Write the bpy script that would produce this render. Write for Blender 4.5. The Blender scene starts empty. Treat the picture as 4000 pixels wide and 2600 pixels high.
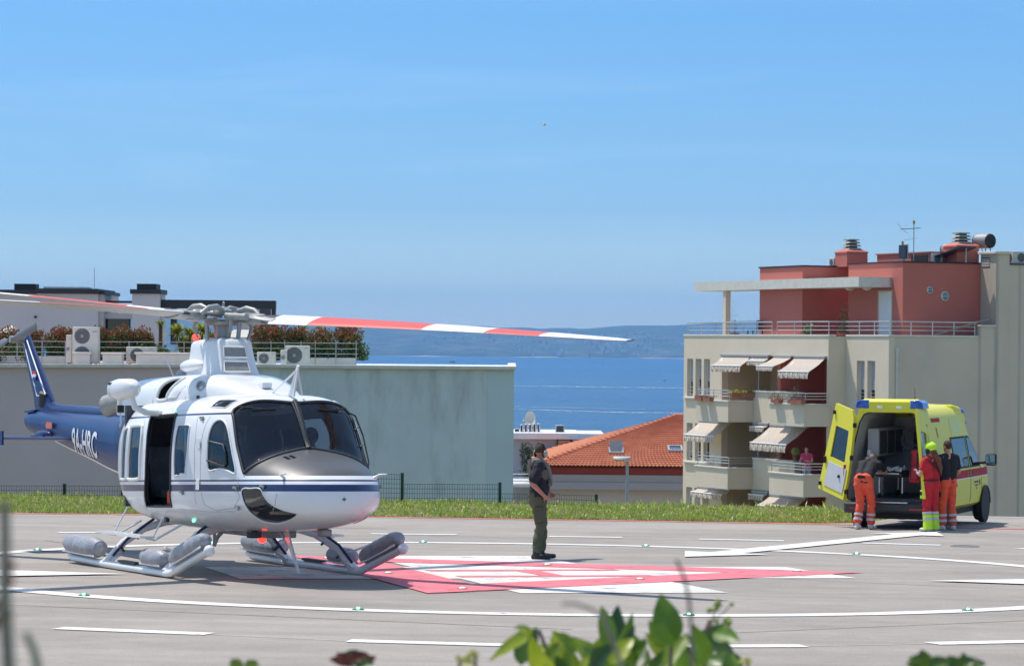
import bpy, bmesh, math, random
import numpy as np
from mathutils import Vector, Matrix, Quaternion
random.seed(7)
R = math.radians
scene = bpy.context.scene
COL = scene.collection
# ------------------------------------------------------------------ camera
CZ = 3.25                                   # camera height, metres (pad centre is about z = 0)
FPX = 11678.0                               # focal length in photo pixels (4000 wide)
_pitch = math.atan2(46.0, FPX); _roll = 0.0088
_fw = np.array([0, math.cos(_pitch), math.sin(_pitch)])
_r0 = np.array([1.0, 0, 0]); _u0 = np.cross(_r0, _fw)
_rt = _r0*math.cos(_roll) + _u0*math.sin(_roll)
_up = -_r0*math.sin(_roll) + _u0*math.cos(_roll)
cam_d = bpy.data.cameras.new('camera'); cam = bpy.data.objects.new('camera', cam_d); COL.objects.link(cam)
cam.matrix_world = Matrix(((_rt[0], _up[0], -_fw[0], 0), (_rt[1], _up[1], -_fw[1], 0), (_rt[2], _up[2], -_fw[2], CZ), (0, 0, 0, 1)))
cam_d.sensor_width = 36; cam_d.lens = FPX/4000*36
cam_d.clip_start = 0.1; cam_d.clip_end = 90000
cam_d.dof.use_dof = True; cam_d.dof.focus_distance = 43; cam_d.dof.aperture_fstop = 10.0
scene.camera = cam
# ------------------------------------------------------------------ sky and sun
SUN_EL, SUN_AZ = R(66), R(145)              # azimuth counter-clockwise from +X
SUNV = Vector((math.cos(SUN_AZ)*math.cos(SUN_EL), math.sin(SUN_AZ)*math.cos(SUN_EL), math.sin(SUN_EL)))
world = bpy.data.worlds.new('World'); scene.world = world; world.use_nodes = True
wn = world.node_tree; wn.nodes.clear()
wo = wn.nodes.new('ShaderNodeOutputWorld'); bg = wn.nodes.new('ShaderNodeBackground')
sky = wn.nodes.new('ShaderNodeTexSky'); sky.sky_type = 'NISHITA'; sky.sun_disc = False
sky.sun_elevation = SUN_EL; sky.sun_rotation = math.atan2(SUNV.x, SUNV.y)
sky.altitude = 0; sky.air_density = 1.25; sky.dust_density = 0.35; sky.ozone_density = 1.0
# thin cirrus streaks, all round the sky
tc = wn.nodes.new('ShaderNodeTexCoord'); mp = wn.nodes.new('ShaderNodeMapping')
mp.inputs['Scale'].default_value = (3.0, 3.0, 34.0); mp.inputs['Rotation'].default_value = (0.0, R(4), 0.0)
nz = wn.nodes.new('ShaderNodeTexNoise'); nz.inputs['Scale'].default_value = 1.6; nz.inputs['Detail'].default_value = 7; nz.inputs['Roughness'].default_value = 0.62; nz.inputs['Distortion'].default_value = 0.6
cr = wn.nodes.new('ShaderNodeValToRGB'); cr.color_ramp.elements[0].position = 0.56; cr.color_ramp.elements[1].position = 0.86
cr.color_ramp.elements[0].color = (0, 0, 0, 1); cr.color_ramp.elements[1].color = (0.07, 0.07, 0.07, 1)
mx = wn.nodes.new('ShaderNodeMixRGB'); mx.inputs[2].default_value = (9.0, 9.6, 10.2, 1)
wn.links.new(tc.outputs['Generated'], mp.inputs['Vector']); wn.links.new(mp.outputs[0], nz.inputs['Vector'])
wn.links.new(nz.outputs[0], cr.inputs[0]); wn.links.new(cr.outputs[0], mx.inputs[0]); bg.inputs['Strength'].default_value = 0.15
# clear maritime air: bluer towards the horizon than the sky model's continental haze, evenly all round
sx = wn.nodes.new('ShaderNodeSeparateXYZ'); wn.links.new(tc.outputs['Generated'], sx.inputs[0])
tr = wn.nodes.new('ShaderNodeValToRGB'); tr.color_ramp.elements[0].position = 0.0; tr.color_ramp.elements[0].color = (0.66,0.88,1.20,1)
tr.color_ramp.elements[1].position = 0.9; tr.color_ramp.elements[1].color = (1.06,1.0,0.93,1)
for z_, c_ in ((0.045,(0.30,0.51,0.93,1)),(0.075,(0.26,0.465,0.83,1)),(0.11,(0.24,0.45,0.79,1))): e_ = tr.color_ramp.elements.new(z_); e_.color = c_
e_ = tr.color_ramp.elements.new(0.30); e_.color = (0.90,0.97,0.98,1)
tm = wn.nodes.new('ShaderNodeMixRGB'); tm.blend_type = 'MULTIPLY'; tm.inputs[0].default_value = 1.0
wn.links.new(sx.outputs[2], tr.inputs[0]); wn.links.new(sky.outputs[0], tm.inputs[1]); wn.links.new(tr.outputs[0], tm.inputs[2]); wn.links.new(tm.outputs[0], mx.inputs[1])
wn.links.new(mx.outputs[0], bg.inputs[0]); wn.links.new(bg.outputs[0], wo.inputs[0])
sun_d = bpy.data.lights.new('sun', 'SUN'); sun_d.energy = 4.0; sun_d.angle = R(0.53); sun_d.color = (1.0, 0.93, 0.83)
sun = bpy.data.objects.new('sun', sun_d); COL.objects.link(sun); sun.location = (0, 0, 60)
sun.rotation_euler = SUNV.to_track_quat('Z', 'Y').to_euler()
# ------------------------------------------------------------------ exposure
vs = scene.view_settings; vs.view_transform = 'Standard'; vs.look = 'None'; vs.exposure = 0.3; vs.gamma = 1.0; vs.use_curve_mapping = False

# ------------------------------------------------------------------ placing helpers (world metres)
def at(dx, dy, Y):
    """point seen at (dx, dy) of a 2380 px wide view of the photo, standing Y metres from the camera"""
    px, py = dx*4000/2380, dy*4000/2380
    d = _rt*((px-2000)/FPX) - _up*((py-1300)/FPX) + _fw
    p = d*(Y/d[1]); return Vector((p[0], p[1], p[2]+CZ))
PAD_SX, PAD_SY = -0.0070, -0.01932         # drainage slope of the pad
PC = Vector((0.286, 42.865))               # centre of the pad circle
PAD_Z0 = CZ - 2.4255/1.00006               # pad height under the camera
def padz(x, y): return PAD_Z0 + PAD_SX*x + PAD_SY*y
def onpad(x, y, dz=0.0): return Vector((x, y, padz(x, y)+dz))
PADN = Vector((-PAD_SX, -PAD_SY, 1)).normalized()

# ------------------------------------------------------------------ mesh helpers
class G:
    def __init__(s): s.v = []; s.f = []; s.m = []
    def add(s, vs, fs, mi=0):
        o = len(s.v); s.v += [tuple(p) for p in vs]
        for f in fs: s.f.append(tuple(i+o for i in f)); s.m.append(mi)
    def box(s, c, size, mi=0, rot=None, taper=1.0):
        x, y, z = size[0]/2, size[1]/2, size[2]/2; k = taper
        vs = [Vector(p) for p in ((-x,-y,-z),(x,-y,-z),(x,y,-z),(-x,y,-z),(-x*k,-y*k,z),(x*k,-y*k,z),(x*k,y*k,z),(-x*k,y*k,z))]
        if rot is not None: vs = [rot @ p for p in vs]
        c = Vector(c); s.add([p+c for p in vs], [(0,3,2,1),(4,5,6,7),(0,1,5,4),(1,2,6,5),(2,3,7,6),(3,0,4,7)], mi)
    def b2(s, a, b, mi=0):
        a, b = Vector(a), Vector(b); s.box((a+b)/2, [abs(b[i]-a[i]) for i in range(3)], mi)
    def frame(s, p0, p1):
        d = (Vector(p1)-Vector(p0)); L = d.length; d = d/L if L > 1e-9 else Vector((0,0,1))
        a = Vector((0,0,1)) if abs(d.z) < 0.95 else Vector((1,0,0))
        x = d.cross(a).normalized(); y = x.cross(d); return x, y, d, L
    def bar(s, p0, p1, w, h, mi=0):
        x, y, d, L = s.frame(p0, p1); s.box((Vector(p0)+Vector(p1))/2, (w, h, L), mi, Matrix((x, y, d)).transposed())
    def cyl(s, p0, p1, r0, r1=None, n=12, mi=0, cap=True):
        s.tube([p0, p1], [r0, r0 if r1 is None else r1], n, mi, cap)
    def tube(s, pts, r, n=8, mi=0, cap=True, flat=1.0, up=None):
        pts = [Vector(p) for p in pts]; k = len(pts)
        rs = r if isinstance(r, (list, tuple)) else [r]*k
        T = []
        for i in range(k):
            t = pts[min(i+1, k-1)] - pts[max(i-1, 0)]; T.append(t.normalized())
        a = Vector(up) if up is not None else (Vector((0,0,1)) if abs(T[0].z) < 0.9 else Vector((1,0,0)))
        x = T[0].cross(a).normalized(); rings = []
        for i in range(k):
            x = (x - T[i]*x.dot(T[i])).normalized(); y = T[i].cross(x)
            rings.append([pts[i] + x*(rs[i]*math.cos(2*math.pi*j/n)) + y*(rs[i]*flat*math.sin(2*math.pi*j/n)) for j in range(n)])
        s.loft(rings, mi, cap, cap)
    def loft(s, rings, mi=0, cap0=True, cap1=True, closed=True):
        n = len(rings[0]); vs = [p for r_ in rings for p in r_]; fs = []
        m = n if closed else n-1
        for i in range(len(rings)-1):
            for j in range(m):
                a = i*n+j; b = i*n+(j+1) % n; fs.append((a, b, b+n, a+n))
        if cap0: fs.append(tuple(range(n-1, -1, -1)))
        if cap1: fs.append(tuple((len(rings)-1)*n+j for j in range(n)))
        s.add(vs, fs, mi)
    def ell(s, c, r, nu=16, nv=10, mi=0, rot=None):
        c = Vector(c); r = (r, r, r) if not hasattr(r, '__len__') else r; vs = []; fs = []
        for i in range(1, nv):
            ph = math.pi*i/nv
            for j in range(nu):
                th = 2*math.pi*j/nu; vs.append(Vector((r[0]*math.sin(ph)*math.cos(th), r[1]*math.sin(ph)*math.sin(th), r[2]*math.cos(ph))))
        vs += [Vector((0,0,r[2])), Vector((0,0,-r[2]))]; t, b = len(vs)-2, len(vs)-1
        for i in range(nv-2):
            for j in range(nu):
                a = i*nu+j; q = i*nu+(j+1) % nu; fs.append((a, a+nu, q+nu, q))
        for j in range(nu):
            fs.append((t, j, (j+1) % nu)); fs.append((b, (nv-2)*nu+(j+1) % nu, (nv-2)*nu+j))
        if rot is not None: vs = [rot @ p for p in vs]
        s.add([p+c for p in vs], fs, mi)
    def lathe(s, prof, c=(0,0,0), n=20, mi=0, axis=(0,0,1), cap=True):
        c = Vector(c); x, y, d, L = s.frame((0,0,0), axis)
        s.loft([[c + d*z + x*(r*math.cos(2*math.pi*j/n)) + y*(r*math.sin(2*math.pi*j/n)) for j in range(n)] for r, z in prof], mi, cap, cap)
    def prism(s, poly, vec, mi=0):
        poly = [Vector(p) for p in poly]; vec = Vector(vec); n = len(poly)
        s.add(poly+[p+vec for p in poly], [tuple(range(n-1,-1,-1)), tuple(range(n, 2*n))]+[(i, (i+1) % n, (i+1) % n+n, i+n) for i in range(n)], mi)
    def quad(s, a, b, c, d, mi=0): s.add([a, b, c, d], [(0,1,2,3)], mi)
    def mesh(s, name, mats, smooth=None, recalc=True):
        me = bpy.data.meshes.new(name); me.from_pydata([tuple(p) for p in s.v], [], s.f); me.update()
        for m in (mats if isinstance(mats, (list, tuple)) else [mats]): me.materials.append(m)
        if any(s.m): me.polygons.foreach_set('material_index', s.m)
        if recalc:
            bm = bmesh.new(); bm.from_mesh(me); bmesh.ops.recalc_face_normals(bm, faces=bm.faces); bm.to_mesh(me); bm.free()
        if smooth is not None:
            me.shade_smooth()
            if smooth < 179: me.set_sharp_from_angle(angle=R(smooth))
        return me
    def build(s, name, mats, parent=None, smooth=None, bevel=0, recalc=True, segs=2):
        o = bpy.data.objects.new(name, s.mesh(name, mats, smooth, recalc)); COL.objects.link(o); o.parent = parent
        if bevel:
            b = o.modifiers.new('bevel', 'BEVEL'); b.width = bevel; b.segments = segs; b.limit_method = 'ANGLE'; b.angle_limit = R(40)
            if smooth is None: o.data.shade_smooth(); o.data.set_sharp_from_angle(angle=R(60))
        return o
def link(me, name, parent=None):
    o = bpy.data.objects.new(name, me); COL.objects.link(o); o.parent = parent; return o
def tag(o, label=None, cat=None, group=None, kind=None):
    if label: o['label'] = label
    if cat: o['category'] = cat
    if group: o['group'] = group
    if kind: o['kind'] = kind
    return o
def thing(name, label, cat, loc=(0,0,0), rotz=0.0, group=None):
    o = bpy.data.objects.new(name, None); COL.objects.link(o); o.location = loc; o.rotation_euler = (0, 0, rotz); o.empty_display_size = 0.2
    return tag(o, label, cat, group)
def copy_tree(o, parent=None):
    c = o.copy(); COL.objects.link(c); c.parent = parent
    for ch in list(o.children): copy_tree(ch, c)
    return c

# ------------------------------------------------------------------ materials
def mat(name, col, rough=0.6, metal=0.0, noise=None, bump=None, spec=0.5, coat=0.0, emit=None, col2=None, streak=None, alpha=None, sheen=0):
    """noise = (scale, amount[, detail]); bump = (scale, strength); streak = (scale vector, amount, colour)"""
    m = bpy.data.materials.new(name); m.use_nodes = True; nt = m.node_tree; b = nt.nodes['Principled BSDF']
    b.inputs['Roughness'].default_value = rough; b.inputs['Metallic'].default_value = metal
    b.inputs['Specular IOR Level'].default_value = spec; b.inputs['Coat Weight'].default_value = coat
    b.inputs['Coat Roughness'].default_value = 0.05
    c4 = (*col, 1); b.inputs['Base Color'].default_value = c4; out = None
    co = nt.nodes.new('ShaderNodeTexCoord')
    if noise:
        n = nt.nodes.new('ShaderNodeTexNoise'); n.inputs['Scale'].default_value = noise[0]; n.inputs['Detail'].default_value = noise[2] if len(noise) > 2 else 5
        n.inputs['Roughness'].default_value = 0.6
        nt.links.new(co.outputs['Object'], n.inputs['Vector'])
        r = nt.nodes.new('ShaderNodeValToRGB'); r.color_ramp.elements[0].position = 0.3; r.color_ramp.elements[1].position = 0.7
        a = noise[1]; lo = col2 if col2 else tuple(max(0, c*(1-a)) for c in col); hi = col if col2 else tuple(min(1, c*(1+a)) for c in col)
        r.color_ramp.elements[0].color = (*lo, 1); r.color_ramp.elements[1].color = (*hi, 1)
        nt.links.new(n.outputs[0], r.inputs[0]); out = r.outputs[0]
    if streak:
        mp_ = nt.nodes.new('ShaderNodeMapping'); mp_.inputs['Scale'].default_value = streak[0]
        n2 = nt.nodes.new('ShaderNodeTexNoise'); n2.inputs['Scale'].default_value = 1; n2.inputs['Detail'].default_value = 6; n2.inputs['Roughness'].default_value = 0.65
        nt.links.new(co.outputs['Object'], mp_.inputs[0]); nt.links.new(mp_.outputs[0], n2.inputs['Vector'])
        r2 = nt.nodes.new('ShaderNodeMapRange'); r2.inputs[1].default_value = 0.5; r2.inputs[2].default_value = 0.72; r2.inputs[3].default_value = 0; r2.inputs[4].default_value = streak[1]
        nt.links.new(n2.outputs[0], r2.inputs[0])
        mx_ = nt.nodes.new('ShaderNodeMixRGB'); mx_.inputs[2].default_value = (*streak[2], 1); nt.links.new(r2.outputs[0], mx_.inputs[0])
        if out: nt.links.new(out, mx_.inputs[1])
        else: mx_.inputs[1].default_value = c4
        out = mx_.outputs[0]
    if out: nt.links.new(out, b.inputs['Base Color'])
    if bump:
        n = nt.nodes.new('ShaderNodeTexNoise'); n.inputs['Scale'].default_value = bump[0]; n.inputs['Detail'].default_value = 4
        nt.links.new(co.outputs['Object'], n.inputs['Vector'])
        bp = nt.nodes.new('ShaderNodeBump'); bp.inputs['Strength'].default_value = bump[1]; bp.inputs['Distance'].default_value = bump[2] if len(bump) > 2 else 0.02
        nt.links.new(n.outputs[0], bp.inputs['Height']); nt.links.new(bp.outputs[0], b.inputs['Normal'])
    if emit: b.inputs['Emission Color'].default_value = (*emit[0], 1); b.inputs['Emission Strength'].default_value = emit[1]
    return m
def glass_mat(name, tint=(0.3,0.36,0.45), rough=0.02, base=0.06):
    """tinted pane: what lies behind shows through the tint, the sky is reflected on top"""
    m = bpy.data.materials.new(name); m.use_nodes = True; nt = m.node_tree; nt.nodes.clear()
    o = nt.nodes.new('ShaderNodeOutputMaterial'); t = nt.nodes.new('ShaderNodeBsdfTransparent'); t.inputs[0].default_value = (*tint, 1)
    g = nt.nodes.new('ShaderNodeBsdfGlossy'); g.inputs['Roughness'].default_value = rough; g.inputs[0].default_value = (0.9,0.95,1,1)
    f = nt.nodes.new('ShaderNodeFresnel'); f.inputs[0].default_value = 1.45
    a = nt.nodes.new('ShaderNodeMath'); a.operation = 'ADD'; a.inputs[1].default_value = base-0.034; a.use_clamp = True
    mx_ = nt.nodes.new('ShaderNodeMixShader')
    nt.links.new(f.outputs[0], a.inputs[0]); nt.links.new(a.outputs[0], mx_.inputs[0]); nt.links.new(t.outputs[0], mx_.inputs[1]); nt.links.new(g.outputs[0], mx_.inputs[2]); nt.links.new(mx_.outputs[0], o.inputs[0])
    return m
def attr_mat(name, attr='col', rough=0.55, transl=0.25, spec=0.4):
    """leaf material: each leaf has its own colour"""
    m = bpy.data.materials.new(name); m.use_nodes = True; nt = m.node_tree; b = nt.nodes['Principled BSDF']
    a = nt.nodes.new('ShaderNodeAttribute'); a.attribute_name = attr
    b.inputs['Roughness'].default_value = rough; b.inputs['Specular IOR Level'].default_value = spec
    nt.links.new(a.outputs['Color'], b.inputs['Base Color'])
    t = nt.nodes.new('ShaderNodeBsdfTranslucent'); nt.links.new(a.outputs['Color'], t.inputs[0])
    mx_ = nt.nodes.new('ShaderNodeMixShader'); mx_.inputs[0].default_value = transl
    o = nt.nodes['Material Output']; nt.links.new(b.outputs[0], mx_.inputs[1]); nt.links.new(t.outputs[0], mx_.inputs[2]); nt.links.new(mx_.outputs[0], o.inputs[0])
    return m
def leaf_mesh(name, verts, faces, cols, material):
    """verts (N,3) array, faces list, one colour per face"""
    me = bpy.data.meshes.new(name); me.from_pydata(verts, [], faces); me.materials.append(material)
    at_ = me.attributes.new('col', 'FLOAT_COLOR', 'FACE')
    at_.data.foreach_set('color', np.c_[np.asarray(cols), np.ones(len(cols))].astype(np.float32).ravel()); return me
M = {}
M['white'] = mat('white_paint', (0.72,0.73,0.74), 0.4, noise=(3, 0.05))
M['grey'] = mat('grey_metal', (0.36,0.37,0.38), 0.45, 0.3, noise=(8, 0.12))
M['dark'] = mat('dark_metal', (0.03,0.032,0.036), 0.5, noise=(10, 0.2))
M['black'] = mat('black_rubber', (0.012,0.012,0.013), 0.7)
M['leaf'] = attr_mat('leaf')
M['glass'] = glass_mat('window_glass', (0.25,0.3,0.36))
M['steel'] = mat('stainless_steel', (0.6,0.6,0.6), 0.3, 0.9, noise=(20, 0.1))
# ================================================================== the setting
M['asphalt'] = bpy.data.materials.new('asphalt'); M['asphalt'].use_nodes = True
def asphalt():
    nt = M['asphalt'].node_tree; b = nt.nodes['Principled BSDF']; b.inputs['Roughness'].default_value = 0.9; b.inputs['Specular IOR Level'].default_value = 0.25
    co = nt.nodes.new('ShaderNodeTexCoord')
    def noise(sc, det=4, rough=0.6, vec=None, dist=0):
        n = nt.nodes.new('ShaderNodeTexNoise'); n.inputs['Scale'].default_value = sc; n.inputs['Detail'].default_value = det; n.inputs['Roughness'].default_value = rough; n.inputs['Distortion'].default_value = dist
        nt.links.new(vec or co.outputs['Object'], n.inputs['Vector']); return n.outputs[0]
    def ramp(s, a, b_, lo, hi):
        r = nt.nodes.new('ShaderNodeMapRange'); r.inputs[1].default_value = a; r.inputs[2].default_value = b_; r.inputs[3].default_value = lo; r.inputs[4].default_value = hi; nt.links.new(s, r.inputs[0]); return r.outputs[0]
    def mul(a, c):
        k = nt.nodes.new('ShaderNodeMath'); k.operation = 'MULTIPLY'; nt.links.new(a, k.inputs[0]); nt.links.new(c, k.inputs[1]); return k.outputs[0]
    mp_ = nt.nodes.new('ShaderNodeMapping'); mp_.inputs['Scale'].default_value = (0.06, 0.9, 1); mp_.inputs['Rotation'].default_value = (0, 0, R(-7)); nt.links.new(co.outputs['Object'], mp_.inputs[0])
    k = ramp(noise(0.22, 5), 0.3, 0.7, 0.82, 1.10)
    k = mul(k, ramp(noise(1.0, 6, 0.6, mp_.outputs[0], 0.4), 0.3, 0.75, 1.10, 0.80))      # worn wheel and paver tracks
    k = mul(k, ramp(noise(2.3, 6), 0.3, 0.7, 0.93, 1.06))
    k = mul(k, ramp(noise(45, 3), 0.3, 0.7, 0.86, 1.14))
    k = mul(k, ramp(noise(130, 2), 0.3, 0.75, 0.80, 1.16))
    vo = nt.nodes.new('ShaderNodeTexVoronoi'); vo.inputs['Scale'].default_value = 1.1; nt.links.new(co.outputs['Object'], vo.inputs['Vector'])
    k = mul(k, ramp(vo.outputs[0], 0.02, 0.035, 0.72, 1.0))                                # small oil spots
    mx_ = nt.nodes.new('ShaderNodeMixRGB'); mx_.blend_type = 'MULTIPLY'; mx_.inputs[0].default_value = 1; mx_.inputs[1].default_value = (0.335,0.302,0.272,1)
    nt.links.new(k, mx_.inputs[2]); nt.links.new(mx_.outputs[0], b.inputs['Base Color'])
    bp = nt.nodes.new('ShaderNodeBump'); bp.inputs['Strength'].default_value = 0.5; bp.inputs['Distance'].default_value = 0.01
    nt.links.new(noise(90, 3), bp.inputs['Height']); nt.links.new(bp.outputs[0], b.inputs['Normal'])
asphalt()
M['mark'] = mat('white_road_paint', (0.66,0.65,0.62), 0.7, noise=(1.3, 0.12, 8), streak=((1.5,5,1), 0.3, (0.38,0.37,0.35)))
M['mark_worn'] = mat('worn_white_road_paint', (0.62,0.60,0.56), 0.75, noise=(1.6, 0.2, 8), streak=((1.2,4,1), 0.45, (0.40,0.39,0.37)))
M['redmark'] = mat('faded_red_road_paint', (0.64,0.145,0.175), 0.75, noise=(1.3, 0.16, 8), streak=((1.2,5,1), 0.55, (0.42,0.24,0.24)))
def wear(m, scale, lo, hi):
    """flake the paint: bare asphalt shows through in small worn spots"""
    nt = m.node_tree; o = nt.nodes['Material Output']; src = o.inputs['Surface'].links[0].from_socket; co = nt.nodes.new('ShaderNodeTexCoord')
    n = nt.nodes.new('ShaderNodeTexNoise'); n.inputs['Scale'].default_value = scale; n.inputs['Detail'].default_value = 9; n.inputs['Roughness'].default_value = 0.72; nt.links.new(co.outputs['Object'], n.inputs['Vector'])
    r = nt.nodes.new('ShaderNodeMapRange'); r.inputs[1].default_value = lo; r.inputs[2].default_value = hi; nt.links.new(n.outputs[0], r.inputs[0])
    t = nt.nodes.new('ShaderNodeBsdfTransparent'); x = nt.nodes.new('ShaderNodeMixShader'); nt.links.new(r.outputs[0], x.inputs[0]); nt.links.new(src, x.inputs[1]); nt.links.new(t.outputs[0], x.inputs[2]); nt.links.new(x.outputs[0], o.inputs['Surface'])
wear(M['mark'], 2.2, 0.62, 0.74); wear(M['mark_worn'], 2.6, 0.56, 0.72); wear(M['redmark'], 2.2, 0.57, 0.70)
def sheet(name, pts, dz, m, label=None):
    g = G(); g.add([onpad(x, y, dz) for x, y in pts], [tuple(range(len(pts)))])
    return tag(g.build(name, m), kind='structure', label=label)
# far kerb line of the asphalt: (x, y)
EDGE = [(-60, 58.5), (-10.44, 61.16), (-4.36, 62.3), (2.82, 62.45), (6.42, 62.5), (7.4, 63.4), (8.5, 66.2), (9.1, 68.5), (40, 68.5), (60, 64)]
g = G(); base = [(-60, 3), (60, 3)] + EDGE[::-1]
g.add([onpad(x, y) for x, y in base], [tuple(range(len(base)))])
pad_o = tag(g.build('helipad', M['asphalt'], recalc=False), kind='structure')
# painted markings
def ring(r, w, n=160):
    g = G(); vs = []; fs = []
    for i in range(n):
        a = 2*math.pi*i/n
        for rr in (r-w/2, r+w/2): vs.append(onpad(PC.x+rr*math.cos(a), PC.y+rr*math.sin(a), 0.008))
    for i in range(n): j = (i+1) % n; fs.append((2*i, 2*i+1, 2*j+1, 2*j))
    g.add(vs, fs); return g
tag(ring(8.57, 0.40).build('circle_marking', M['mark']), kind='structure')
def pix_pad(dx, dy):
    d = at(dx, dy, 1.0) - Vector((0, 0, CZ)); k = (PAD_Z0 - CZ)/(d.z - PAD_SX*d.x - PAD_SY*d.y); return Vector((d.x*k, d.y*k))
dashes = [((135,1459.5),(487,1473.5)),((810,1489),(1170,1499)),((1560,1502),(1870,1501)),((2165,1495.5),(2520,1488)),
          ((-260,1440),(-60,1450)),((135,1237.7),(270,1237.3)),((480,1237),(680,1238.5)),((862,1240.3),(1062,1242.2)),((1275,1246.6),(1446,1248.6)),((1625,1252.6),(1822,1256.6)),((2005,1261.8),(2187,1266.8)),((2365,1274.5),(2520,1282))]
for a, b in dashes:
    a, b = pix_pad(*a), pix_pad(*b); d = (b-a).normalized(); n = Vector((-d.y, d.x))*0.17
    sheet('dashed_line_marking', [a-n, b-n, b+n, a+n], 0.008, M['mark'])
def rotp(x, y, a): return (PC.x + x*math.cos(a)-y*math.sin(a), PC.y + x*math.sin(a)+y*math.cos(a))
ca = R(15.8); L_, W_ = 4.45, 1.40
cross = [(-W_,-W_),(-W_,-L_),(W_,-L_),(W_,-W_),(L_,-W_),(L_,W_),(W_,W_),(W_,L_),(-W_,L_),(-W_,W_),(-L_,W_),(-L_,-W_)]
sheet('hospital_cross_marking', [rotp(x-0.05, y-0.15, ca) for x, y in cross], 0.008, M['mark_worn'])
# red triangle frame and the H inside it
g = G(); to = [rotp(5.15*math.cos(R(a)), 5.15*math.sin(R(a)), R(15.5)) for a in (0,120,240)]; ti = [rotp(3.05*math.cos(R(a)), 3.05*math.sin(R(a)), R(15.5)) for a in (0,120,240)]
g.add([onpad(x-0.03, y-0.2, 0.013) for x, y in to+ti], [(0,1,4,3),(1,2,5,4),(2,0,3,5)])
tag(g.build('triangle_marking', M['redmark'], recalc=False), kind='structure')
g = G()
for (x0, x1, y0, y1) in ((-1.45,1.45,0.53,0.85),(-1.45,1.45,-0.88,-0.56),(-0.17,0.17,-0.555,0.525)):
    g.add([onpad(*rotp(x+0.02, y-0.35, R(19)), 0.013) for x, y in ((x0,y0),(x1,y0),(x1,y1),(x0,y1))], [(0,1,2,3)])
tag(g.build('letter_marking', M['redmark'], recalc=False), kind='structure')
# flight path arrows
def arrow(a, b, two=True, w=0.28):
    a = Vector(a)+PC; b = Vector(b)+PC; d = (b-a).normalized(); n = Vector((-d.y, d.x)); g = G()
    hb, hw = 1.75, 0.75
    s1 = b-d*hb if two else b
    for poly in ([a+d*hb-n*w, s1-n*w, s1+n*w, a+d*hb+n*w], [a, a+d*hb-n*hw, a+d*hb+n*hw]) + (([b, b-d*hb+n*hw, b-d*hb-n*hw],) if two else ()):
        g.add([onpad(p.x, p.y, 0.018) for p in poly], [tuple(range(len(poly)))])
    tag(g.build('arrow_marking', M['mark'], recalc=False), kind='structure')
# thin setting-out line and old paving joints
M['joint'] = mat('sealed_joint', (0.20,0.19,0.18), 0.8, noise=(3, 0.3)); M['chalk'] = mat('faint_pale_line', (0.42,0.41,0.39), 0.85, noise=(3, 0.3))
for a_, b_, w_, m_ in (((487,1474),(810,1489),0.03,'chalk'),((1170,1499),(1560,1502),0.03,'chalk'),((1870,1501),(2165,1495.5),0.03,'chalk'),((-40,1402),(1330,1462),0.035,'joint'),((1500,1330),(2420,1372),0.03,'joint'),((1700,1470),(2420,1440),0.03,'joint'),((260,1222),(900,1228),0.06,'joint')):
    a_, b_ = pix_pad(*a_), pix_pad(*b_); d_ = (b_-a_).normalized(); n_ = Vector((-d_.y, d_.x))*w_/2; sheet('paving_joint', [a_-n_, b_-n_, b_+n_, a_+n_], 0.004, M[m_])
arrow((2.5,4.8), (8.1,16.0)); arrow((5.6,-0.75), (16,-0.2), False); arrow((-5.5,-2.15), (-16,-3.9), False)
# red edge line along the far side
for i in (0, 1, 2, 3):
    a, b = Vector(EDGE[i]), Vector(EDGE[i+1]); d = (b-a).normalized(); n = Vector((d.y, -d.x))
    sheet('red_edge_marking', [a+n*0.36, b+n*0.36, b+n*0.04, a+n*0.04], 0.008, M['redmark'])
sheet('red_edge_marking', [(6.42,62.14),(12.4,60.55),(12.4,60.87),(6.42,62.46)], 0.008, M['redmark'])
sheet('red_edge_marking', [(12.5,60.5),(60,58.9),(60,59.22),(12.5,60.82)], 0.008, M['redmark'])
# inset lights
M['housing'] = mat('light_housing', (0.10,0.10,0.10), 0.5, 0.6)
M['greenlamp'] = mat('green_lamp', (0.1,0.8,0.4), 0.3, emit=((0.15,1.0,0.45), 14))
M['greenlens'] = mat('green_lens', (0.0,0.25,0.10), 0.15, emit=((0.0,0.5,0.2), 0.5))
M['clearlens'] = mat('clear_lens', (0.75,0.68,0.5), 0.3, emit=((1,0.85,0.55), 0.35))  # lens without a lamp inside, given a faint warm glow of its own
def inset(lens, core):
    root = bpy.data.objects.new('inset_light', None); COL.objects.link(root); root.empty_display_size = 0.1
    g = G(); g.lathe([(0.155,-0.03),(0.155,0.012),(0.12,0.03),(0.09,0.03)], n=20); g.build('housing', M['housing'], root, smooth=30)
    g = G(); g.lathe([(0.10,0.022),(0.095,0.05),(0.07,0.07),(0.03,0.078)], n=16); g.build('lens', lens, root, smooth=50)
    if core is not None:
        g = G(); g.ell((0,-0.075,0.052), (0.045,0.028,0.030), 10, 8); g.build('lamp', core, root, smooth=60)
    return root
gl = inset(M['greenlens'], M['greenlamp']); wl = inset(M['clearlens'], None)
first = {'g': True, 'w': True}
def put_light(proto, k, x, y, label, cat, group):
    o = proto if first[k] else copy_tree(proto); first[k] = False
    o.location = onpad(x, y, 0.012); o.scale = (0.46,0.46,0.34); tag(o, label, cat, group); return o
desc = {0: 'in the near arc below the right front skid', 1: 'in the near arc in front of the helicopter nose', 2: 'in the near arc behind the foreground leaves', 3: 'in the near arc at the right',
        6: 'in the circle at the right frame edge', 7: 'in the far arc below the arrow marking', 8: 'in the far arc to the right of the standing crewman', 9: 'in the far arc left of the standing crewman', 10: 'in the far arc seen beneath the helicopter belly', 11: 'in the far arc at the left frame edge'}
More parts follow.
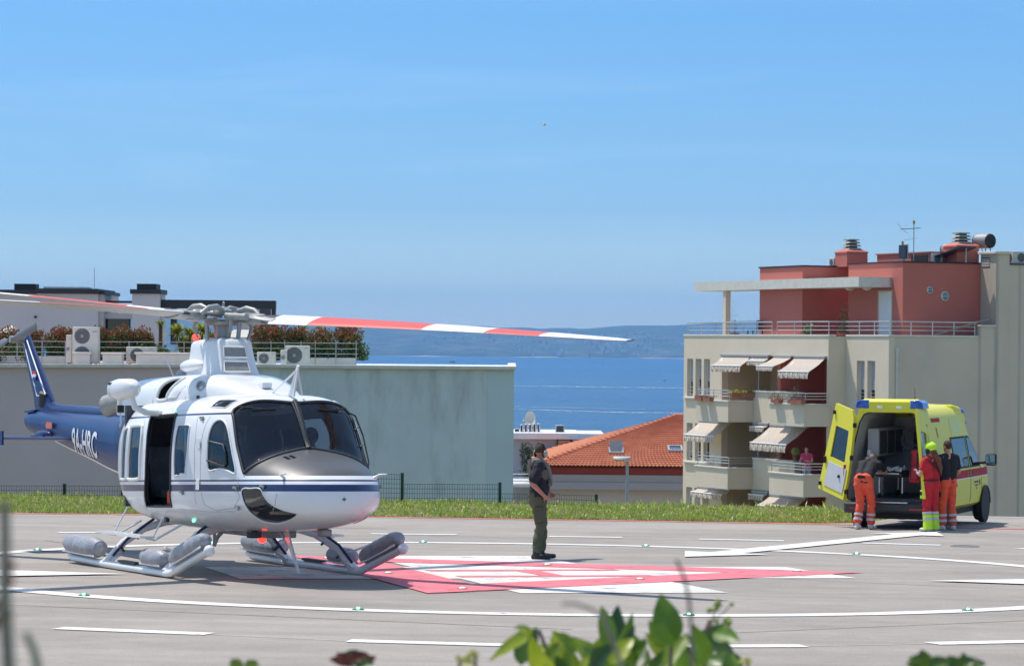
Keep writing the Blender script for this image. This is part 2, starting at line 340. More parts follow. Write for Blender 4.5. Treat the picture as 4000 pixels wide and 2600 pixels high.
for k in range(14):
    if k not in desc: continue
    a = -2.2592 + k*2*math.pi/14
    put_light(gl, 'g', PC.x+8.57*math.cos(a), PC.y+8.57*math.sin(a), 'lit green inset light '+desc[k], 'pad light', 'green lights around the pad circle')
for (x, y), d_ in (((-1.99,-1.02), 'beside the left skid of the helicopter'), ((-0.90,-4.23), 'near the closest corner of the red triangle'), ((0.27,1.79), 'below the boots of the standing crewman'), ((1.51,-1.53), 'in the near red side of the triangle'), ((3.94,1.14), 'at the right tip of the red triangle'), ((-3.07,2.66), 'behind the helicopter skid')):
    put_light(wl, 'w', PC.x+x, PC.y+y, 'pale inset light '+d_, 'pad light', 'white lights in the red triangle')
# dark drain covers in the asphalt
for i, (x, y) in enumerate(((7.79,10.24),)):
    g = G(); g.lathe([(0.26,-0.01),(0.26,0.010),(0.22,0.010),(0.22,0.006),(0.0,0.006)], n=20)
    o = g.build('manhole_cover', mat('cast_iron', (0.16,0.155,0.15), 0.7, 0.3), smooth=30); o.location = onpad(PC.x+x, PC.y+y)
    tag(o, ('dark round cover in the asphalt beyond the far circle line', 'dark round cover in the asphalt near the camera')[i], 'manhole')

# ------------------------------------------------------------------ terrain, grass, sea, island
M['soil'] = mat('dry_soil', (0.20,0.16,0.10), 0.95, noise=(1.2, 0.35), bump=(6, 0.6, 0.1), col2=(0.20,0.22,0.07))
SEA = CZ - 50
def terr(x, y):
    e = 61.8
    if x > 7.3 and y < 68.7: return padz(x, y) - 0.06
    if y < e+0.5: return padz(x, y) - 0.06
    b = padz(x, e) - 0.05 + 0.06*min(1, (y-e-0.5)/2.5)
    if y > 68: b -= 9.5*min(1, (y-68)/5)
    if y > 100: b -= (y-100)*0.11
    return max(b, SEA-6)
g = G(); ys = [-40, 0, 20, 40, 58, 61.9, 62.6, 63.4, 64.2, 65, 66, 67, 68, 68.6, 68.8, 70, 73, 77, 82, 90, 100, 130, 170, 220, 300, 420, 520, 620]; xs = [-400, -200, -100, -60] + [-40,-36,-32,-28,-24,-20,-16,-12,-8,-4,0,4,6.6,7.4,8,12,16,20,24,28,32,36,40] + [60, 100, 200, 400]
vs = []; 
for y in ys:
    for x in xs: vs.append((x, y, terr(x, y) - (0.25 if y < 61 else 0)))
nx = len(xs); fs = [(j*nx+i, j*nx+i+1, (j+1)*nx+i+1, (j+1)*nx+i) for j in range(len(ys)-1) for i in range(nx-1)]
g.add(vs, fs); tag(g.build('terrain', M['soil'], smooth=60, recalc=False), kind='structure')
def inside_asphalt(x, y):
    c = False; P_ = base; n = len(P_); j = n-1
    for i in range(n):
        if (P_[i][1] > y) != (P_[j][1] > y) and x < (P_[j][0]-P_[i][0])*(y-P_[i][1])/(P_[j][1]-P_[i][1])+P_[i][0]: c = not c
        j = i
    return c
def grass():
    rng = np.random.default_rng(3); V = []; F_ = []; C = []
    n = 0
    while n < 52000:
        x = rng.uniform(-13.5, 15.5); y = 61.3 + rng.beta(1.1, 1.9)*7.5
        if inside_asphalt(x, y-0.06): continue
        if x > 10.3 and y > 64.5 and rng.random() < 0.7: continue
        clump = math.sin(x*2.1+1.3*math.sin(y*1.7))*math.sin(x*0.73+y*1.1)+0.6*math.sin(x*5.3+y*2.9)
        sparse = 0.35 if x > 10 else 1.0
        hgt = max(0.04, (0.055 + 0.035*clump + abs(rng.normal(0, 0.035)))*sparse)
        if rng.random() < 0.015: hgt *= 2.0
        z = terr(x, y); a = rng.uniform(0, 6.283); w = rng.uniform(0.006, 0.016)*1.5; ln = rng.uniform(0, 0.7)*hgt; b = rng.uniform(0, 6.283)
        dx, dy = math.cos(a)*w, math.sin(a)*w; ex, ey = math.cos(b)*ln, math.sin(b)*ln
        o = len(V); V += [(x-dx, y-dy, z-0.02), (x+dx, y+dy, z-0.02), (x+dx*0.8+ex*0.35, y+dy*0.8+ey*0.35, z+hgt*0.6), (x-dx*0.8+ex*0.35, y-dy*0.8+ey*0.35, z+hgt*0.6), (x+ex, y+ey, z+hgt)]
        F_ += [(o, o+1, o+2, o+3), (o+3, o+2, o+4)]
        dry = rng.random() < 0.24 + 0.25*(clump < -0.2)
        c = np.array((0.48,0.42,0.20)) if dry else np.array((0.22,0.33,0.05)) + rng.random()*np.array((0.20,0.14,0.04))
        c = c*rng.uniform(0.85, 1.45); C += [c, c]; n += 1
    me = leaf_mesh('grass', V, F_, C, M['leaf']); o = link(me, 'grass'); tag(o, 'rough green and straw coloured grass along the far pad edge', 'grass', kind='stuff')
grass()
# sea
def sea_mat():
    m = bpy.data.materials.new('sea_water'); m.use_nodes = True; nt = m.node_tree; b = nt.nodes['Principled BSDF']
    b.inputs['Roughness'].default_value = 0.28; b.inputs['IOR'].default_value = 1.33; b.inputs['Specular IOR Level'].default_value = 0.4
    co = nt.nodes.new('ShaderNodeTexCoord')
    mp_ = nt.nodes.new('ShaderNodeMapping'); mp_.inputs['Scale'].default_value = (0.0006, 0.0035, 1); nt.links.new(co.outputs['Object'], mp_.inputs[0])
    n = nt.nodes.new('ShaderNodeTexNoise'); n.inputs['Scale'].default_value = 1; n.inputs['Detail'].default_value = 8; n.inputs['Roughness'].default_value = 0.65; nt.links.new(mp_.outputs[0], n.inputs['Vector'])
    r = nt.nodes.new('ShaderNodeValToRGB'); r.color_ramp.elements[0].position = 0.35; r.color_ramp.elements[1].position = 0.7
    r.color_ramp.elements[0].color = (0.006,0.062,0.158,1); r.color_ramp.elements[1].color = (0.016,0.118,0.255,1)
    nt.links.new(n.outputs[0], r.inputs[0]); nt.links.new(r.outputs[0], b.inputs['Base Color'])
    mp2 = nt.nodes.new('ShaderNodeMapping'); mp2.inputs['Scale'].default_value = (0.05, 0.12, 1); nt.links.new(co.outputs['Object'], mp2.inputs[0])
    n2 = nt.nodes.new('ShaderNodeTexNoise'); n2.inputs['Scale'].default_value = 1; n2.inputs['Detail'].default_value = 6; nt.links.new(mp2.outputs[0], n2.inputs['Vector'])
    bp = nt.nodes.new('ShaderNodeBump'); bp.inputs['Strength'].default_value = 1.0; bp.inputs['Distance'].default_value = 9.0
    nt.links.new(n2.outputs[0], bp.inputs['Height']); nt.links.new(bp.outputs[0], b.inputs['Normal'])
    return m
M['sea'] = sea_mat()
g = G(); g.quad((-40000,350,SEA), (40000,350,SEA), (40000,40000,SEA), (-40000,40000,SEA)); tag(g.build('sea', M['sea'], recalc=False), kind='structure')
M['foam'] = mat('wake_foam', (0.55,0.62,0.66), 0.6, noise=(0.02, 0.2))
def sea_pt(dx, dy):
    d = at(dx, dy, 1.0)-Vector((0,0,CZ)); k = (SEA-CZ)/d.z; return Vector((d.x*k, d.y*k, SEA))
def wake(pts, w):
    pts = [sea_pt(*p) for p in pts]; g = G(); vs = []; n = 260; rng = random.Random(int(pts[0].x))
    for i in range(n+1):
        k = i/n*(len(pts)-1); a = min(int(k), len(pts)-2); p = pts[a].lerp(pts[a+1], k-a); ww = w*max(0.08, rng.gauss(0.62,0.35)); p = p+Vector((0,rng.gauss(0,w*0.18),0))
        vs += [p+Vector((0,-ww/2,0.15)), p+Vector((0,ww/2,0.15))]
    g.add(vs, [(2*i, 2*i+2, 2*i+3, 2*i+1) for i in range(n)]); tag(g.build('boat_wake', M['foam'], recalc=False), kind='structure')
wake([(1150,896), (1380,899), (1700,903)], 26); wake([(1150,887), (1400,889), (1560,888.5)], 10); wake([(1180,950), (1420,957.5), (1700,962)], 13); wake([(1180,944), (1500,951)], 7)
# island
M['forest'] = mat('island_forest', (0.045,0.075,0.045), 0.95, noise=(0.012, 0.5, 8), streak=((0.006,0.006,0.012), 0.55, (0.20,0.17,0.13)))
M['shore'] = mat('pale_shore_rock', (0.42,0.33,0.27), 0.9, noise=(0.02, 0.3))
def island():
    y0 = 12000; g = G(); nxx, nyy = 260, 40; vs = []
    prof = [(-12000,120),(-3200,95),(-2200,120),(-1200,134),(-900,124),(-500,120),(-200,104),(300,100),(700,116),(1100,138),(1500,162),(2000,150),(2600,158),(3400,170),(4600,140),(12000,120)]
    px = [p[0] for p in prof]; pz = [p[1] for p in prof]
    rng = np.random.default_rng(5); ph = rng.uniform(0, 6.28, 24)
    for j in range(nyy+1):
        v = j/nyy
        for i in range(nxx+1):
            x = -9000+18000*i/nxx; top = np.interp(x*12000/14500*1.08, px, pz)
            s = math.sin(min(1, v*1.15)*math.pi/2)**0.85
            ww = sum(math.sin(x*0.0011*(k+1)*1.37+ph[k]+v*7*math.sin(ph[k+12]))/(k+1.5) for k in range(12))
            z = SEA + 3.0*(j > 0) + (top*1.30)*s + 9*ww*s*(1-0.75*v)*1.0 + 3.0*math.sin(x*0.021+3*math.sin(x*0.004))*s
            if j == 0: z = SEA-8
            vs.append((x, y0 + 26*math.sin(x*0.006)+40*math.sin(x*0.0017) + 3600*v**1.2, z))
    g.add(vs, [(j*(nxx+1)+i, j*(nxx+1)+i+1, (j+1)*(nxx+1)+i+1, (j+1)*(nxx+1)+i) for j in range(nyy) for i in range(nxx)])
    o = g.build('island', M['forest'], smooth=60, recalc=False); tag(o, kind='structure')
    g = G()
    vs = []
    for i in range(nxx+1):
        x = -9000+18000*i/nxx; y = y0 + 26*math.sin(x*0.006)+40*math.sin(x*0.0017)-6; h = 0.4+4.2*max(0, math.sin(x*0.009+2*math.sin(x*0.0023)))*abs(math.sin(x*0.031))
        vs += [(x, y, SEA-1), (x, y+16, SEA+h)]
    g.add(vs, [(2*i, 2*i+2, 2*i+3, 2*i+1) for i in range(nxx)]); tag(g.build('shore', M['shore'], recalc=False), kind='structure')
island()
# houses of the far island villages, one mass of specks
g = G(); rng = random.Random(11)
for i in range(170):
    dx = rng.choice([rng.gauss(1390,70), rng.gauss(1180,130), rng.gauss(1500,40), rng.uniform(830,1590)]); y = rng.uniform(12030, 13300); k = (y-12000)/3600
    p = at(dx, 800, y); z = SEA + 3 + 130*1.3*math.sin(min(1, k**0.83*1.15)*math.pi/2)**0.85*0.86
    w, d_, h = rng.uniform(5,12), rng.uniform(6,10), rng.uniform(2.5,6); g.b2((p.x-w/2, y-d_/2, z-14), (p.x+w/2, y+d_/2, z+h), rng.choice((0,0,1)))
tag(g.build('island_village', [mat('far_plaster', (0.86,0.80,0.74), 0.9), mat('far_tiles', (0.62,0.42,0.34), 0.9)]), 'tiny pale houses scattered over the far island slope', 'village', kind='stuff')
# ------------------------------------------------------------------ haze
def haze():
    g = G(); g.b2((-9500,-60,SEA-12), (9500,17000,SEA+330)); o = g.build('haze', M['white']); o.data.materials.clear()
    m = bpy.data.materials.new('haze'); m.use_nodes = True; nt = m.node_tree; nt.nodes.clear(); out = nt.nodes.new('ShaderNodeOutputMaterial')
    v = nt.nodes.new('ShaderNodeVolumePrincipled'); v.inputs['Color'].default_value = (0.20,0.51,1.0,1); v.inputs['Density'].default_value = 6.5e-5; v.inputs['Anisotropy'].default_value = 0.0
    nt.links.new(v.outputs[0], out.inputs['Volume']); o.data.materials.append(m); tag(o, 'thin bluish sea haze over the bay', 'haze', kind='stuff')
haze()
# ================================================================== block with roof terrace, left
M['teal'] = mat('weathered_teal_plaster', (0.54,0.615,0.60), 0.9, noise=(0.35, 0.10, 8), bump=(14, 0.25, 0.03), streak=((1.5,1.5,0.40), 0.62, (0.30,0.33,0.31)))
M['mauve'] = mat('grey_mauve_plaster', (0.54,0.45,0.445), 0.9, noise=(0.3, 0.06, 8), bump=(14, 0.2, 0.03))
M['coping'] = mat('pale_coping', (0.56,0.54,0.49), 0.8, noise=(3, 0.12))
M['roofgrey'] = mat('roof_screed', (0.42,0.40,0.36), 0.9, noise=(1, 0.15))
M['phgrey'] = mat('penthouse_render', (0.43,0.43,0.43), 0.85, noise=(0.8, 0.04))
M['phdark'] = mat('anthracite_fascia', (0.012,0.014,0.018), 0.55)
M['cream'] = mat('cream_plastic', (0.62,0.59,0.51), 0.6, noise=(3, 0.08))
M['fan'] = mat('fan_grille', (0.11,0.105,0.10), 0.6)
BASE = CZ - 15
def bx(g, x0, y0, x1, y1, Ya, Yb, mi=0):
    """box whose front face, at distance Ya, spans the given view rectangle"""
    a, b = at(x0, y1, Ya), at(x1, y0, Ya); g.b2((a.x, Ya, a.z), (b.x, Yb, b.z), mi)
lb = thing('terrace_block', 'windowless block with stained teal wall and grey mauve wall under a roof terrace', 'building', (-8, 96, BASE))
def L(p): return Vector(p) - Vector((-8, 96, BASE))
ZR = CZ - 0.80
def lbuild(g, name, m, **k):
    g.v = [tuple(L(p)) for p in g.v]; return g.build(name, m, lb, **k)
g = G(); g.prism([(-8.6,96,BASE),(0.08,96,BASE),(0.08,118,BASE),(-8.6,118,BASE)], (0,0,ZR-BASE)); lbuild(g, 'wall', M['teal'])['label'] = 'weathered teal wall with dark stains'
g = G(); g.prism([(-24.4,78,BASE),(-8.605,96.0,BASE),(-8.605,118,BASE),(-24.4,118,BASE)], (0,0,ZR-0.004-BASE)); lbuild(g, 'wall', M['mauve'])['label'] = 'smooth grey mauve wall'
g = G(); a_ = at(1133, 900, 96); g.b2((a_.x,95.985,BASE), (0.075,95.9995,ZR-0.01)); lbuild(g, 'repainted_strip', mat('bluish_teal_plaster', (0.48,0.585,0.58), 0.9, noise=(0.4, 0.04)))
g = G(); g.bar((-8.6,95.98,ZR+0.05), (0.14,95.98,ZR+0.05), 0.34, 0.11); lbuild(g, 'coping', M['coping'], bevel=0.01)
g = G(); g.bar((-24.4,77.98,ZR+0.045), (-8.62,95.98,ZR+0.045), 0.34, 0.10); lbuild(g, 'coping', M['coping'], bevel=0.01)
g = G(); g.bar((0.0,96.2,ZR+0.04), (0.0,118,ZR+0.04), 0.3, 0.09); lbuild(g, 'coping', M['coping'], bevel=0.01)
# raised planter walls of the terrace
g = G(); bx(g, -60, 828, 200, 849, 99.0, 99.6); lbuild(g, 'planter_wall', M['coping'])
g = G(); bx(g, 716, 832, 826, 852, 99.0, 99.7); lbuild(g, 'planter_wall', M['coping'])
g = G(); bx(g, 735, 851, 848, 856, 97.2, 97.8); lbuild(g, 'roof_slab', M['coping'])
g = G(); bx(g, 395, 830, 425, 853, 98.6, 99.2); lbuild(g, 'planter_wall', M['phdark'])
# cream roof cabinets
def cabinet(x0, y0, x1, y1, Y, label, lid=True):
    a, b = at(x0, y1, Y), at(x1, y0, Y); z0 = ZR; w = b.x-a.x; h = b.z-z0
    t = thing('roof_cabinet', label, 'cabinet', ((a.x+b.x)/2, Y+0.3, z0), group='cream cabinets on the terrace roof')
    g = G(); g.b2((-w/2,-0.3,0), (w/2,0.3,h-0.07)); g.build('body', M['cream'], t, bevel=0.015)
    g = G(); g.b2((-w/2-0.05,-0.35,h-0.068), (w/2+0.05,0.35,h)); g.build('lid', M['cream'], t, bevel=0.015)
cabinet(172, 818, 209, 852, 97.2, 'narrow cream cabinet on the terrace roof near the tail fin'); cabinet(238, 819, 283, 852, 97.0, 'small cream cabinet left of the tall fan unit'); cabinet(316, 820, 520, 852, 97.0, 'long low cream cabinet on the terrace roof behind the engine'); cabinet(655, 816, 700, 852, 97.6, 'cream cabinet behind the rotor pylon on the terrace roof')
# outdoor fan units
def fan_unit(x0, y0, x1, y1, Y, fans, label, depth=0.36, mono=True):
    a, b = at(x0, y1, Y), at(x1, y0, Y); z0 = ZR+0.02; w = b.x-a.x; h = b.z-z0
    t = thing('air_conditioner', label, 'fan unit', ((a.x+b.x)/2, Y+depth/2, z0), group='outdoor fan units on the terrace roof')
    g = G(); g.b2((-w/2,-depth/2,0.06), (w/2,depth/2,h)); g.build('casing', M['cream'], t, bevel=0.02)
    g = G(); g.b2((-w/2+0.06,-depth/2+0.02,0), (-w/2+0.12,depth/2-0.02,0.058)); g.b2((w/2-0.12,-depth/2+0.02,0), (w/2-0.06,depth/2-0.02,0.058)); g.build('base_rails', M['grey'], t)
    n = fans; r = min((h-0.1)/n*0.42, w*0.33)
    for k in range(n):
        cz = 0.06+(h-0.06)*(k+0.5)/n; cx = -w*0.13
        g = G(); g.lathe([(r*1.06,-0.012),(r*1.06,0.0),(r*0.98,0.004),(r*0.98,-0.01)], (cx,-depth/2-0.002,cz), 24, axis=(0,-1,0)); g.lathe([(r*0.97,0.001),(0.03,0.006)], (cx,-depth/2,cz), 24, axis=(0,-1,0))
        f = g.build('fan_grille', M['fan'], t, smooth=40)
        g = G()
        for q in range(7):
            rr = r*(q+1)/7.5; g.tube([(cx+rr*math.cos(i*math.pi/8), -depth/2-0.012, cz+rr*math.sin(i*math.pi/8)) for i in range(17)], 0.004, 4, cap=False)
        g.lathe([(r*0.2,0.008),(r*0.2,0.018),(0.01,0.02)], (cx,-depth/2,cz), 14, axis=(0,-1,0)); g.build('guard_wires', M['grey'], f)
    g = G(); g.b2((w*0.27,-depth/2-0.004,h*0.86), (w*0.44,-depth/2-0.0005,h*0.9)); g.build('maker_plate', M['grey'], t)
fan_unit(168, 760, 229, 853, 97.4, 2, 'tall cream fan unit with two stacked fans in front of the red hedge')
fan_unit(153, 778, 166, 852, 98.0, 1, 'narrow cream unit partly behind the tall fan unit', depth=0.5)
fan_unit(293, 806, 362, 852, 97.9, 1, 'low cream fan unit behind the long roof cabinet')
fan_unit(597, 818, 640, 852, 97.6, 1, 'low cream fan unit right of the rotor pylon')
fan_unit(652, 813, 667, 852, 97.3, 1, 'thin side-on cream fan unit with dark fins')
fan_unit(663, 803, 719, 852, 97.5, 1, 'square cream fan unit with round fan by the terrace hedge')
# terrace railing: posts and four rails
rail = thing('terrace_railing', 'thin horizontal wire railing in front of the terrace hedge', 'railing', tuple(at(420, 850, 98.3)))
RO = Vector(rail.location)
def rl(a, b, Y=98.3): return at(a, b, Y) - RO
for dy in (795, 808, 820, 829.5):
    g = G(); g.tube([rl(-40, dy-3), rl(833, dy+2.5)], 0.011, 6); g.build('rail', M['grey'], rail, smooth=50)
for dx in (-20, 40, 98, 152, 232, 300, 365, 428, 630, 662, 700, 733, 781, 828):
    g = G(); a = rl(dx, 792); g.b2((a.x-0.013, a.y-0.012, ZR-RO.z), (a.x+0.013, a.y+0.02, a.z)); g.build('post', M['grey'], rail)
# hedge bushes: red photinia
def bush(name, label, cat, c, size, n, leaf, seed, top=None, cols=((0.055,0.10,0.02),(0.11,0.16,0.035)), red=((0.34,0.08,0.03),(0.24,0.05,0.025)), group=None, redness=0.52, fill=1.0):
    rng = np.random.default_rng(seed); V = []; F_ = []; C = []
    t = thing(name, label, cat, c, group=group); sx_, sy_, sz_ = size
    lumps = [(rng.uniform(-0.8,0.8)*sx_/2, rng.uniform(-0.6,0.6)*sy_/2, rng.uniform(0.12,1.0)*sz_*0.80, rng.uniform(0.24,0.38)*min(sz_, 1.2)) for _ in range(max(10, int(sx_*12)))]
    for i in range(n):
        lx, ly, lz, lr = lumps[rng.integers(len(lumps))]
        d = rng.normal(size=3); d /= np.linalg.norm(d); r = lr*rng.random()**0.4
        p = np.array((lx, ly, lz)) + d*r*fill
        p[2] = abs(p[2])
        if rng.random() < 0.22: p[2] = rng.random()*sz_*0.5
        k = p[2]/sz_; l = leaf*rng.uniform(0.6, 1.3)
        a = rng.normal(size=3); a[2] += 0.9; a /= np.linalg.norm(a); b = np.cross(a, rng.normal(size=3)); b /= np.linalg.norm(b)
        o = len(V); V += [tuple(p-a*l*0.5), tuple(p+b*l*0.24), tuple(p+a*l*0.5), tuple(p-b*l*0.24)]; F_.append((o, o+1, o+2, o+3))
        isr = rng.random() < redness*max(0, (k-0.30))*2.0
        lo, hi = red if isr else cols; u_ = rng.random(); C.append((np.array(lo)*(1-u_)+np.array(hi)*u_)*rng.uniform(0.75,1.35))
    link(leaf_mesh('foliage', V, F_, C, M['leaf']), 'foliage', t)
    g = G()
    for i in range(max(2, int(sx_*2))):
        x = (i+0.5)/max(2, int(sx_*2))*sx_-sx_/2; g.tube([(x,0,-0.05), (x+rng.uniform(-.1,.1), rng.uniform(-.1,.1), sz_*0.5), (x+rng.uniform(-.2,.2), rng.uniform(-.15,.15), sz_*0.85)], [0.02,0.014,0.006], 5)
    g.build('stems', mat('stem_bark', (0.10,0.07,0.05), 0.9), t, smooth=60)['kind'] = 'stuff'; return t
hedges = [(-30,110,760,'leftmost stretch of red-tipped hedge behind the tail fin'),(108,235,758,'red-tipped hedge stretch left of the tall fan unit'),(225,310,757,'red-tipped hedge stretch below the dark penthouse window'),(300,372,760,'red-tipped hedge stretch below the grey chimney'),
          (585,650,755,'red-tipped hedge right of the rotor mast'),(640,715,755,'tall red-tipped hedge above the square fan unit'),(712,770,754,'broad red-tipped hedge below the feathery palm'),(778,833,753,'last red-tipped shrub at the right end of the terrace')]
for i, (x0, x1, y0, lab) in enumerate(hedges):
    a, b = at(x0, y0, 99.4), at(x1, 836, 99.4); w = b.x-a.x
    bush('photinia_hedge', lab, 'hedge', ((a.x+b.x)/2, 99.5, b.z), (w+0.25, 0.7, a.z-b.z-0.03), int(6000*w), 0.10, 40+i, group='red-tipped hedge shrubs on the roof terrace', fill=0.95)
bush('ivy_shrub', 'dull green trailing shrub at the left end of the terrace', 'shrub', tuple(at(20, 838, 98.9)), (2.2,0.5,0.55), 900, 0.09, 77, red=((0.16,0.12,0.03),(0.2,0.15,0.05)))
# fan palm, yucca, feather palm
def spiky(name, label, p, trunk_h, n, length, width, seed, cols, droop=0.5, up=0.3, trunk_r=0.07, heads=((0,0,0),), flat=False):
    rng = np.random.default_rng(seed); t = thing(name, label, 'palm', p); g = G()
    for hx, hy, hz in heads:
        g.tube([(hx*0.3,hy*0.3,-0.1), (hx*0.7,hy*0.7,(trunk_h+hz)*0.5), (hx,hy,trunk_h+hz)], [trunk_r*1.2,trunk_r,trunk_r*0.9], 7)
    g.build('trunk', mat('palm_trunk', (0.12,0.07,0.045), 0.95, noise=(14, 0.4), bump=(20, 0.8)), t, smooth=50)
    V = []; F_ = []; C = []
    for hx, hy, hz in heads:
        for i in range(n):
            a = rng.uniform(0, 6.283); e = rng.uniform(-0.35, 1.0)+up; dirv = np.array((math.cos(a)*math.cos(e), math.sin(a)*math.cos(e), math.sin(e))); l = length*rng.uniform(0.7,1.1)
            side = np.array((-math.sin(a), math.cos(a), 0)); p0 = np.array((hx,hy,trunk_h+hz)); prev = None; c = np.array(cols[rng.integers(len(cols))])*rng.uniform(0.75,1.25)
            for k in range(4):
                f = k/3; q = p0 + dirv*l*f + np.array((0,0,-droop*l*f*f)); w = width*(1-f)**0.7*(0.6 if k == 0 else 1)+0.002
                V += [tuple(q-side*w), tuple(q+side*w)]
                if k: o = len(V)-4; F_.append((o, o+1, o+3, o+2)); C.append(c)
    link(leaf_mesh('fronds', V, F_, C, M['leaf']), 'fronds', t); return t
gp = [(0.20,0.27,0.05),(0.14,0.22,0.05),(0.26,0.30,0.07)]; gy = [(0.36,0.36,0.04),(0.24,0.30,0.03),(0.42,0.40,0.07)]
p = at(373, 800, 100.5); spiky('fan_palm', 'small fan palm with brown trunk beside the grey chimney', (p.x,p.y,ZR), at(373,757,100.5).z-ZR, 90, 0.38, 0.022, 5, gp, droop=0.25, up=0.25)
p = at(440, 800, 100.0); spiky('yucca', 'bright yellow-green spiky yucca left of the rotor mast', (p.x,p.y,ZR), at(440,782,100).z-ZR, 190, 0.62, 0.032, 6, gy, droop=0.35, up=0.25, heads=((0,0,0),(-0.4,0,0.1),(0.42,0.1,0.15),(0.7,0,-0.1),(-0.15,0.1,-0.35)))
p = at(722, 800, 100.2); spiky('feather_palm', 'green feathery palm rising above the terrace hedge', (p.x,p.y,ZR), at(722,775,100.2).z-ZR, 150, 0.75, 0.02, 8, gp, droop=0.55, up=0.35, heads=((-0.25,0,0),(0.35,0.1,-0.05)))
p = at(388, 830, 100.2); spiky('small_palm', 'low dark green palm at the foot of the black pergola post', (p.x,p.y,ZR), 0.35, 60, 0.45, 0.02, 9, [(0.10,0.2,0.05),(0.14,0.24,0.06)], droop=0.5, up=0.3)
# white parasol behind the mast
t = thing('parasol', 'off-white square parasol behind the rotor mast', 'parasol', (at(562, 800, 101).x, 101.5, ZR)); TO = Vector(t.location)
c = at(562, 768, 101.5)-TO; e = [at(520, 783, 101.0)-TO, at(604, 784, 101.0)-TO]; wv = e[1].x-e[0].x
g = G(); cx = (e[0].x+e[1].x)/2; z0 = e[0].z
ring1 = [(e[0].x,-0.7,z0),(e[1].x,-0.7,z0),(e[1].x,0.7,z0),(e[0].x,0.7,z0)]; zt = at(562,766,101.5).z-TO.z
ring2 = [(cx-0.28,-0.3,zt),(cx+0.28,-0.3,zt),(cx+0.28,0.3,zt),(cx-0.28,0.3,zt)]
g.loft([[Vector(q)-Vector((0,0,0.10)) for q in ring1], [Vector(q) for q in ring1], [Vector(q) for q in ring2]], cap0=False); g.build('canopy', mat('parasol_cloth', (0.58,0.56,0.50), 0.9, noise=(4, 0.08)), t)
g = G(); g.cyl((cx,0,0), (cx,0,zt), 0.025); g.build('pole', M['grey'], t)
# penthouse
ph = thing('penthouse', 'low grey penthouse with black roof fascia on the terrace block', 'building', tuple(at(120, 800, 108))); PO = Vector(ph.location)
def pbuild(rects, name, m, Ya, Yb, **k):
    g = G()
    for r_ in rects: bx(g, *r_, Ya, Yb)
    g.v = [tuple(Vector(q)-PO) for q in g.v]; return g.build(name, m, ph, **k)
pbuild([(-60,682,228,800)], 'wall', M['phgrey'], 107.6, 112); pbuild([(228.2,684,241,800)], 'wall', M['phgrey'], 107.9, 112); pbuild([(241.2,728,306,740)], 'lintel', M['phgrey'], 108.3, 108.6)
pbuild([(-60,673.5,83,681.8)], 'fascia', M['phdark'], 107.4, 112); pbuild([(83.2,671,228.5,681.8)], 'fascia', M['phdark'], 107.4, 112); pbuild([(228.7,676.5,243,683.8)], 'fascia', M['phdark'], 107.7, 112)
pbuild([(33,659.5,83,673.3)], 'roof_vent', M['phdark'], 108.2, 109); pbuild([(101,667,202,670.8)], 'roof_upstand', M['coping'], 108.2, 109.5)
pbuild([(241.2,740.2,300,800)], 'window', glass_mat('dark_penthouse_glass', (0.05,0.07,0.12)), 108.5, 108.53); pbuild([(241.2,740.2,303,800)], 'blind', M['phdark'], 109.6, 109.7)
pbuild([(241.5,699,306,702.5)], 'fascia', M['phdark'], 108.4, 110); pbuild([(306.2,682.5,371.5,800)], 'chimney', M['phgrey'], 107.5, 109.3)
pbuild([(302,672.5,374,682.3)], 'chimney_cap', M['phdark'], 107.4, 109.4); pbuild([(318,659.5,363,672.3)], 'chimney_pot', M['phdark'], 107.7, 109.0)
pbuild([(374.2,698.5,640,716)], 'pergola_beam', M['phdark'], 107.8, 108.3); pbuild([(374.2,699.5,640,714)], 'pergola_beam', M['phdark'], 112.6, 113.0)
for r_ in ((398,716.2,410,800), (630,716.2,640,800)): pbuild([r_], 'pergola_post', M['phdark'], 107.85, 108.2)
for r_ in ((396,714.2,408,800), (576,714.2,584,800)): pbuild([r_], 'pergola_post', M['phdark'], 112.65, 112.9)
pbuild([(556,716,602,800)], 'wall', M['phgrey'], 111, 111.4); pbuild([(602.2,716,629,800)], 'screen_wall', mat('dark_cladding', (0.06,0.055,0.05), 0.7), 109.8, 110)
g = G(); bx(g, 80.0, 735.5, 82.0, 737.5, 107.5, 107.6); g.ell(at(82.5, 736.5, 107.5), (0.05,0.05,0.05)); g.v = [tuple(Vector(q)-PO) for q in g.v]; g.build('wall_lamp', M['phdark'], ph)
g = G(); g.tube([at(219, 672, 109)-PO, at(219, 622, 109)-PO], 0.012, 5); g.build('antenna', M['grey'], ph)
p = at(25, 760, 101); t = thing('terrace_urn', 'pale conical terrace canopy behind the tail fin', 'canopy', (p.x, p.y, ZR)); g = G(); g.lathe([(0.55,0.75),(0.5,0.95),(0.25,1.15),(0.06,1.3)], n=16); g.build('cloth', M['coping'], t, smooth=40); g = G(); g.cyl((0,0,0),(0,0,0.78),0.03); g.build('pole', M['grey'], t)
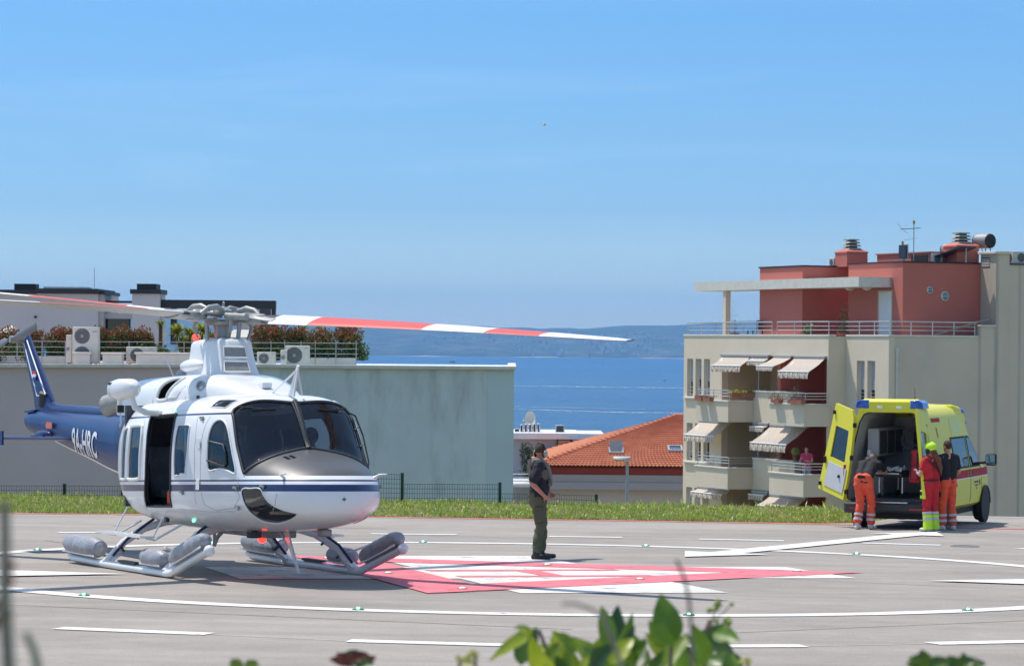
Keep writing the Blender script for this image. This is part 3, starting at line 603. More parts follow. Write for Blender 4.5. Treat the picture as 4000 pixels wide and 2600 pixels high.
# ================================================================== apartment house, right
M['beige'] = mat('beige_plaster', (0.68,0.585,0.455), 0.9, noise=(0.5, 0.05, 6), bump=(20, 0.15, 0.02), streak=((0.8,0.8,0.10), 0.14, (0.33,0.32,0.28)))
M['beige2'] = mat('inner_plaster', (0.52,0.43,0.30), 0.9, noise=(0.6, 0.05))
M['red'] = mat('brick_red_plaster', (0.50,0.15,0.115), 0.9, noise=(0.5, 0.07, 6), bump=(18, 0.15, 0.02))
M['shutter'] = mat('grey_shutter', (0.48,0.48,0.49), 0.6)
M['frame_w'] = mat('white_window_frame', (0.7,0.7,0.7), 0.5)
M['aptglass'] = glass_mat('apartment_glass', (0.10,0.12,0.14), base=0.10)
M['room_dark'] = mat('dim_room', (0.10,0.10,0.10), 0.9)  # room shade painted as a flat dark colour behind the panes
M['ledge'] = mat('stone_ledge', (0.62,0.60,0.55), 0.8, noise=(4, 0.08))
AU = Vector((0.3976,-0.9176,0)); AW = Vector((0.9176,0.3976,0)); ZB = -14.0
_d = _rt*((3237-2000)/FPX)+_fw; AP = Vector((_d[0]*122/_d[1], 122, CZ+ZB))
apt = thing('apartment_house', 'beige apartment house with striped awnings and brick-red rooftop storey', 'building', AP, math.atan2(-0.9176, 0.3976))
def Z(z): return z-ZB            # heights below are relative to the camera
def ab(rects, name, m, parent=None, **k):
    g = G()
    for (s0,s1,t0,t1,z0,z1) in rects: g.b2((s0,t0,Z(z0)), (s1,t1,Z(z1)))
    return g.build(name, m, parent or apt, **k)
def wall_holes(s0, s1, z0, z1, holes, t0, t1, name, m):
    """plane wall (thickness t0..t1) with rectangular openings"""
    ss = sorted({s0, s1} | {h[0] for h in holes} | {h[1] for h in holes}); zs = sorted({z0, z1} | {h[2] for h in holes} | {h[3] for h in holes}); g = G()
    def hole(a, b): return any(h[0] <= a <= h[1] and h[2] <= b <= h[3] for h in holes)
    for i in range(len(ss)-1):
        for j in range(len(zs)-1):
            if hole((ss[i]+ss[i+1])/2, (zs[j]+zs[j+1])/2): continue
            for t in (t0, t1): g.quad((ss[i],t,Z(zs[j])), (ss[i+1],t,Z(zs[j])), (ss[i+1],t,Z(zs[j+1])), (ss[i],t,Z(zs[j+1])))
            if i == 0 or hole((ss[i-1]+ss[i])/2, (zs[j]+zs[j+1])/2): g.quad((ss[i],t0,Z(zs[j])), (ss[i],t1,Z(zs[j])), (ss[i],t1,Z(zs[j+1])), (ss[i],t0,Z(zs[j+1])))
            if i == len(ss)-2 or hole((ss[i+1]+ss[i+2])/2, (zs[j]+zs[j+1])/2): g.quad((ss[i+1],t0,Z(zs[j])), (ss[i+1],t1,Z(zs[j])), (ss[i+1],t1,Z(zs[j+1])), (ss[i+1],t0,Z(zs[j+1])))
            if j == 0 or hole((ss[i]+ss[i+1])/2, (zs[j-1]+zs[j])/2): g.quad((ss[i],t0,Z(zs[j])), (ss[i+1],t0,Z(zs[j])), (ss[i+1],t1,Z(zs[j])), (ss[i],t1,Z(zs[j])))
            if j == len(zs)-2 or hole((ss[i]+ss[i+1])/2, (zs[j+1]+zs[j+2])/2): g.quad((ss[i],t0,Z(zs[j+1])), (ss[i+1],t0,Z(zs[j+1])), (ss[i+1],t1,Z(zs[j+1])), (ss[i],t1,Z(zs[j+1])))
    bm = None
    return g.build(name, m, apt)
ST = 2.86
holes = []; wins = []
for k in range(3):
    o = -ST*k
    holes += [(-9.4,-6.48,-2.9+o,-0.37+o), (-6.48,-2.76,-1.93+o,-0.37+o), (-2.76,-0.13,-2.9+o,-0.37+o)]
    for a in (-12.76,-11.94,-11.12): wins.append((a,a+0.58,-2.22+o,-0.55+o))
wall_holes(-13.09, 0.0, -13.5, 0.45, holes+wins, 0.0, 0.30, 'facade_wall', M['beige'])
# window pieces: frame, shutter half down, pane, small rail
def window(a, b, z0, z1, t, shut):
    o = ab([(a,a+0.05,t+0.16,t+0.21,z0,z1),(b-0.05,b,t+0.16,t+0.21,z0,z1),(a+0.052,b-0.052,t+0.16,t+0.21,z1-0.05,z1),(a+0.052,b-0.052,t+0.16,t+0.21,z0,z0+0.05)], 'window', M['frame_w'])
    zs_ = z1-0.052-(z1-z0-0.1)*shut
    ab([(a+0.054,b-0.054,t+0.185,t+0.19,z0+0.05,zs_)], 'pane', M['aptglass'], o)
    g = G(); n = max(1, int((z1-0.052-zs_)/0.06))
    for i in range(n): zc = zs_+(i+0.5)*(z1-0.052-zs_)/n; g.b2((a+0.054,t+0.165,Z(zc-0.024)), (b-0.054,t+0.18,Z(zc+0.024)))
    g.build('roller_shutter', M['shutter'], o)
    ab([(a+0.01,b-0.01,t+0.26,t+0.28,z0,z1)], 'room_back', M['room_dark'], o)
    for q in (0.10,0.25,0.40):
        g = G(); g.tube([(a+0.0,t+0.06,Z(z0+q)), (b,t+0.06,Z(z0+q))], 0.014, 6); g.build('guard_rail', M['steel'], o)
for i, (a, b, z0, z1) in enumerate(wins): window(a, b, z0, z1, 0.0, (0.62,0.55,0.6,0.85,0.4,0.5,0.7,0.7,0.7)[i])
for k in range(3): ab([(-12.95,-10.3,-0.10,0.02,-2.33-ST*k,-2.25-ST*k)], 'sill_ledge', M['ledge'], bevel=0.01)
# loggia insides
for k in range(3):
    o = -ST*k
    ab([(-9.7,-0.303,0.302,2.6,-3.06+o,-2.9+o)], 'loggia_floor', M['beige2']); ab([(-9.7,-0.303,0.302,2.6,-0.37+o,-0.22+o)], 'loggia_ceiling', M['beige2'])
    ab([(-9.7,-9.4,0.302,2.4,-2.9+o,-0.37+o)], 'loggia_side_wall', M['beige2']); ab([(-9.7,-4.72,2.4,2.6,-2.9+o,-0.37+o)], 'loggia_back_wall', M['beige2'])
    ab([(-4.70,-0.303,2.4,2.6,-2.9+o,-0.37+o)], 'loggia_back_wall', M['red']); ab([(-0.36,-0.303,0.302,2.39,-2.9+o,-0.37+o)], 'loggia_side_wall', M['red'])
    ab([(-4.90,-4.62,0.305,2.4,-2.9+o,-0.37+o)], 'partition_wall', M['red'])
    d_ = ab([(-8.4,-8.33,2.34,2.4,-2.9+o,-0.8+o),(-6.97,-6.9,2.34,2.4,-2.9+o,-0.8+o),(-8.33,-6.97,2.34,2.4,-0.87+o,-0.8+o),(-7.68,-7.62,2.34,2.4,-2.9+o,-0.87+o)], 'balcony_door', M['frame_w']); ab([(-8.32,-6.98,2.37,2.38,-2.9+o,-0.88+o)], 'pane', M['aptglass'], d_)
    d_ = ab([(-3.2,-3.13,2.34,2.4,-2.9+o,-0.8+o),(-1.97,-1.9,2.34,2.4,-2.9+o,-0.8+o),(-3.13,-1.97,2.34,2.4,-0.87+o,-0.8+o),(-2.58,-2.52,2.34,2.4,-2.9+o,-0.87+o)], 'balcony_door', M['frame_w']); ab([(-3.12,-1.98,2.37,2.38,-2.9+o,-0.88+o)], 'pane', M['aptglass'], d_)
    g = G(); g.cyl((-6.9,0.5,Z(-2.9+o)), (-6.9,0.5,Z(-0.37+o)), 0.04); g.build('post', M['grey'], apt, smooth=50)
    # projecting balconies: solid breast, ledge, rails
    for (s0, s1) in ((-9.51,-6.48), (-2.76,0.15)):
        zt, zb = -2.36+o, -3.22+o
        bal = ab([(s0,s1,-1.2,-1.05,zb,zt)], 'balcony', M['beige']); ab([(s1-0.15,s1,-1.048,-0.002,zb,zt)], 'side_breast', M['beige'], bal); ab([(s0,s0+0.15,-1.048,-0.002,zb,zt)], 'side_breast', M['beige'], bal)
        ab([(s0+0.152,s1-0.152,-1.048,-0.002,zb,zb+0.2)], 'floor_slab', M['beige'], bal)
        ab([(s0-0.05,s1+0.05,-1.25,-1.0,zt+0.002,zt+0.07)], 'ledge', M['ledge'], bal, bevel=0.01); ab([(s1-0.2,s1+0.05,-0.998,-0.005,zt+0.002,zt+0.068)], 'ledge', M['ledge'], bal, bevel=0.01)
        for q in (0.18,0.30,0.42):
            g = G(); r_ = 0.026 if q > 0.4 else 0.016; g.tube([(s0+0.05,-1.12,Z(zt+0.07+q)), (s1-0.04,-1.12,Z(zt+0.07+q)), (s1-0.04,-0.02,Z(zt+0.07+q))], r_, 6); g.build('rail', M['steel'], bal, smooth=50)
        for x in (s0+0.06, (s0+s1)/2, s1-0.04):
            g = G(); g.cyl((x,-1.12,Z(zt+0.05)), (x,-1.12,Z(zt+0.49)), 0.02, n=6); g.build('rail_post', M['steel'], bal)
    ab([(-6.45,-2.79,-0.06,0.34,-1.93+o,-1.86+o)], 'ledge', M['ledge'], bevel=0.01)
# awnings
M['awn'] = mat('awning_cloth', (0.66,0.57,0.49), 0.9); 
def awn_mat():
    nt = M['awn'].node_tree; b = nt.nodes['Principled BSDF']; co = nt.nodes.new('ShaderNodeTexCoord'); sp = nt.nodes.new('ShaderNodeSeparateXYZ'); nt.links.new(co.outputs['Object'], sp.inputs[0])
    w = nt.nodes.new('ShaderNodeMath'); w.operation = 'MULTIPLY'; w.inputs[1].default_value = 5.0; nt.links.new(sp.outputs[0], w.inputs[0])
    f = nt.nodes.new('ShaderNodeMath'); f.operation = 'FRACT'; nt.links.new(w.outputs[0], f.inputs[0])
    r = nt.nodes.new('ShaderNodeValToRGB'); r.color_ramp.interpolation = 'CONSTANT'; r.color_ramp.elements[0].color = (0.74,0.68,0.60,1); r.color_ramp.elements[1].position = 0.62; r.color_ramp.elements[1].color = (0.40,0.25,0.19,1)
    e = r.color_ramp.elements.new(0.80); e.color = (0.70,0.62,0.54,1); e = r.color_ramp.elements.new(0.90); e.color = (0.44,0.30,0.23,1)
    nt.links.new(f.outputs[0], r.inputs[0]); nt.links.new(r.outputs[0], b.inputs['Base Color'])
    t = nt.nodes.new('ShaderNodeBsdfTranslucent'); nt.links.new(r.outputs[0], t.inputs[0]); mx_ = nt.nodes.new('ShaderNodeMixShader'); mx_.inputs[0].default_value = 0.3
    nt.links.new(b.outputs[0], mx_.inputs[1]); nt.links.new(t.outputs[0], mx_.inputs[2]); nt.links.new(mx_.outputs[0], nt.nodes['Material Output'].inputs[0])
awn_mat()
AWN = [(-9.3,-6.6,-0.40,0.55,-0.82,0.26), (-6.55,-4.95,-0.40,0.28,-0.60,0.18), (-4.45,-2.95,-0.42,0.95,-0.80,0.2), (-2.70,-0.12,-0.42,0.85,-1.00,0.28),
       (-11.3,-8.4,-3.30,0.85,-3.89,0.28), (-6.24,-4.95,-3.28,0.28,-3.40,0.20), (-4.74,-1.6,-3.32,1.05,-4.02,0.32),
       (-11.4,-8.42,-6.24,0.45,-6.42,0.22), (-6.3,-4.95,-6.18,0.28,-6.28,0.22), (-4.73,-1.66,-6.26,0.75,-6.66,0.25)]
for (s0, s1, zt, pr, zb, va) in AWN:
    g = G(); n = 24; V = []; rng = random.Random(int(s0*10+zt*100))
    for i in range(n+1):
        s = s0+(s1-s0)*i/n; ph_ = i*1.9
        V += [(s,-0.06,Z(zt)), (s,-pr*0.5,Z((zt+zb)/2-0.025)), (s,-pr,Z(zb)), (s,-pr-0.03-0.025*math.sin(ph_),Z(zb-va*0.55)), (s,-pr-0.02+0.045*math.sin(ph_*0.8),Z(zb-va*(1.0+0.06*math.sin(i*2.2))))]
    g.add(V, [(5*i+j, 5*i+5+j, 5*i+6+j, 5*i+1+j) for i in range(n) for j in range(4)])
    o = g.build('awning', M['awn'], apt, smooth=60, recalc=False)
    g = G(); g.tube([(s0-0.02,-pr,Z(zb)), (s1+0.02,-pr,Z(zb))], 0.03, 8); g.build('front_bar', M['white'], o, smooth=50)
    g = G(); g.b2((s0-0.03,-0.14,Z(zt-0.02)), (s1+0.03,-0.005,Z(zt+0.07))); g.build('cassette', M['grey'], o, bevel=0.01)
    for s in (s0+0.15, s1-0.15):
        g = G(); g.tube([(s,-0.1,Z(zt-0.06)), (s+(0.18 if s < (s0+s1)/2 else -0.18),-pr*0.55,Z((zt+zb)/2-0.07)), (s,-pr+0.02,Z(zb-0.03))], 0.018, 6); g.build('folding_arm', M['white'], o, smooth=50)
# return wall, recessed bay, big blind wall
ab([(-0.30,0.0,0.302,0.79,-13.5,0.45)], 'return_wall', M['beige'])
rw = [(a,b,-2.22-ST*k,-0.52-ST*k) for k in range(3) for a, b in ((0.93,1.56),(1.78,2.4))]
wall_holes(0.0, 3.46, -13.5, 0.45, rw, 0.792, 1.06, 'bay_wall', M['beige'])
for (a, b, z0, z1) in rw: window(a, b, z0, z1, 0.79, 0.7)
for k in range(3): ab([(0.85,2.5,0.69,0.81,-2.32-ST*k,-2.24-ST*k)], 'sill_ledge', M['ledge'], bevel=0.01)
M['blind'] = mat('stained_blind_wall_plaster', (0.60,0.51,0.41), 0.9, noise=(0.45, 0.06, 6), bump=(20, 0.15, 0.02), streak=((0.7,0.45,0.22), 0.13, (0.30,0.29,0.25)))
def wall_stains(m, spots):
    """dark rain runs below the parapet ends: (position along the wall, half width)"""
    nt = m.node_tree; b = nt.nodes['Principled BSDF']; src = b.inputs['Base Color'].links[0].from_socket; co = nt.nodes.new('ShaderNodeTexCoord'); sp = nt.nodes.new('ShaderNodeSeparateXYZ'); nt.links.new(co.outputs['Object'], sp.inputs[0])
    mp_ = nt.nodes.new('ShaderNodeMapping'); mp_.inputs['Scale'].default_value = (4,4,0.35); nt.links.new(co.outputs['Object'], mp_.inputs[0]); n = nt.nodes.new('ShaderNodeTexNoise'); n.inputs['Scale'].default_value = 1; n.inputs['Detail'].default_value = 6; nt.links.new(mp_.outputs[0], n.inputs['Vector'])
    for y, w in spots:
        d = nt.nodes.new('ShaderNodeMath'); d.operation = 'SUBTRACT'; d.inputs[1].default_value = y; nt.links.new(sp.outputs[1], d.inputs[0]); a = nt.nodes.new('ShaderNodeMath'); a.operation = 'ABSOLUTE'; nt.links.new(d.outputs[0], a.inputs[0])
        r = nt.nodes.new('ShaderNodeMapRange'); r.inputs[1].default_value = 0; r.inputs[2].default_value = w; r.inputs[3].default_value = 0.75; r.inputs[4].default_value = 0; nt.links.new(a.outputs[0], r.inputs[0])
        k = nt.nodes.new('ShaderNodeMath'); k.operation = 'MULTIPLY'; nt.links.new(r.outputs[0], k.inputs[0]); nt.links.new(n.outputs[0], k.inputs[1]); x = nt.nodes.new('ShaderNodeMixRGB'); x.inputs[2].default_value = (0.13,0.125,0.11,1); nt.links.new(k.outputs[0], x.inputs[0]); nt.links.new(src, x.inputs[1]); src = x.outputs[0]
    nt.links.new(src, b.inputs['Base Color'])
wall_stains(M['blind'], ((5.02,0.12),(5.80,0.16),(6.9,0.10),(8.6,0.14)))
ab([(3.16,3.46,1.062,5.0,-13.5,0.45)], 'blind_wall', M['blind']); ab([(3.16,3.458,5.002,5.77,-13.5,0.9)], 'blind_wall', M['blind']); ab([(2.3,3.46,5.772,6.40,-13.5,3.85)], 'stair_tower', M['blind'])
ab([(2.3,3.46,6.402,16.0,-13.5,3.42)], 'stair_tower', M['blind']); ab([(-13.0,3.1,14.5,16,-13.5,0.3)], 'rear_wall', M['beige']); ab([(-13.09,-12.8,0.302,14.5,-13.5,0.45)], 'side_wall', M['beige'])
ab([(2.18,3.56,5.68,6.46,3.852,3.97)], 'tower_cap', M['ledge'], bevel=0.02); ab([(3.1,3.52,4.97,5.77,0.902,0.97)], 'tower_cap', M['ledge'], bevel=0.01); ab([(2.25,3.52,6.47,16,3.422,3.48)], 'tower_cap', M['phdark'])
g = G()
for i in range(5): g.b2((2.42,5.755,Z(3.35+i*0.07)), (2.98,5.77,Z(3.39+i*0.07)))
o = g.build('vent_grille', M['ledge'], apt); ab([(2.4,3.0,5.766,5.7705,3.3,3.72)], 'grille_back', M['dark'], o)
g = G(); g.cyl((3.50,1.14,Z(-13)), (3.50,1.14,Z(-0.1)), 0.05, n=8); g.cyl((3.51,1.14,Z(-0.14)), (3.51,1.14,Z(0.02)), 0.08, n=8); g.build('downpipe', M['ledge'], apt, smooth=40)
# terrace: coping, floor, rails
ab([(-13.12,0.05,-0.03,0.34,0.452,0.53)], 'coping', M['ledge'], bevel=0.01); ab([(0.052,3.5,0.76,1.1,0.452,0.53)], 'coping', M['ledge'], bevel=0.01); ab([(3.12,3.5,1.102,4.96,0.452,0.53)], 'coping', M['ledge'], bevel=0.01)
ab([(-12.79,3.15,1.07,14.5,0.1,0.3)], 'terrace_floor', M['roofgrey']); ab([(-12.79,-0.32,0.31,1.068,0.1,0.3)], 'terrace_floor', M['roofgrey'])
rt_ = lambda pts, zz, r_=0.018: [(s,t,Z(zz)) for s, t in pts]
for zz, r_ in ((1.06,0.03),(0.88,0.017),(0.72,0.017)):
    for pts in ([(-12.95,0.12),(-5.0,0.12)], [(-4.6,0.12),(-0.2,0.12),(-0.2,0.92),(3.3,0.92),(3.3,4.9)]):
        g = G(); g.tube(rt_(pts, zz), r_, 6); g.build('terrace_rail', M['steel'], apt, smooth=40)
for s, t in [(-12.95+1.32*i,0.12) for i in range(7)]+[(-4.6,0.12),(-3.1,0.12),(-1.7,0.12),(-0.2,0.12),(0.9,0.92),(2.1,0.92),(3.3,0.92),(3.3,1.9),(3.3,2.9),(3.3,3.9),(3.3,4.88)]:
    g = G(); g.cyl((s,t,Z(0.5)), (s,t,Z(1.07)), 0.022, n=6); g.build('rail_post', M['steel'], apt)
# red rooftop storey
ab([(-7.75,-3.95,0.95,9.0,0.302,3.40)], 'roof_storey', M['red']); ab([(-1.62-0.5,2.27,2.12,9.0,0.302,3.46)], 'roof_storey', M['red']); ab([(-3.948,-2.122,4.2,9.0,0.302,3.40)], 'roof_storey', M['red'])
ab([(-7.80,-3.90,0.90,9.0,3.402,3.46)], 'roof_edge', M['phdark']); ab([(-2.17,2.32,2.07,5.76,3.462,3.52)], 'roof_edge', M['phdark'])
ab([(-13.2,1.45,0.55,2.115,2.47,2.87)], 'canopy_slab', M['ledge']); ab([(-2.10,1.45,2.0,2.118,2.472,2.868)], 'canopy_slab', M['ledge'])
ab([(-10.56,-10.28,0.62,0.86,0.302,2.468)], 'canopy_column', M['beige'])
d_ = ab([(0.36,0.42,2.08,2.118,0.32,2.36),(1.44,1.50,2.08,2.118,0.32,2.36),(0.42,1.44,2.08,2.118,2.30,2.36)], 'terrace_door', M['beige2']); ab([(0.422,1.438,2.095,2.117,0.32,2.298)], 'door_leaf', M['frame_w'], d_)
for t, z, r_ in ((3.38,2.37,0.14),(4.09,2.13,0.19)):
    g = G(); g.lathe([(r_,0),(r_,0.04),(r_*0.82,0.05),(r_*0.82,0.02)], (2.27,t,Z(z)), 20, axis=(1,0,0)); o = g.build('porthole', M['ledge'], apt, smooth=30); g = G(); g.lathe([(r_*0.81,0.022),(0.01,0.03)], (2.27,t,Z(z)), 20, axis=(1,0,0)); g.build('pane', glass_mat('porthole_glass', (0.4,0.5,0.6), base=0.15), o, smooth=30)
for s, t in ((-0.9,1.5),(0.3,1.6)):
    g = G(); g.lathe([(0.20,0),(0.19,-0.05),(0.11,-0.10),(0.02,-0.115)], (s,t,Z(2.468)), 14); g.build('ceiling_lamp', M['ledge'], apt, smooth=60)
# roof things: chimneys, upper red box
M['cowl'] = mat('cowl_concrete', (0.34,0.315,0.26), 0.9, noise=(8, 0.2))
def chimney(s, t, w, z0, z1):
    o = ab([(s-w/2,s+w/2,t-w/2,t+w/2,z0,z1)], 'chimney', M['red'])
    g = G(); g.loft([[(s+sx_*r_,t+sy_*r_,Z(zz)) for sx_, sy_ in ((-1,-1),(1,-1),(1,1),(-1,1))] for r_, zz in ((w/2+0.03,z1+0.002),(w/2+0.02,z1+0.05),(w*0.3,z1+0.16))]); g.build('shoulder', M['red'], o)
    for i in range(3):
        g = G(); zz = z1+0.15+i*0.13; k = w*(0.33-0.02*i); g.loft([[(s+sx_*r_,t+sy_*r_,Z(q)) for sx_, sy_ in ((-1,-1),(1,-1),(1,1),(-1,1))] for r_, q in ((k,zz),(k*0.78,zz+0.07))]); g.build('cowl_tile', M['cowl'], o)
        g = G(); g.b2((s-k*0.55,t-k*0.55,Z(zz+0.072)), (s+k*0.55,t+k*0.55,Z(zz+0.118))); g.build('cowl_spacer', M['dark'], o)
    g = G(); g.b2((s-w*0.25,t-w*0.25,Z(z1+0.542)), (s+w*0.25,t+w*0.25,Z(z1+0.585))); g.build('cowl_cap', M['cowl'], o)
chimney(-3.6, 3.1, 1.0, 3.41, 4.00); chimney(1.55, 5.3, 1.05, 3.47, 4.17)
ab([(-3.0,1.2,4.0,6.0,3.47,3.92)], 'lift_housing', M['red']); ab([(-3.05,1.25,3.95,6.05,3.922,3.97)], 'roof_edge', M['red']); g = G()
for i in range(5): g.b2((-0.2,3.97,Z(3.50+i*0.07)), (1.1,3.998,Z(3.55+i*0.07)))
g.build('louvre', M['phdark'], apt)
# things standing on the roof
def apt_w(s, t, z): return AP + AU*s + AW*t + Vector((0,0,Z(z)))
def on_apt(name, label, cat, s, t, z, group=None): return thing(name, label, cat, apt_w(s, t, z), math.atan2(-0.9176, 0.3976), group)
M['drum'] = mat('dull_zinc', (0.30,0.31,0.32), 0.5, 0.4, noise=(5, 0.15))
def tank(label, s, t, z, r_, ln, ang):
    o = on_apt('water_heater_tank', label, 'tank', s, t, z, 'silver tanks on the red roof'); rot = Matrix.Rotation(ang, 3, 'Z'); ax = rot @ Vector((0,1,0)); c = Vector((0,0,0.32+r_))
    g = G(); g.lathe([(r_,-ln/2),(r_,ln/2)], c, 20, axis=ax); g.build('drum', M['drum'], o, smooth=40)
    for q in (-1, 1): g = G(); g.lathe([(r_*1.01,ln/2+0.001),(r_*0.96,ln/2+0.06),(r_*0.5,ln/2+0.10),(0.01,ln/2+0.11)], c, 20, axis=ax*q); g.build('end_cap', M['black'], o, smooth=60)
    g = G()
    for x in (-0.25,0.25): g.cyl(Vector((x,-0.2,0)), c+Vector((x*0.6,-0.2,-r_*0.8)), 0.025, n=6); g.cyl(Vector((x,0.2,0)), c+Vector((x*0.6,0.2,-r_*0.8)), 0.025, n=6)
    g.build('stand', M['grey'], o)
tank('large silver tank with black end beside the stair tower', 1.85, 6.2, 3.80, 0.30, 0.7, R(-78)); tank('smaller silver tank left of the right red chimney', -0.75, 6.2, 3.55, 0.26, 0.6, R(-78))
o = on_apt('solar_panel', 'dark sloping solar panel leaning below the right roof tank', 'solar panel', 1.6, 4.4, 3.5); g = G(); g.bar((-1.3,0,0.02), (1.1,0.5,0.62), 0.9, 0.06); g.build('panel', mat('solar_glass', (0.02,0.022,0.03), 0.2), o); g = G(); g.cyl((1.05,0.45,0), (1.05,0.45,0.58), 0.03, n=6); g.build('prop', M['grey'], o)
o = on_apt('signal_panel', 'upright dark square panel with yellow beacon on the red roof', 'panel', 0.75, 3.0, 3.5); g = G(); g.b2((-0.28,-0.02,0.18), (0.28,0.04,0.72)); g.build('panel', mat('panel_face', (0.015,0.018,0.03), 0.3), o, bevel=0.01); g = G(); g.b2((-0.30,0.042,0.16), (0.30,0.10,0.74)); g.build('panel_frame', M['grey'], o); g = G(); g.cyl((0,0.05,0), (0,0.05,0.16), 0.05, n=8); g.build('stand', M['grey'], o); g = G(); g.cyl((-0.05,0.03,0.74), (-0.05,0.03,0.88), 0.05, n=8); g.build('beacon', mat('amber_lens', (0.45,0.25,0.03), 0.3), o)
o = on_apt('television_antenna', 'tall rooftop television antenna above the red storey', 'antenna', 1.3, 3.2, 3.47); g = G(); g.cyl((0,0,0), (0,0,1.62), 0.022, n=6); g.build('mast', M['grey'], o)
g = G(); g.tube([(-0.95,0,1.42),(0.45,0,1.42)], 0.014, 5); 
for i in range(9): g.tube([(-0.9+i*0.165,-0.11,1.42),(-0.9+i*0.165,0.11,1.42)], 0.008, 4)
g.build('upper_yagi', M['dark'], o); g = G(); g.tube([(-0.75,0,0.98),(0.2,0,1.02)], 0.012, 5); g.build('lower_yagi', M['grey'], o)
g = G(); g.tube([(-0.9,-0.25,1.65),(-0.95,0,1.45),(-0.9,0.25,1.25)], 0.01, 4); g.tube([(-0.9,0.25,1.65),(-0.95,0,1.45),(-0.9,-0.25,1.25)], 0.01, 4); g.build('reflector', M['grey'], o); g = G(); g.cyl((0,0,1.6),(0,0,1.74),0.05,n=8); g.build('beacon', mat('amber_lens2', (0.4,0.22,0.05), 0.4), o)
def roof_box(label, s, t, z, w, d, h):
    o = on_apt('roof_fan_unit', label, 'fan unit', s, t, z, 'fan units on the red roof'); g = G(); g.b2((-w/2,-d/2,0.03), (w/2,d/2,h)); g.build('casing', M['coping'], o, bevel=0.015)
    g = G(); g.lathe([(min(w,h)*0.36,0.0),(min(w,h)*0.36,0.012),(0.02,0.014)], (0,-d/2-0.001,h*0.5), 16, axis=(0,-1,0)); g.build('fan_grille', M['fan'], o); g = G(); g.lathe([(min(d,h)*0.36,0.0),(min(d,h)*0.36,0.012),(0.02,0.014)], (w/2+0.001,0,h*0.5), 16, axis=(1,0,0)); g.build('side_grille', M['fan'], o)
roof_box('pale fan unit left of the right red chimney', 0.9, 4.3, 3.47, 0.9, 0.5, 0.42); roof_box('pale fan unit right of the stair tower', 3.0, 7.1, 3.48, 0.5, 0.8, 0.5); roof_box('small pale unit left of the left red chimney', -4.6, 2.9, 3.46, 0.4, 0.4, 0.35)
o = on_apt('leaning_plank', 'weathered plank leaning on the terrace rail by the stair tower', 'plank', 3.2, 4.0, 0.54); g = G(); g.bar((0,-0.9,0.02), (0.05,1.55,0.68), 0.22, 0.05); g.build('board', mat('old_wood', (0.30,0.25,0.19), 0.9, noise=(8, 0.2)), o)
# plants, people and pots of the balconies and terrace
M['terracotta'] = mat('terracotta', (0.34,0.13,0.08), 0.85, noise=(8, 0.15))
def pot_plant(label, s, t, z, w, h, ph_, cols, n=260, seed=1, trough=False, leaf=0.07, cat='potted plant'):
    o = on_apt('potted_plant', label, cat, s, t, z, 'plants on the apartment balconies'); g = G()
    if trough: g.box((0,0,h/2), (0.22,w,h) if trough == 't' else (w,0.22,h), taper=1.0)
    else: g.lathe([(w*0.36,0),(w*0.5,h*0.86),(w*0.54,h*0.86),(w*0.54,h),(w*0.44,h),(w*0.44,h*0.9)], n=14)
    g.build('pot', M['terracotta'], o, smooth=40); rng = np.random.default_rng(seed); V = []; F_ = []; C = []
    for i in range(n):
        p = np.array((rng.normal()*w*(0.34 if not trough == 't' else 0.15), rng.normal()*w*(0.34 if trough == 't' else 0.2), h+abs(rng.normal())*ph_*0.42)); a = rng.normal(size=3); a[2] += 0.6; a /= np.linalg.norm(a); b = np.cross(a, rng.normal(size=3)); b /= np.linalg.norm(b); l = leaf*rng.uniform(0.6,1.3)
        q = len(V); V += [tuple(p-a*l*0.5), tuple(p+b*l*0.3), tuple(p+a*l*0.5), tuple(p-b*l*0.3)]; F_.append((q,q+1,q+2,q+3)); C.append(np.array(cols[rng.integers(len(cols))])*rng.uniform(0.7,1.3))
    link(leaf_mesh('foliage', V, F_, C, M['leaf']), 'foliage', o); g = G(); g.tube([(0,0,h*0.8),(0.01,0,h+ph_*0.5)], 0.012, 5); g.build('stem', M['terracotta'], o); return o
gr = [(0.06,0.12,0.03),(0.10,0.16,0.05)]
pot_plant('brown trough hanging at the far end of the upper left balcony', -8.9, -1.32, -2.34, 0.62, 0.18, 0.05, gr, 60, 1, True); pot_plant('second brown trough hanging on the upper left balcony rail', -8.1, -1.32, -2.35, 0.62, 0.18, 0.05, gr, 60, 2, True)
yl = [(0.42,0.40,0.04),(0.32,0.36,0.05)]
pot_plant('trough of yellow-green plants on the upper left balcony, facing the windows', -6.42, -0.86, -2.16, 0.5, 0.2, 0.14, yl, 200, 3, 't'); pot_plant('trough of yellow-green plants on the upper left balcony, next to the wall', -6.42, -0.28, -2.16, 0.48, 0.2, 0.14, yl, 200, 4, 't')
pot_plant('trough of red flowers on the upper right balcony', -2.0, -1.28, -2.30, 0.7, 0.15, 0.3, gr+[(0.55,0.05,0.03)], 300, 5, True, 0.055); pot_plant('trough of pink flowers on the upper right balcony', -0.6, -1.28, -2.30, 0.6, 0.15, 0.3, gr+[(0.5,0.06,0.28)], 280, 6, True, 0.055); pot_plant('tall dusky bush in a pot on the upper right balcony', -1.15, -0.85, -2.6, 0.5, 0.35, 0.75, [(0.10,0.11,0.06),(0.14,0.15,0.09)], 380, 7, False, 0.06); pot_plant('trough of green leaves at the corner of the upper right balcony', 0.0, -1.28, -2.30, 0.5, 0.15, 0.3, gr+[(0.5,0.06,0.28)], 200, 8, True, 0.055)
pot_plant('bushy green plant in a brown pot on the lower right loggia wall', -4.25, 0.14, -4.71, 0.36, 0.24, 0.26, [(0.10,0.18,0.04),(0.16,0.24,0.05)], 220, 9)
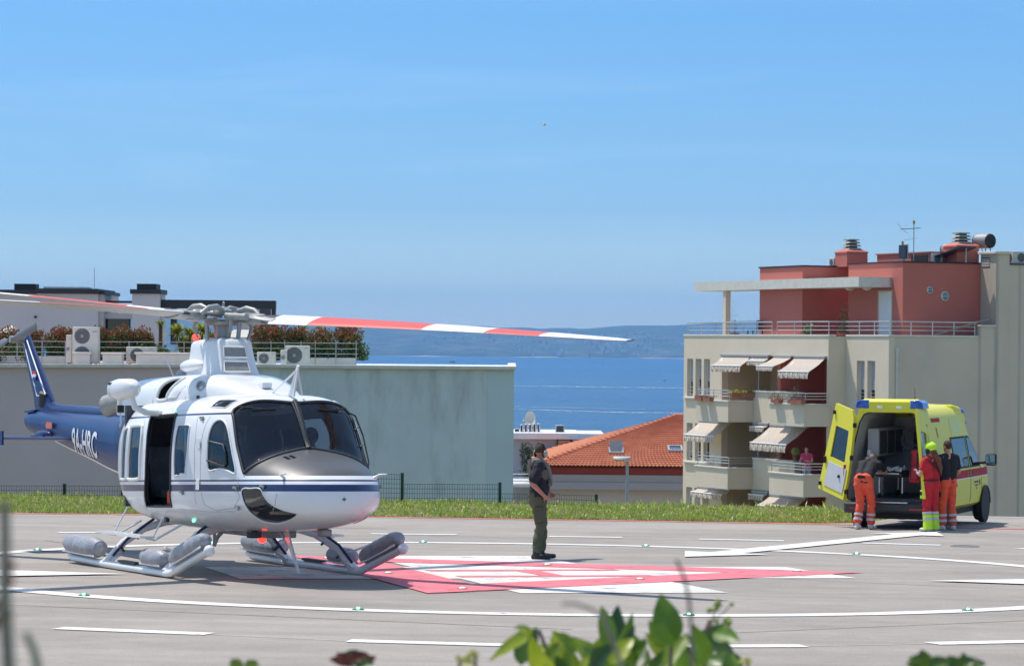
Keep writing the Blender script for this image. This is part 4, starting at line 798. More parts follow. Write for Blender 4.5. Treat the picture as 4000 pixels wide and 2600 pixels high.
o = on_apt('round_cactus', 'round pale cactus in a pot on the lower right loggia wall', 'cactus', -2.95, 0.14, -4.71); g = G(); g.lathe([(0.10,0),(0.13,0.20),(0.10,0.20)], n=12); g.build('pot', M['terracotta'], o, smooth=40)
g = G(); V = []
for i in range(13):
    ph_ = math.pi*i/12; V.append([(0.165*math.sin(ph_)*(1+0.1*math.cos(12*j*math.pi/24))*math.cos(j*math.pi/24), 0.165*math.sin(ph_)*(1+0.1*math.cos(12*j*math.pi/24))*math.sin(j*math.pi/24), 0.36-0.18*math.cos(ph_)) for j in range(48)])
g.loft(V, cap0=False, cap1=False); g.build('cactus_body', mat('cactus_skin', (0.30,0.36,0.14), 0.8), o, smooth=60)
pot_plant('tall airy olive bush in a pot on the red storey terrace', -0.9, 1.2, 0.31, 0.5, 0.3, 1.5, [(0.16,0.18,0.08),(0.22,0.22,0.10)], 520, 11, False, 0.07); pot_plant('low succulent in a pot on the terrace below the canopy', -3.2, 0.8, 0.31, 0.5, 0.25, 0.45, [(0.16,0.2,0.08)], 120, 12, False, 0.16); pot_plant('thin olive sapling beside the canopy column', -10.7, 1.3, 0.31, 0.4, 0.3, 1.15, [(0.20,0.24,0.14)], 110, 13, False, 0.06)
# rattan chair on the terrace
o = on_apt('terrace_chair', 'dark slatted chair behind the terrace railing', 'chair', -7.3, 0.5, 0.302); g = G(); g.b2((-0.25,-0.25,0.4),(0.25,0.25,0.45)); g.build('seat', M['dark'], o)
for i in range(6): g = G(); g.b2((-0.24+i*0.085,0.2,0.45),(-0.19+i*0.085,0.24,0.85)); g.build('slat', M['dark'], o)
for x, y in ((-.23,-.23),(.23,-.23),(-.23,.23),(.23,.23)): g = G(); g.b2((x-0.02,y-0.02,0),(x+0.02,y+0.02,0.398)); g.build('leg', M['dark'], o)

# ================================================================== house with orange roof, low white house, lamp, fence
M['tile'] = mat('orange_roof_tile', (0.60,0.23,0.12), 0.85, noise=(1.3, 0.25, 6), col2=(0.46,0.155,0.08))
M['tile2'] = mat('dark_red_fascia', (0.30,0.045,0.03), 0.8); M['lilac'] = mat('pale_lilac_plaster', (0.50,0.45,0.47), 0.9, noise=(0.5, 0.05))
rh = thing('tiled_house', 'low lilac house with hipped orange tile roof', 'house', tuple(Vector((8, 152, BASE))))
RH = Vector((8, 152, BASE)); eL, eR, apx = at(1246,1082,150), at(1640,1084,150), at(1570,967,158)
def rb(g, name, m, parent=None, **k): g.v = [tuple(Vector(q)-RH) for q in g.v]; return g.build(name, m, parent or rh, **k)
ridge_r = apx + Vector((9,0.0,0)); ez = eL.z
g = G(); g.b2((eL.x+0.4,150.5,BASE), (eL.x+20,165.5,ez-0.75)); rb(g, 'wall', M['lilac'])
g = G(); g.b2((eL.x-0.1,149.9,ez-0.78), (eL.x+20.5,150.2,ez-0.42)); rb(g, 'cornice', mat('grey_cornice', (0.34,0.32,0.34), 0.8))
g = G(); g.b2((eL.x+0.1,150.02,ez-0.418), (eL.x+20.4,150.3,ez-0.02)); rb(g, 'fascia', M['tile2'])
g = G(); g.b2((eL.x-0.1,149.85,ez-1.15), (eL.x+20.5,150.48,ez-0.79)); rb(g, 'parapet', mat('mauve_parapet', (0.36,0.34,0.38), 0.85))
# roof planes with real tile rows: corrugated strips stepping down
def tiled(pa, pb, pc, pd, rows, cols, name):
    """pa-pb eave, pd-pc ridge side; rows up the slope, rounded tiles across"""
    pa, pb, pc, pd = map(Vector, (pa,pb,pc,pd)); nrm = (pb-pa).cross(pd-pa).normalized(); g = G()
    if nrm.z < 0: nrm = -nrm
    for r_ in range(rows):
        v0, v1 = r_/rows, (r_+1.12)/rows
        ring0 = []; ring1 = []
        for c in range(cols*4+1):
            u_ = c/(cols*4); w = (0.5-0.5*math.cos(u_*cols*2*math.pi))*0.055
            q0 = pa.lerp(pb, u_).lerp(pd.lerp(pc, u_), v0); q1 = pa.lerp(pb, u_).lerp(pd.lerp(pc, u_), min(v1, 1.0))
            ring0.append(q0+nrm*(w+0.05)); ring1.append(q1+nrm*(w+0.0))
        n = len(ring0); g.add(ring0+ring1+[q-nrm*0.045 for q in ring0], [(i,i+1,n+i+1,n+i) for i in range(n-1)]+[(2*n+i,2*n+i+1,i+1,i) for i in range(n-1)])
    o = rb(g, name, M['tile'], recalc=False, smooth=50); o['kind'] = 'stuff'; return o
fl, fr = Vector((eL.x-0.15,149.8,ez)), Vector((eR.x+3,149.8,ez)); ap2 = Vector((apx.x,158,apx.z)); ar2 = Vector((eR.x+3,158,apx.z))
tiled(fl, fr, ar2, ap2, 26, 60, 'roof_tiles'); bl_ = Vector((eL.x-0.15,166,ez)); tiled(bl_, fl, ap2, ap2+Vector((0,0.01,0)), 26, 60, 'roof_tiles')
g = G(); g.add([fl-Vector((0,0,.06)), fr-Vector((0,0,.06)), ar2-Vector((0,0,.06)), ap2-Vector((0,0,.06)), bl_-Vector((0,0,.06))], [(0,1,2,3),(4,0,3)]); rb(g, 'roof_deck', M['tile2'], recalc=False)
def ridge(a, b, n):
    g = G()
    for i in range(n):
        p0, p1 = a.lerp(b, i/n), a.lerp(b, (i+1.05)/n); g.tube([p0+Vector((0,0,.05)), p1+Vector((0,0,.02))], [0.13,0.10], 8)
    o = rb(g, 'ridge_tiles', M['tile'], smooth=50); o['kind'] = 'stuff'
ridge(fl, ap2, 30); ridge(ap2, ar2, 24)
slope = (ap2.z-fl.z)/(8.2)
def skylight(dx, dy, open_):
    d = at(dx, dy, 1.0)-Vector((0,0,CZ)); y0 = 149.8; k = 1.0
    # meet the front roof plane z = ez + slope*(y-149.8)
    yy = (ez - slope*149.8 - CZ)/(d.z/d.y - slope); p = Vector((d.x/d.y*yy, yy, CZ+d.z/d.y*yy)); n = Vector((0,-slope,1)).normalized(); upv = Vector((0,1,slope)).normalized(); w, h = 0.33, 0.36
    g = G(); fr_ = Matrix((Vector((1,0,0)), upv, n)).transposed()
    for cx, cy, sx_, sy_ in ((-w,0,0.09,2*h+0.09),(w,0,0.09,2*h+0.09),(0,-h,2*w-0.092,0.09),(0,h,2*w-0.092,0.09)): g.box(p+Vector((1,0,0))*cx+upv*cy+n*0.12, (sx_,sy_,0.12), rot=fr_)
    o = rb(g, 'skylight', M['grey']); g = G()
    if open_:
        a = upv*0.55+n*0.95; a.normalize(); c = p+upv*h*0.1+n*0.34; g.box(c, (2*w,1.7*h,0.05), rot=Matrix((Vector((1,0,0)), a, a.cross(Vector((1,0,0))))).transposed()); rb(g, 'open_sash', M['grey'], o)
    else: g.box(p+n*0.13, (2*w-0.12,2*h-0.12,0.02), rot=fr_); rb(g, 'pane', glass_mat('skylight_glass', (0.3,0.35,0.4), base=0.3), o)
skylight(1432, 1052, True); skylight(1569, 1047, False)
# low white house
M['ltgrey'] = mat('pale_render', (0.40,0.40,0.44), 0.85, noise=(0.4, 0.04))
wh = thing('white_house', 'pale low house with white roof edge beyond the teal wall', 'house', (2.5, 165, BASE)); WO = Vector((2.5,165,BASE))
def wb(rects, name, m, Ya, Yb, parent=None):
    g = G()
    for r_ in rects: bx(g, *r_, Ya, Yb)
    g.v = [tuple(Vector(q)-WO) for q in g.v]; return g.build(name, m, parent or wh)
wb([(1150,1019,1345,1200)], 'wall', M['ltgrey'], 165, 172); wb([(1345.2,1022,1402,1200)], 'wall', M['ltgrey'], 166, 172); wb([(1140,1007,1345,1018.8)], 'roof_edge', M['white'], 164.6, 172); wb([(1345.2,1008,1404,1021.8)], 'roof_edge', M['white'], 165.5, 172)
o = wb([(1294,1020,1330,1054)], 'window', M['dark'], 164.93, 164.99); wb([(1297,1023,1326,1052)], 'pane', glass_mat('white_house_glass', (0.2,0.22,0.25), base=0.25), 164.9, 164.92, o)
wb([(1212,1030,1216,1080)], 'downpipe', M['dark'], 164.85, 164.98)
for dy in (1101,1109,1117,1124): 
    g = G(); g.tube([at(1190,dy,158)-WO, at(1232,dy,158)-WO], 0.03, 6); g.build('balcony_rail', M['white'], wh)
wb([(1185,1124.5,1232,1131)], 'balcony_slab', M['white'], 157.6, 164.98)
bush('dark_tree', 'small dark tree beside the pale low house', 'tree', (at(1228,1095,160).x, 160, at(1228,1108,160).z), (0.9,0.9,1.9), 900, 0.16, 91, red=((0.04,0.06,0.03),(0.05,0.07,0.03)), cols=((0.03,0.05,0.02),(0.05,0.08,0.03)))
for i, (x0, x1, y0) in enumerate(((1209,1217.5,986),(1219,1227.5,985),(1229,1237.5,985),(1239,1247.5,984),(1249,1256,984))):
    a, b = at(x0, 1007, 167), at(x1, y0, 167); t = thing('roof_unit', ('first','second','third','fourth','last')[i]+' from the left of the five silver units in a row on the pale house', 'roof unit', ((a.x+b.x)/2,167.4,a.z), group='silver units on the pale house'); w = b.x-a.x; h = b.z-a.z
    g = G(); g.b2((-w/2,-0.4,0),(w/2,0.4,h)); g.build('casing', M['steel'], t, bevel=0.03); g = G(); g.b2((-w*0.35,-0.41,h*0.1),(w*0.1,-0.402,h*0.9)); g.build('louvre', M['dark'], t)
def box_unit(label, x0, y0, x1, y1, Y):
    a, b = at(x0, y1, Y), at(x1, y0, Y); t = thing('roof_cabinet', label, 'roof unit', ((a.x+b.x)/2,Y+0.4,a.z)); w = b.x-a.x; h = b.z-a.z; g = G(); g.b2((-w/2,-0.4,0),(w/2,0.4,h)); g.build('casing', M['grey'], t, bevel=0.02); g = G(); g.b2((-w*0.38,-0.41,h*0.08),(w*0.38,-0.402,h*0.92)); g.build('front_panel', M['dark'], t)
box_unit('dark square cabinet at the right end of the pale house roof', 1291, 988, 1312, 1006, 167); box_unit('low dark cabinet beside the teal wall on the pale house roof', 1196, 996, 1207, 1007, 167)
p = at(1232, 986, 168); t = thing('satellite_dish', 'pale satellite dish on the low house roof', 'dish', tuple(p)); g = G()
rings = [[(0.46*k*math.cos(j*math.pi/10), -0.10*(1-k*k)*-1, 0.30+0.46*k*math.sin(j*math.pi/10)) for j in range(20)] for k in (1,0.75,0.5,0.25,0.02)]; g.loft(rings, cap0=False); o = g.build('reflector', M['coping'], t, smooth=60); g = G(); g.cyl((0,0.15,-0.4),(0,0.15,0.3),0.04,n=8); g.build('mast', M['grey'], t); g = G(); g.tube([(0,0.1,-0.2),(0,-0.45,0.2)],0.02,5); g.ell((0,-0.45,0.22),0.06,8,6); g.build('feed_arm', M['grey'], t); t.rotation_euler = (0,0,R(-50))
# street lamp
p = at(1457, 1170, 84); LT = at(1457, 1067, 84); t = thing('street_lamp', 'grey street lamp with flat head in front of the orange roof', 'lamp', (p.x, 84, terr(p.x, 84))); hh = LT.z-terr(p.x, 84)
g = G(); g.tube([(0,0,0),(0,0,1.0),(0,0,hh-0.05)], [0.07,0.055,0.045], 10); g.build('pole', M['grey'], t, smooth=50); g = G(); a = at(1430,1067,84).x-p.x
g.loft([[(x,y*w,hh+zz) for y, zz in ((-1,0.0),(-0.8,0.05),(0,0.085),(0.8,0.05),(1,0.0),(0.6,-0.03),(-0.6,-0.03))] for x, w in ((a-0.05,0.05),(a+0.02,0.11),(a*0.5,0.13),(0.05,0.09),(0.09,0.05))]); o = g.build('lamp_head', mat('lamp_grey', (0.42,0.45,0.43), 0.5), t, smooth=50); g = G(); g.ell((a*0.6,0,hh-0.02),(0.16,0.09,0.03)); g.build('lens', M['coping'], o, smooth=60)
# green mesh fence
M['fgreen'] = mat('green_fence_paint', (0.012,0.05,0.03), 0.5)
fence = thing('mesh_fence', 'dark green wire mesh fence with posts behind the grass', 'fence', (-5, 67, terr(-5, 67))); FO = Vector(fence.location)
posts = [(-60,1123),(45,1124),(150,1123),(255,1124),(880-170,1100),(880-60+4,1100),(935,1098),(1162,1120),(1386,1148)]
spans = [((-60,1128),(150,1128)),((150,1128),(285,1129)),((285,1129),(500,1118)),((500,1118),(720,1104)),((720,1103),(880,1102)),((880,1101),(935,1102)),((935,1124),(1162,1125)),((1162,1146),(1300,1148)),((1300,1149),(1386,1151))]
for dx, dy in ((-60,1123),(150,1123),(285,1124),(500,1112),(720,1099),(935,1098),(1162,1120),(1386,1148)):
    a = at(dx, dy, 67); g = G(); g.b2((a.x-0.035,a.y-0.02,terr(a.x,67)-0.1), (a.x+0.035,a.y+0.02,a.z)); g.v = [tuple(Vector(q)-FO) for q in g.v]; g.build('post', M['fgreen'], fence)
for (a, b) in spans:
    a, b = at(*a, 67), at(*b, 67); g = G(); n = int((b.x-a.x)/0.055)
    for i in range(n+1):
        q = a.lerp(b, i/n); z0 = min(q.z-0.15, terr(q.x,67)); g.add([(q.x-0.0035,q.y-0.03,z0),(q.x+0.0035,q.y-0.03,z0),(q.x+0.0035,q.y-0.03,q.z),(q.x-0.0035,q.y-0.03,q.z)], [(0,1,2,3)])
    z = 0
    while z < 0.8:
        g.bar(a+Vector((0,-0.025,-z)), b+Vector((0,-0.025,-z)), 0.008, 0.008); z += 0.105
    g.v = [tuple(Vector(q)-FO) for q in g.v]; g.build('mesh_panel', M['fgreen'], fence)
# ================================================================== helicopter
def pchip(xs, ys):
    xs = np.asarray(xs, float); ys = np.asarray(ys, float); h = np.diff(xs); d = np.diff(ys)/h; m = np.zeros_like(ys)
    for i in range(1, len(xs)-1):
        if d[i-1]*d[i] > 0: w1, w2 = 2*h[i]+h[i-1], h[i]+2*h[i-1]; m[i] = (w1+w2)/(w1/d[i-1]+w2/d[i])
    m[0], m[-1] = d[0], d[-1]
    def f(x):
        x = np.clip(x, xs[0], xs[-1]); i = np.clip(np.searchsorted(xs, x)-1, 0, len(xs)-2); t = (x-xs[i])/h[i]
        return (1+2*t)*(1-t)**2*ys[i]+t*(1-t)**2*h[i]*m[i]+t*t*(3-2*t)*ys[i+1]+t*t*(t-1)*h[i]*m[i+1]
    return f
# fuselage stations: x, belly z, roof z, height of greatest width, half width, roof exponent, belly exponent
FUS = np.array([(-2.9,1.20,2.30,1.75,0.46,2.4,2.3),(-2.2,0.98,2.36,1.6,0.70,2.6,2.5),(-1.5,0.76,2.40,1.5,1.00,3.0,2.8),(-0.8,0.66,2.42,1.42,1.17,3.8,3.1),(0.2,0.60,2.43,1.38,1.21,4.0,3.2),(1.4,0.57,2.43,1.36,1.20,4.0,3.2),
    (1.95,0.57,2.42,1.32,1.13,3.8,3.1),(2.25,0.575,2.40,1.28,1.06,3.6,3.0),(2.42,0.58,2.36,1.26,1.02,3.3,2.9),(2.55,0.585,2.24,1.24,0.995,3.0,2.85),(2.75,0.60,1.98,1.20,0.955,2.6,2.75),(2.96,0.615,1.68,1.16,0.92,2.4,2.65),
    (3.3,0.645,1.57,1.12,0.85,2.4,2.5),(3.6,0.68,1.47,1.08,0.735,2.35,2.4),(3.82,0.72,1.38,1.05,0.58,2.3,2.3),(3.97,0.78,1.27,1.03,0.39,2.2,2.2),(4.05,0.87,1.16,1.02,0.20,2.1,2.1),(4.075,1.0,1.03,1.015,0.03,2,2)])
_fs = [pchip(FUS[:,0], FUS[:,k]) for k in range(1, 7)]
def fus(x, t, off=0.0):
    """surface point; t=0 at port side, pi/2 roof, pi starboard, 3pi/2 belly"""
    zb, zt, zm, w, nt_, nb_ = [f(x) for f in _fs]; c, s = np.cos(t), np.sin(t)
    n = np.where(s >= 0, nt_, nb_); y = (w-off)*np.sign(c)*np.abs(c)**(2/n); h = np.where(s >= 0, zt-zm-off, zm-zb-off); z = zm + h*np.sign(s)*np.abs(s)**(2/n)
    return np.stack(np.broadcast_arrays(x, y, z), -1)
PITCH = math.atan(0.0323)
def paint_mat(name, base, stripes, rough=0.32, coat=0.5):
    """gloss paint with painted horizontal lines: stripes = [(z0, z1, colour)] in the body frame"""
    m = mat(name, base, rough, noise=(2.0, 0.03), coat=coat); nt = m.node_tree; b = nt.nodes['Principled BSDF']
    co = nt.nodes.new('ShaderNodeTexCoord'); sp = nt.nodes.new('ShaderNodeSeparateXYZ'); nt.links.new(co.outputs['Object'], sp.inputs[0])
    src = b.inputs['Base Color'].links[0].from_socket
    for z0, z1, c in stripes:
        a = nt.nodes.new('ShaderNodeMath'); a.operation = 'COMPARE'; a.inputs[1].default_value = (z0+z1)/2; a.inputs[2].default_value = (z1-z0)/2; nt.links.new(sp.outputs[2], a.inputs[0])
        x = nt.nodes.new('ShaderNodeMixRGB'); x.inputs[2].default_value = (*c, 1); nt.links.new(a.outputs[0], x.inputs[0]); nt.links.new(src, x.inputs[1]); src = x.outputs[0]
    nt.links.new(src, b.inputs['Base Color']); return m
NAVY = (0.008,0.022,0.10)
M['hw'] = paint_mat('helicopter_white_paint', (0.74,0.75,0.76), [(1.115,1.205,NAVY),(1.245,1.268,NAVY),(2.135,2.160,NAVY)])
M['hw2'] = mat('helicopter_white_gloss', (0.74,0.75,0.76), 0.32, noise=(2, 0.03), coat=0.5)
M['hb'] = mat('helicopter_blue_paint', (0.006,0.026,0.12), 0.34, noise=(1.5, 0.08), coat=0.1, spec=0.3)
M['anti'] = paint_mat('antiglare_grey_paint', (0.068,0.071,0.078), [(0.5,1.318,(0.74,0.75,0.76)),(1.115,1.205,NAVY),(1.245,1.268,NAVY)], 0.46, 0.12)
M['hglass'] = glass_mat('tinted_cockpit_glass', (0.36,0.40,0.52), 0.015, base=0.06)
M['hdarkglass'] = glass_mat('dark_chin_glass', (0.10,0.11,0.13), 0.02, base=0.09)
M['inner'] = mat('cabin_lining', (0.11,0.115,0.125), 0.8, noise=(6, 0.25))
M['float'] = mat('silver_float_fabric', (0.31,0.315,0.345), 0.42, 0.2, noise=(6, 0.15), bump=(6, 0.75, 0.05))
M['hubgrey'] = mat('rotor_head_grey', (0.30,0.31,0.295), 0.45, 0.2, noise=(9, 0.2))
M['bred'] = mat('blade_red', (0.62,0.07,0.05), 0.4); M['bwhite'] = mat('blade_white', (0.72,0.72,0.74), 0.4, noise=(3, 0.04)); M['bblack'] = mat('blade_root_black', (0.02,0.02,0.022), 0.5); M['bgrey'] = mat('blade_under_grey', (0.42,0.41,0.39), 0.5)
HX, HY = -4.05, 42.1
hdir = Vector((math.sin(R(28)), -math.cos(R(28)), 0)); hdir = (hdir - PADN*hdir.dot(PADN)).normalized(); hport = PADN.cross(hdir)
heli = thing('helicopter', 'white and blue rescue helicopter with skid floats standing on the pad', 'helicopter', onpad(HX, HY))
heli.rotation_euler = Matrix((hdir, hport, PADN)).transposed().to_euler()
HM = Matrix.LocRotScale(heli.location, heli.rotation_euler.to_quaternion(), None)
def hp(g, name, m, parent=None, body=True, **k):
    o = g.build(name, m, parent or heli, **k)
    if body and parent is None: o.rotation_euler = (0, -PITCH, 0)
    return o
def mir(poly): return [(x, (math.pi-t) % (2*math.pi)) for x, t in poly]
def smooth_poly(P_, n=8):
    out = []; k = len(P_)
    for i in range(k):
        p0, p1, p2, p3 = [np.array(P_[(i+j-1) % k]) for j in range(4)]
        for q in range(n):
            t = q/n; out.append(tuple(0.5*((2*p1)+(-p0+p2)*t+(2*p0-5*p1+4*p2-p3)*t*t+(-p0+3*p1-3*p2+p3)*t**3)))
    return out
def dens(P_, n=10): return [tuple(np.array(P_[i])*(1-q/n)+np.array(P_[(i+1) % len(P_)])*q/n) for i in range(len(P_)) for q in range(n)]
def inpoly(P_, X, T):
    c = np.zeros(X.shape, bool); j = len(P_)-1
    for i in range(len(P_)):
        xi, yi = P_[i]; xj, yj = P_[j]; c ^= ((yi > T) != (yj > T)) & (X < (xj-xi)*(T-yi)/(yj-yi+1e-12)+xi); j = i
    return c
cockpit_w = smooth_poly([(2.10,2.86),(2.135,2.69),(2.21,2.60),(2.30,2.585),(2.39,2.62),(2.51,2.717),(2.63,2.85),(2.715,2.95),(2.735,3.02),(2.68,3.06),(2.45,3.10),(2.18,3.13),(2.11,3.11),(2.10,3.0)], 6)
cabin_w = dens([(1.225,2.79),(1.25,2.765),(1.59,2.765),(1.615,2.79),(1.62,3.05),(1.585,3.13),(1.56,3.145),(1.20,3.15),(1.18,3.13),(1.195,3.0)], 5)
door_o = dens([(0.08,2.57),(1.01,2.545),(1.09,2.8),(1.09,3.0),(1.065,3.137),(1.05,3.26),(0.95,3.575),(-0.03,3.625),(0.11,3.25),(0.16,3.1),(0.17,3.0),(0.15,2.8)], 5)
aft_a = smooth_poly([(-0.60,2.80),(-0.575,2.755),(-0.35,2.745),(-0.13,2.755),(-0.09,2.81),(-0.05,2.95),(-0.08,3.12),(-0.11,3.175),(-0.35,3.195),(-0.59,3.20),(-0.62,3.17),(-0.58,3.0)], 5)
aft_b = smooth_poly([(-0.93,2.83),(-0.88,2.785),(-0.78,2.77),(-0.69,2.775),(-0.67,2.83),(-0.665,3.0),(-0.70,3.16),(-0.73,3.205),(-0.86,3.22),(-0.96,3.225),(-0.98,3.18),(-0.94,3.0)], 5)
roof_w = dens([(1.88,2.36),(1.86,2.12),(2.21,2.06),(2.24,2.10),(2.22,2.29),(2.19,2.34)], 5)
chin_w = smooth_poly([(2.90,3.17),(3.10,3.13),(3.30,3.10),(3.38,3.2),(3.46,3.36),(3.61,3.579),(3.76,3.77),(3.68,3.93),(3.54,4.042),(3.35,4.11),(3.17,4.125),(3.02,3.99),(2.95,3.66),(2.91,3.36)], 5)
ws = dens([(2.50,1.578),(2.44,1.9),(2.375,2.2),(2.362,2.31),(2.385,2.39),(2.48,2.48),(2.66,2.68),(2.80,2.79),(2.905,2.88),(2.985,2.62),(3.04,2.38),(3.055,2.1),(3.03,1.87),(2.985,1.70),(2.955,1.578)], 5)
anti_p = dens([(2.85,1.56),(2.85,2.3),(2.86,2.70),(2.895,2.90),(3.10,2.90),(3.30,2.88),(3.52,2.84),(3.70,2.76),(3.83,2.62),(3.93,2.3),(3.97,1.9),(3.98,1.56)], 5)
glassy = [('windshield', [ws]), ('door_window', [cockpit_w]), ('cabin_window', [cabin_w]), ('aft_window', [aft_a]), ('aft_window', [aft_b]), ('roof_window', [roof_w]), ('chin_window', [chin_w])]
xs = np.concatenate([np.linspace(-2.9, 2.3, 261)[:-1], np.linspace(2.3, 3.7, 100)[:-1], 4.075-0.375*(1-np.linspace(0,1,46))**1.8]); NT = 520; ts = 2*math.pi*np.arange(NT)/NT
X, T = np.meshgrid(xs, ts, indexing='ij')
xc = (xs[:-1]+xs[1:])/2; tcn = ts+math.pi/NT; XC, TC = np.meshgrid(xc, tcn, indexing='ij')
cls = np.zeros(XC.shape, int); names = ['fuselage']
def regions(off_only=False):
    k = 0; out = []
    for nm, polys in glassy:
        for side in (0, 1):
            out.append((nm, inpoly(polys[0], XC, TC if side == 0 else (math.pi-TC) % (2*math.pi))))
    return out
for i, (nm, msk) in enumerate(regions()): cls[msk] = i+1; names.append(nm)
am = inpoly(anti_p, XC, TC) | inpoly(anti_p, XC, (math.pi-TC) % (2*math.pi)); cls[(cls == 0) & am] = 100
dm = inpoly(door_o, XC, TC) | inpoly(door_o, XC, (math.pi-TC) % (2*math.pi)); cls[dm] = 200
def grid_part(mask, off, name, m, parent=None, smooth=60):
    P_ = fus(X, T, off).reshape(-1, 3); i, j = np.nonzero(mask); j2 = (j+1) % NT
    F_ = np.stack([i*NT+j, i*NT+j2, (i+1)*NT+j2, (i+1)*NT+j], 1); u_, inv = np.unique(F_.ravel(), return_inverse=True)
    me = bpy.data.meshes.new(name); me.from_pydata(P_[u_].tolist(), [], inv.reshape(-1, 4).tolist()); me.materials.append(m); me.shade_smooth()
    o = link(me, name, heli); o.rotation_euler = (0, -PITCH, 0); return o
body = grid_part(cls == 0, 0.0, 'fuselage', M['hw'])
grid_part((cls == 0) | (cls == 100), 0.045, 'cabin_lining', M['inner'])
grid_part(cls == 100, 0.0, 'antiglare_panel', M['anti'])
for i in range(1, len(names)): grid_part(cls == i, 0.006, names[i], M['hdarkglass'] if names[i] in ('chin_window','roof_window') else M['hglass'])
def outline(P_, r, name, m, parent=None, n=6, close=True, off=-0.002):
    q = fus(np.array([p[0] for p in P_]), np.array([p[1] for p in P_]), off); pts = [Vector(v) for v in q]
    if close: pts.append(pts[0])
    g = G(); g.tube(pts, r, n, cap=not close); return hp(g, name, m, parent, smooth=70)
for mm in (lambda p: p, mir):
    outline(mm(ws), 0.022, 'windshield_frame', M['dark']); outline(mm(cockpit_w), 0.014, 'window_rim', M['hw2']); outline(mm(cabin_w), 0.012, 'window_rim', M['hw2']); outline(mm(aft_a), 0.028, 'window_rim', M['hw2']); outline(mm(aft_b), 0.024, 'window_rim', M['hw2'])
    outline(mm(door_o), 0.016, 'door_frame', M['dark']); outline(mm(chin_w), 0.010, 'chin_frame', M['hw2']); outline(mm(roof_w), 0.010, 'window_rim', M['hw2'])
    # panel joints and door edges
    for ln in ([(1.72,2.55),(1.80,2.9),(1.80,3.14),(1.78,3.5)], [(2.02,2.56),(1.96,2.85),(1.95,3.14),(1.98,3.5),(2.2,3.62),(2.62,3.55),(2.83,3.3),(2.80,3.05)], [(3.60,3.12),(3.55,3.4),(3.42,3.7)], [(-0.15,2.52),(-0.02,2.85),(0.02,3.14),(-0.05,3.5),(-0.2,3.75)], [(1.15,3.62),(2.0,3.66),(2.6,3.64)]):
        L_s = [tuple(np.array(ln[i])*(1-q/6)+np.array(ln[i+1])*q/6) for i in range(len(ln)-1) for q in range(6)]+[ln[-1]]
        outline(mm(L_s), 0.0045, 'panel_joint', M['grey'], close=False, off=0.001)
# windshield centre post, lower sill
g = G(); q = fus(np.linspace(2.48,2.965,12), np.full(12, math.pi/2), -0.004); g.tube([Vector(v) for v in q], 0.034, 8); hp(g, 'centre_post', M['dark'], smooth=60)
# door window vent frame, handles, hinges
def on(x, t, off=0.0): return Vector(fus(np.array(x), np.array(t), -off))
for mm in (1, -1):
    f = (lambda x, t, o=0: on(x, t, o)) if mm == 1 else (lambda x, t, o=0: on(x, math.pi-t, o))
    g = G(); g.tube([f(2.11,2.93,.01), f(2.43,2.89,.01), f(2.50,2.95,.01), f(2.53,3.04,.01), f(2.50,3.07,.01), f(2.1,3.09,.01)], 0.011, 6); hp(g, 'vent_frame', M['dark'], smooth=60)
    for x, t in ((1.45,3.30),(2.75,3.16),(2.72,3.52),(1.85,2.62),(3.35,3.02)): g = G(); p = f(x, t, .012); g.box(p, (0.10,0.03,0.03)); g.ell(p+Vector((0.04,0,-0.02)), 0.022, 8, 6); hp(g, 'door_handle' if x < 1.5 else 'hinge', M['hubgrey'], smooth=50)
    for k in range(2): g = G(); c = f(1.88,(2.98,3.20)[k],.004); g.box(c, (0.13,0.008,0.14)); hp(g, 'access_panel', M['hw2'], bevel=0.004)
# cabin inside
g = G(); g.b2((-0.9,-0.92,0.84), (2.25,0.92,0.90)); g.b2((2.252,-0.62,0.84), (3.0,0.62,0.90)); hp(g, 'cabin_floor', M['inner'])
g = G(); g.b2((-0.98,-1.1,0.9), (-0.92,1.1,2.33)); hp(g, 'rear_bulkhead', mat('quilted_lining', (0.05,0.055,0.07), 0.9, noise=(5, 0.3)))
def seat(x, y, name='seat', face=1):
    g = G(); g.box((x,y,1.08), (0.46,0.46,0.12)); o = hp(g, name, M['inner'], bevel=0.03); g = G(); g.box((x-0.24*face,y,1.42), (0.10,0.44,0.66), rot=Matrix.Rotation(R(-8)*face, 3, 'Y')); g.build('seat_back', M['inner'], o, bevel=0.03); g = G(); g.b2((x-0.18,y-0.18,0.902), (x+0.18,y+0.18,1.018)); g.build('seat_base', M['dark'], o)
for y in (-0.55,0.55): seat(1.75, y)
for y in (-0.6,0,0.6): seat(-0.45, y)
g = G(); g.loft([[(2.45,y,1.40),(2.95,y*0.92,1.36),(2.95,y*0.92,1.46),(2.62,y,1.58),(2.45,y,1.58)] for y in (-0.75,-0.3,0.3,0.75)]); hp(g, 'instrument_panel', mat('panel_black', (0.02,0.02,0.022), 0.5), bevel=0.02)
g = G(); g.b2((1.95,-0.14,0.902), (2.5,0.14,1.25)); hp(g, 'centre_pedestal', M['dark'], bevel=0.02)
g = G(); g.box((0.42,-0.86,1.02), (0.26,0.22,0.24)); hp(g, 'orange_rescue_bag', mat('rescue_orange', (0.75,0.10,0.03), 0.7), bevel=0.05); g = G(); g.cyl((0.62,-0.80,0.9), (0.62,-0.80,2.2), 0.03); hp(g, 'cabin_pole', M['grey'], smooth=50)
g = G(); g.box((0.95,0.1,1.55), (0.06,0.5,0.9)); hp(g, 'stowage_screen', M['inner'], bevel=0.02); g = G(); g.box((1.05,-0.25,1.92), (0.04,0.34,0.22)); hp(g, 'hanging_vest', mat('vest_yellow_green', (0.35,0.6,0.03), 0.8), bevel=0.04)
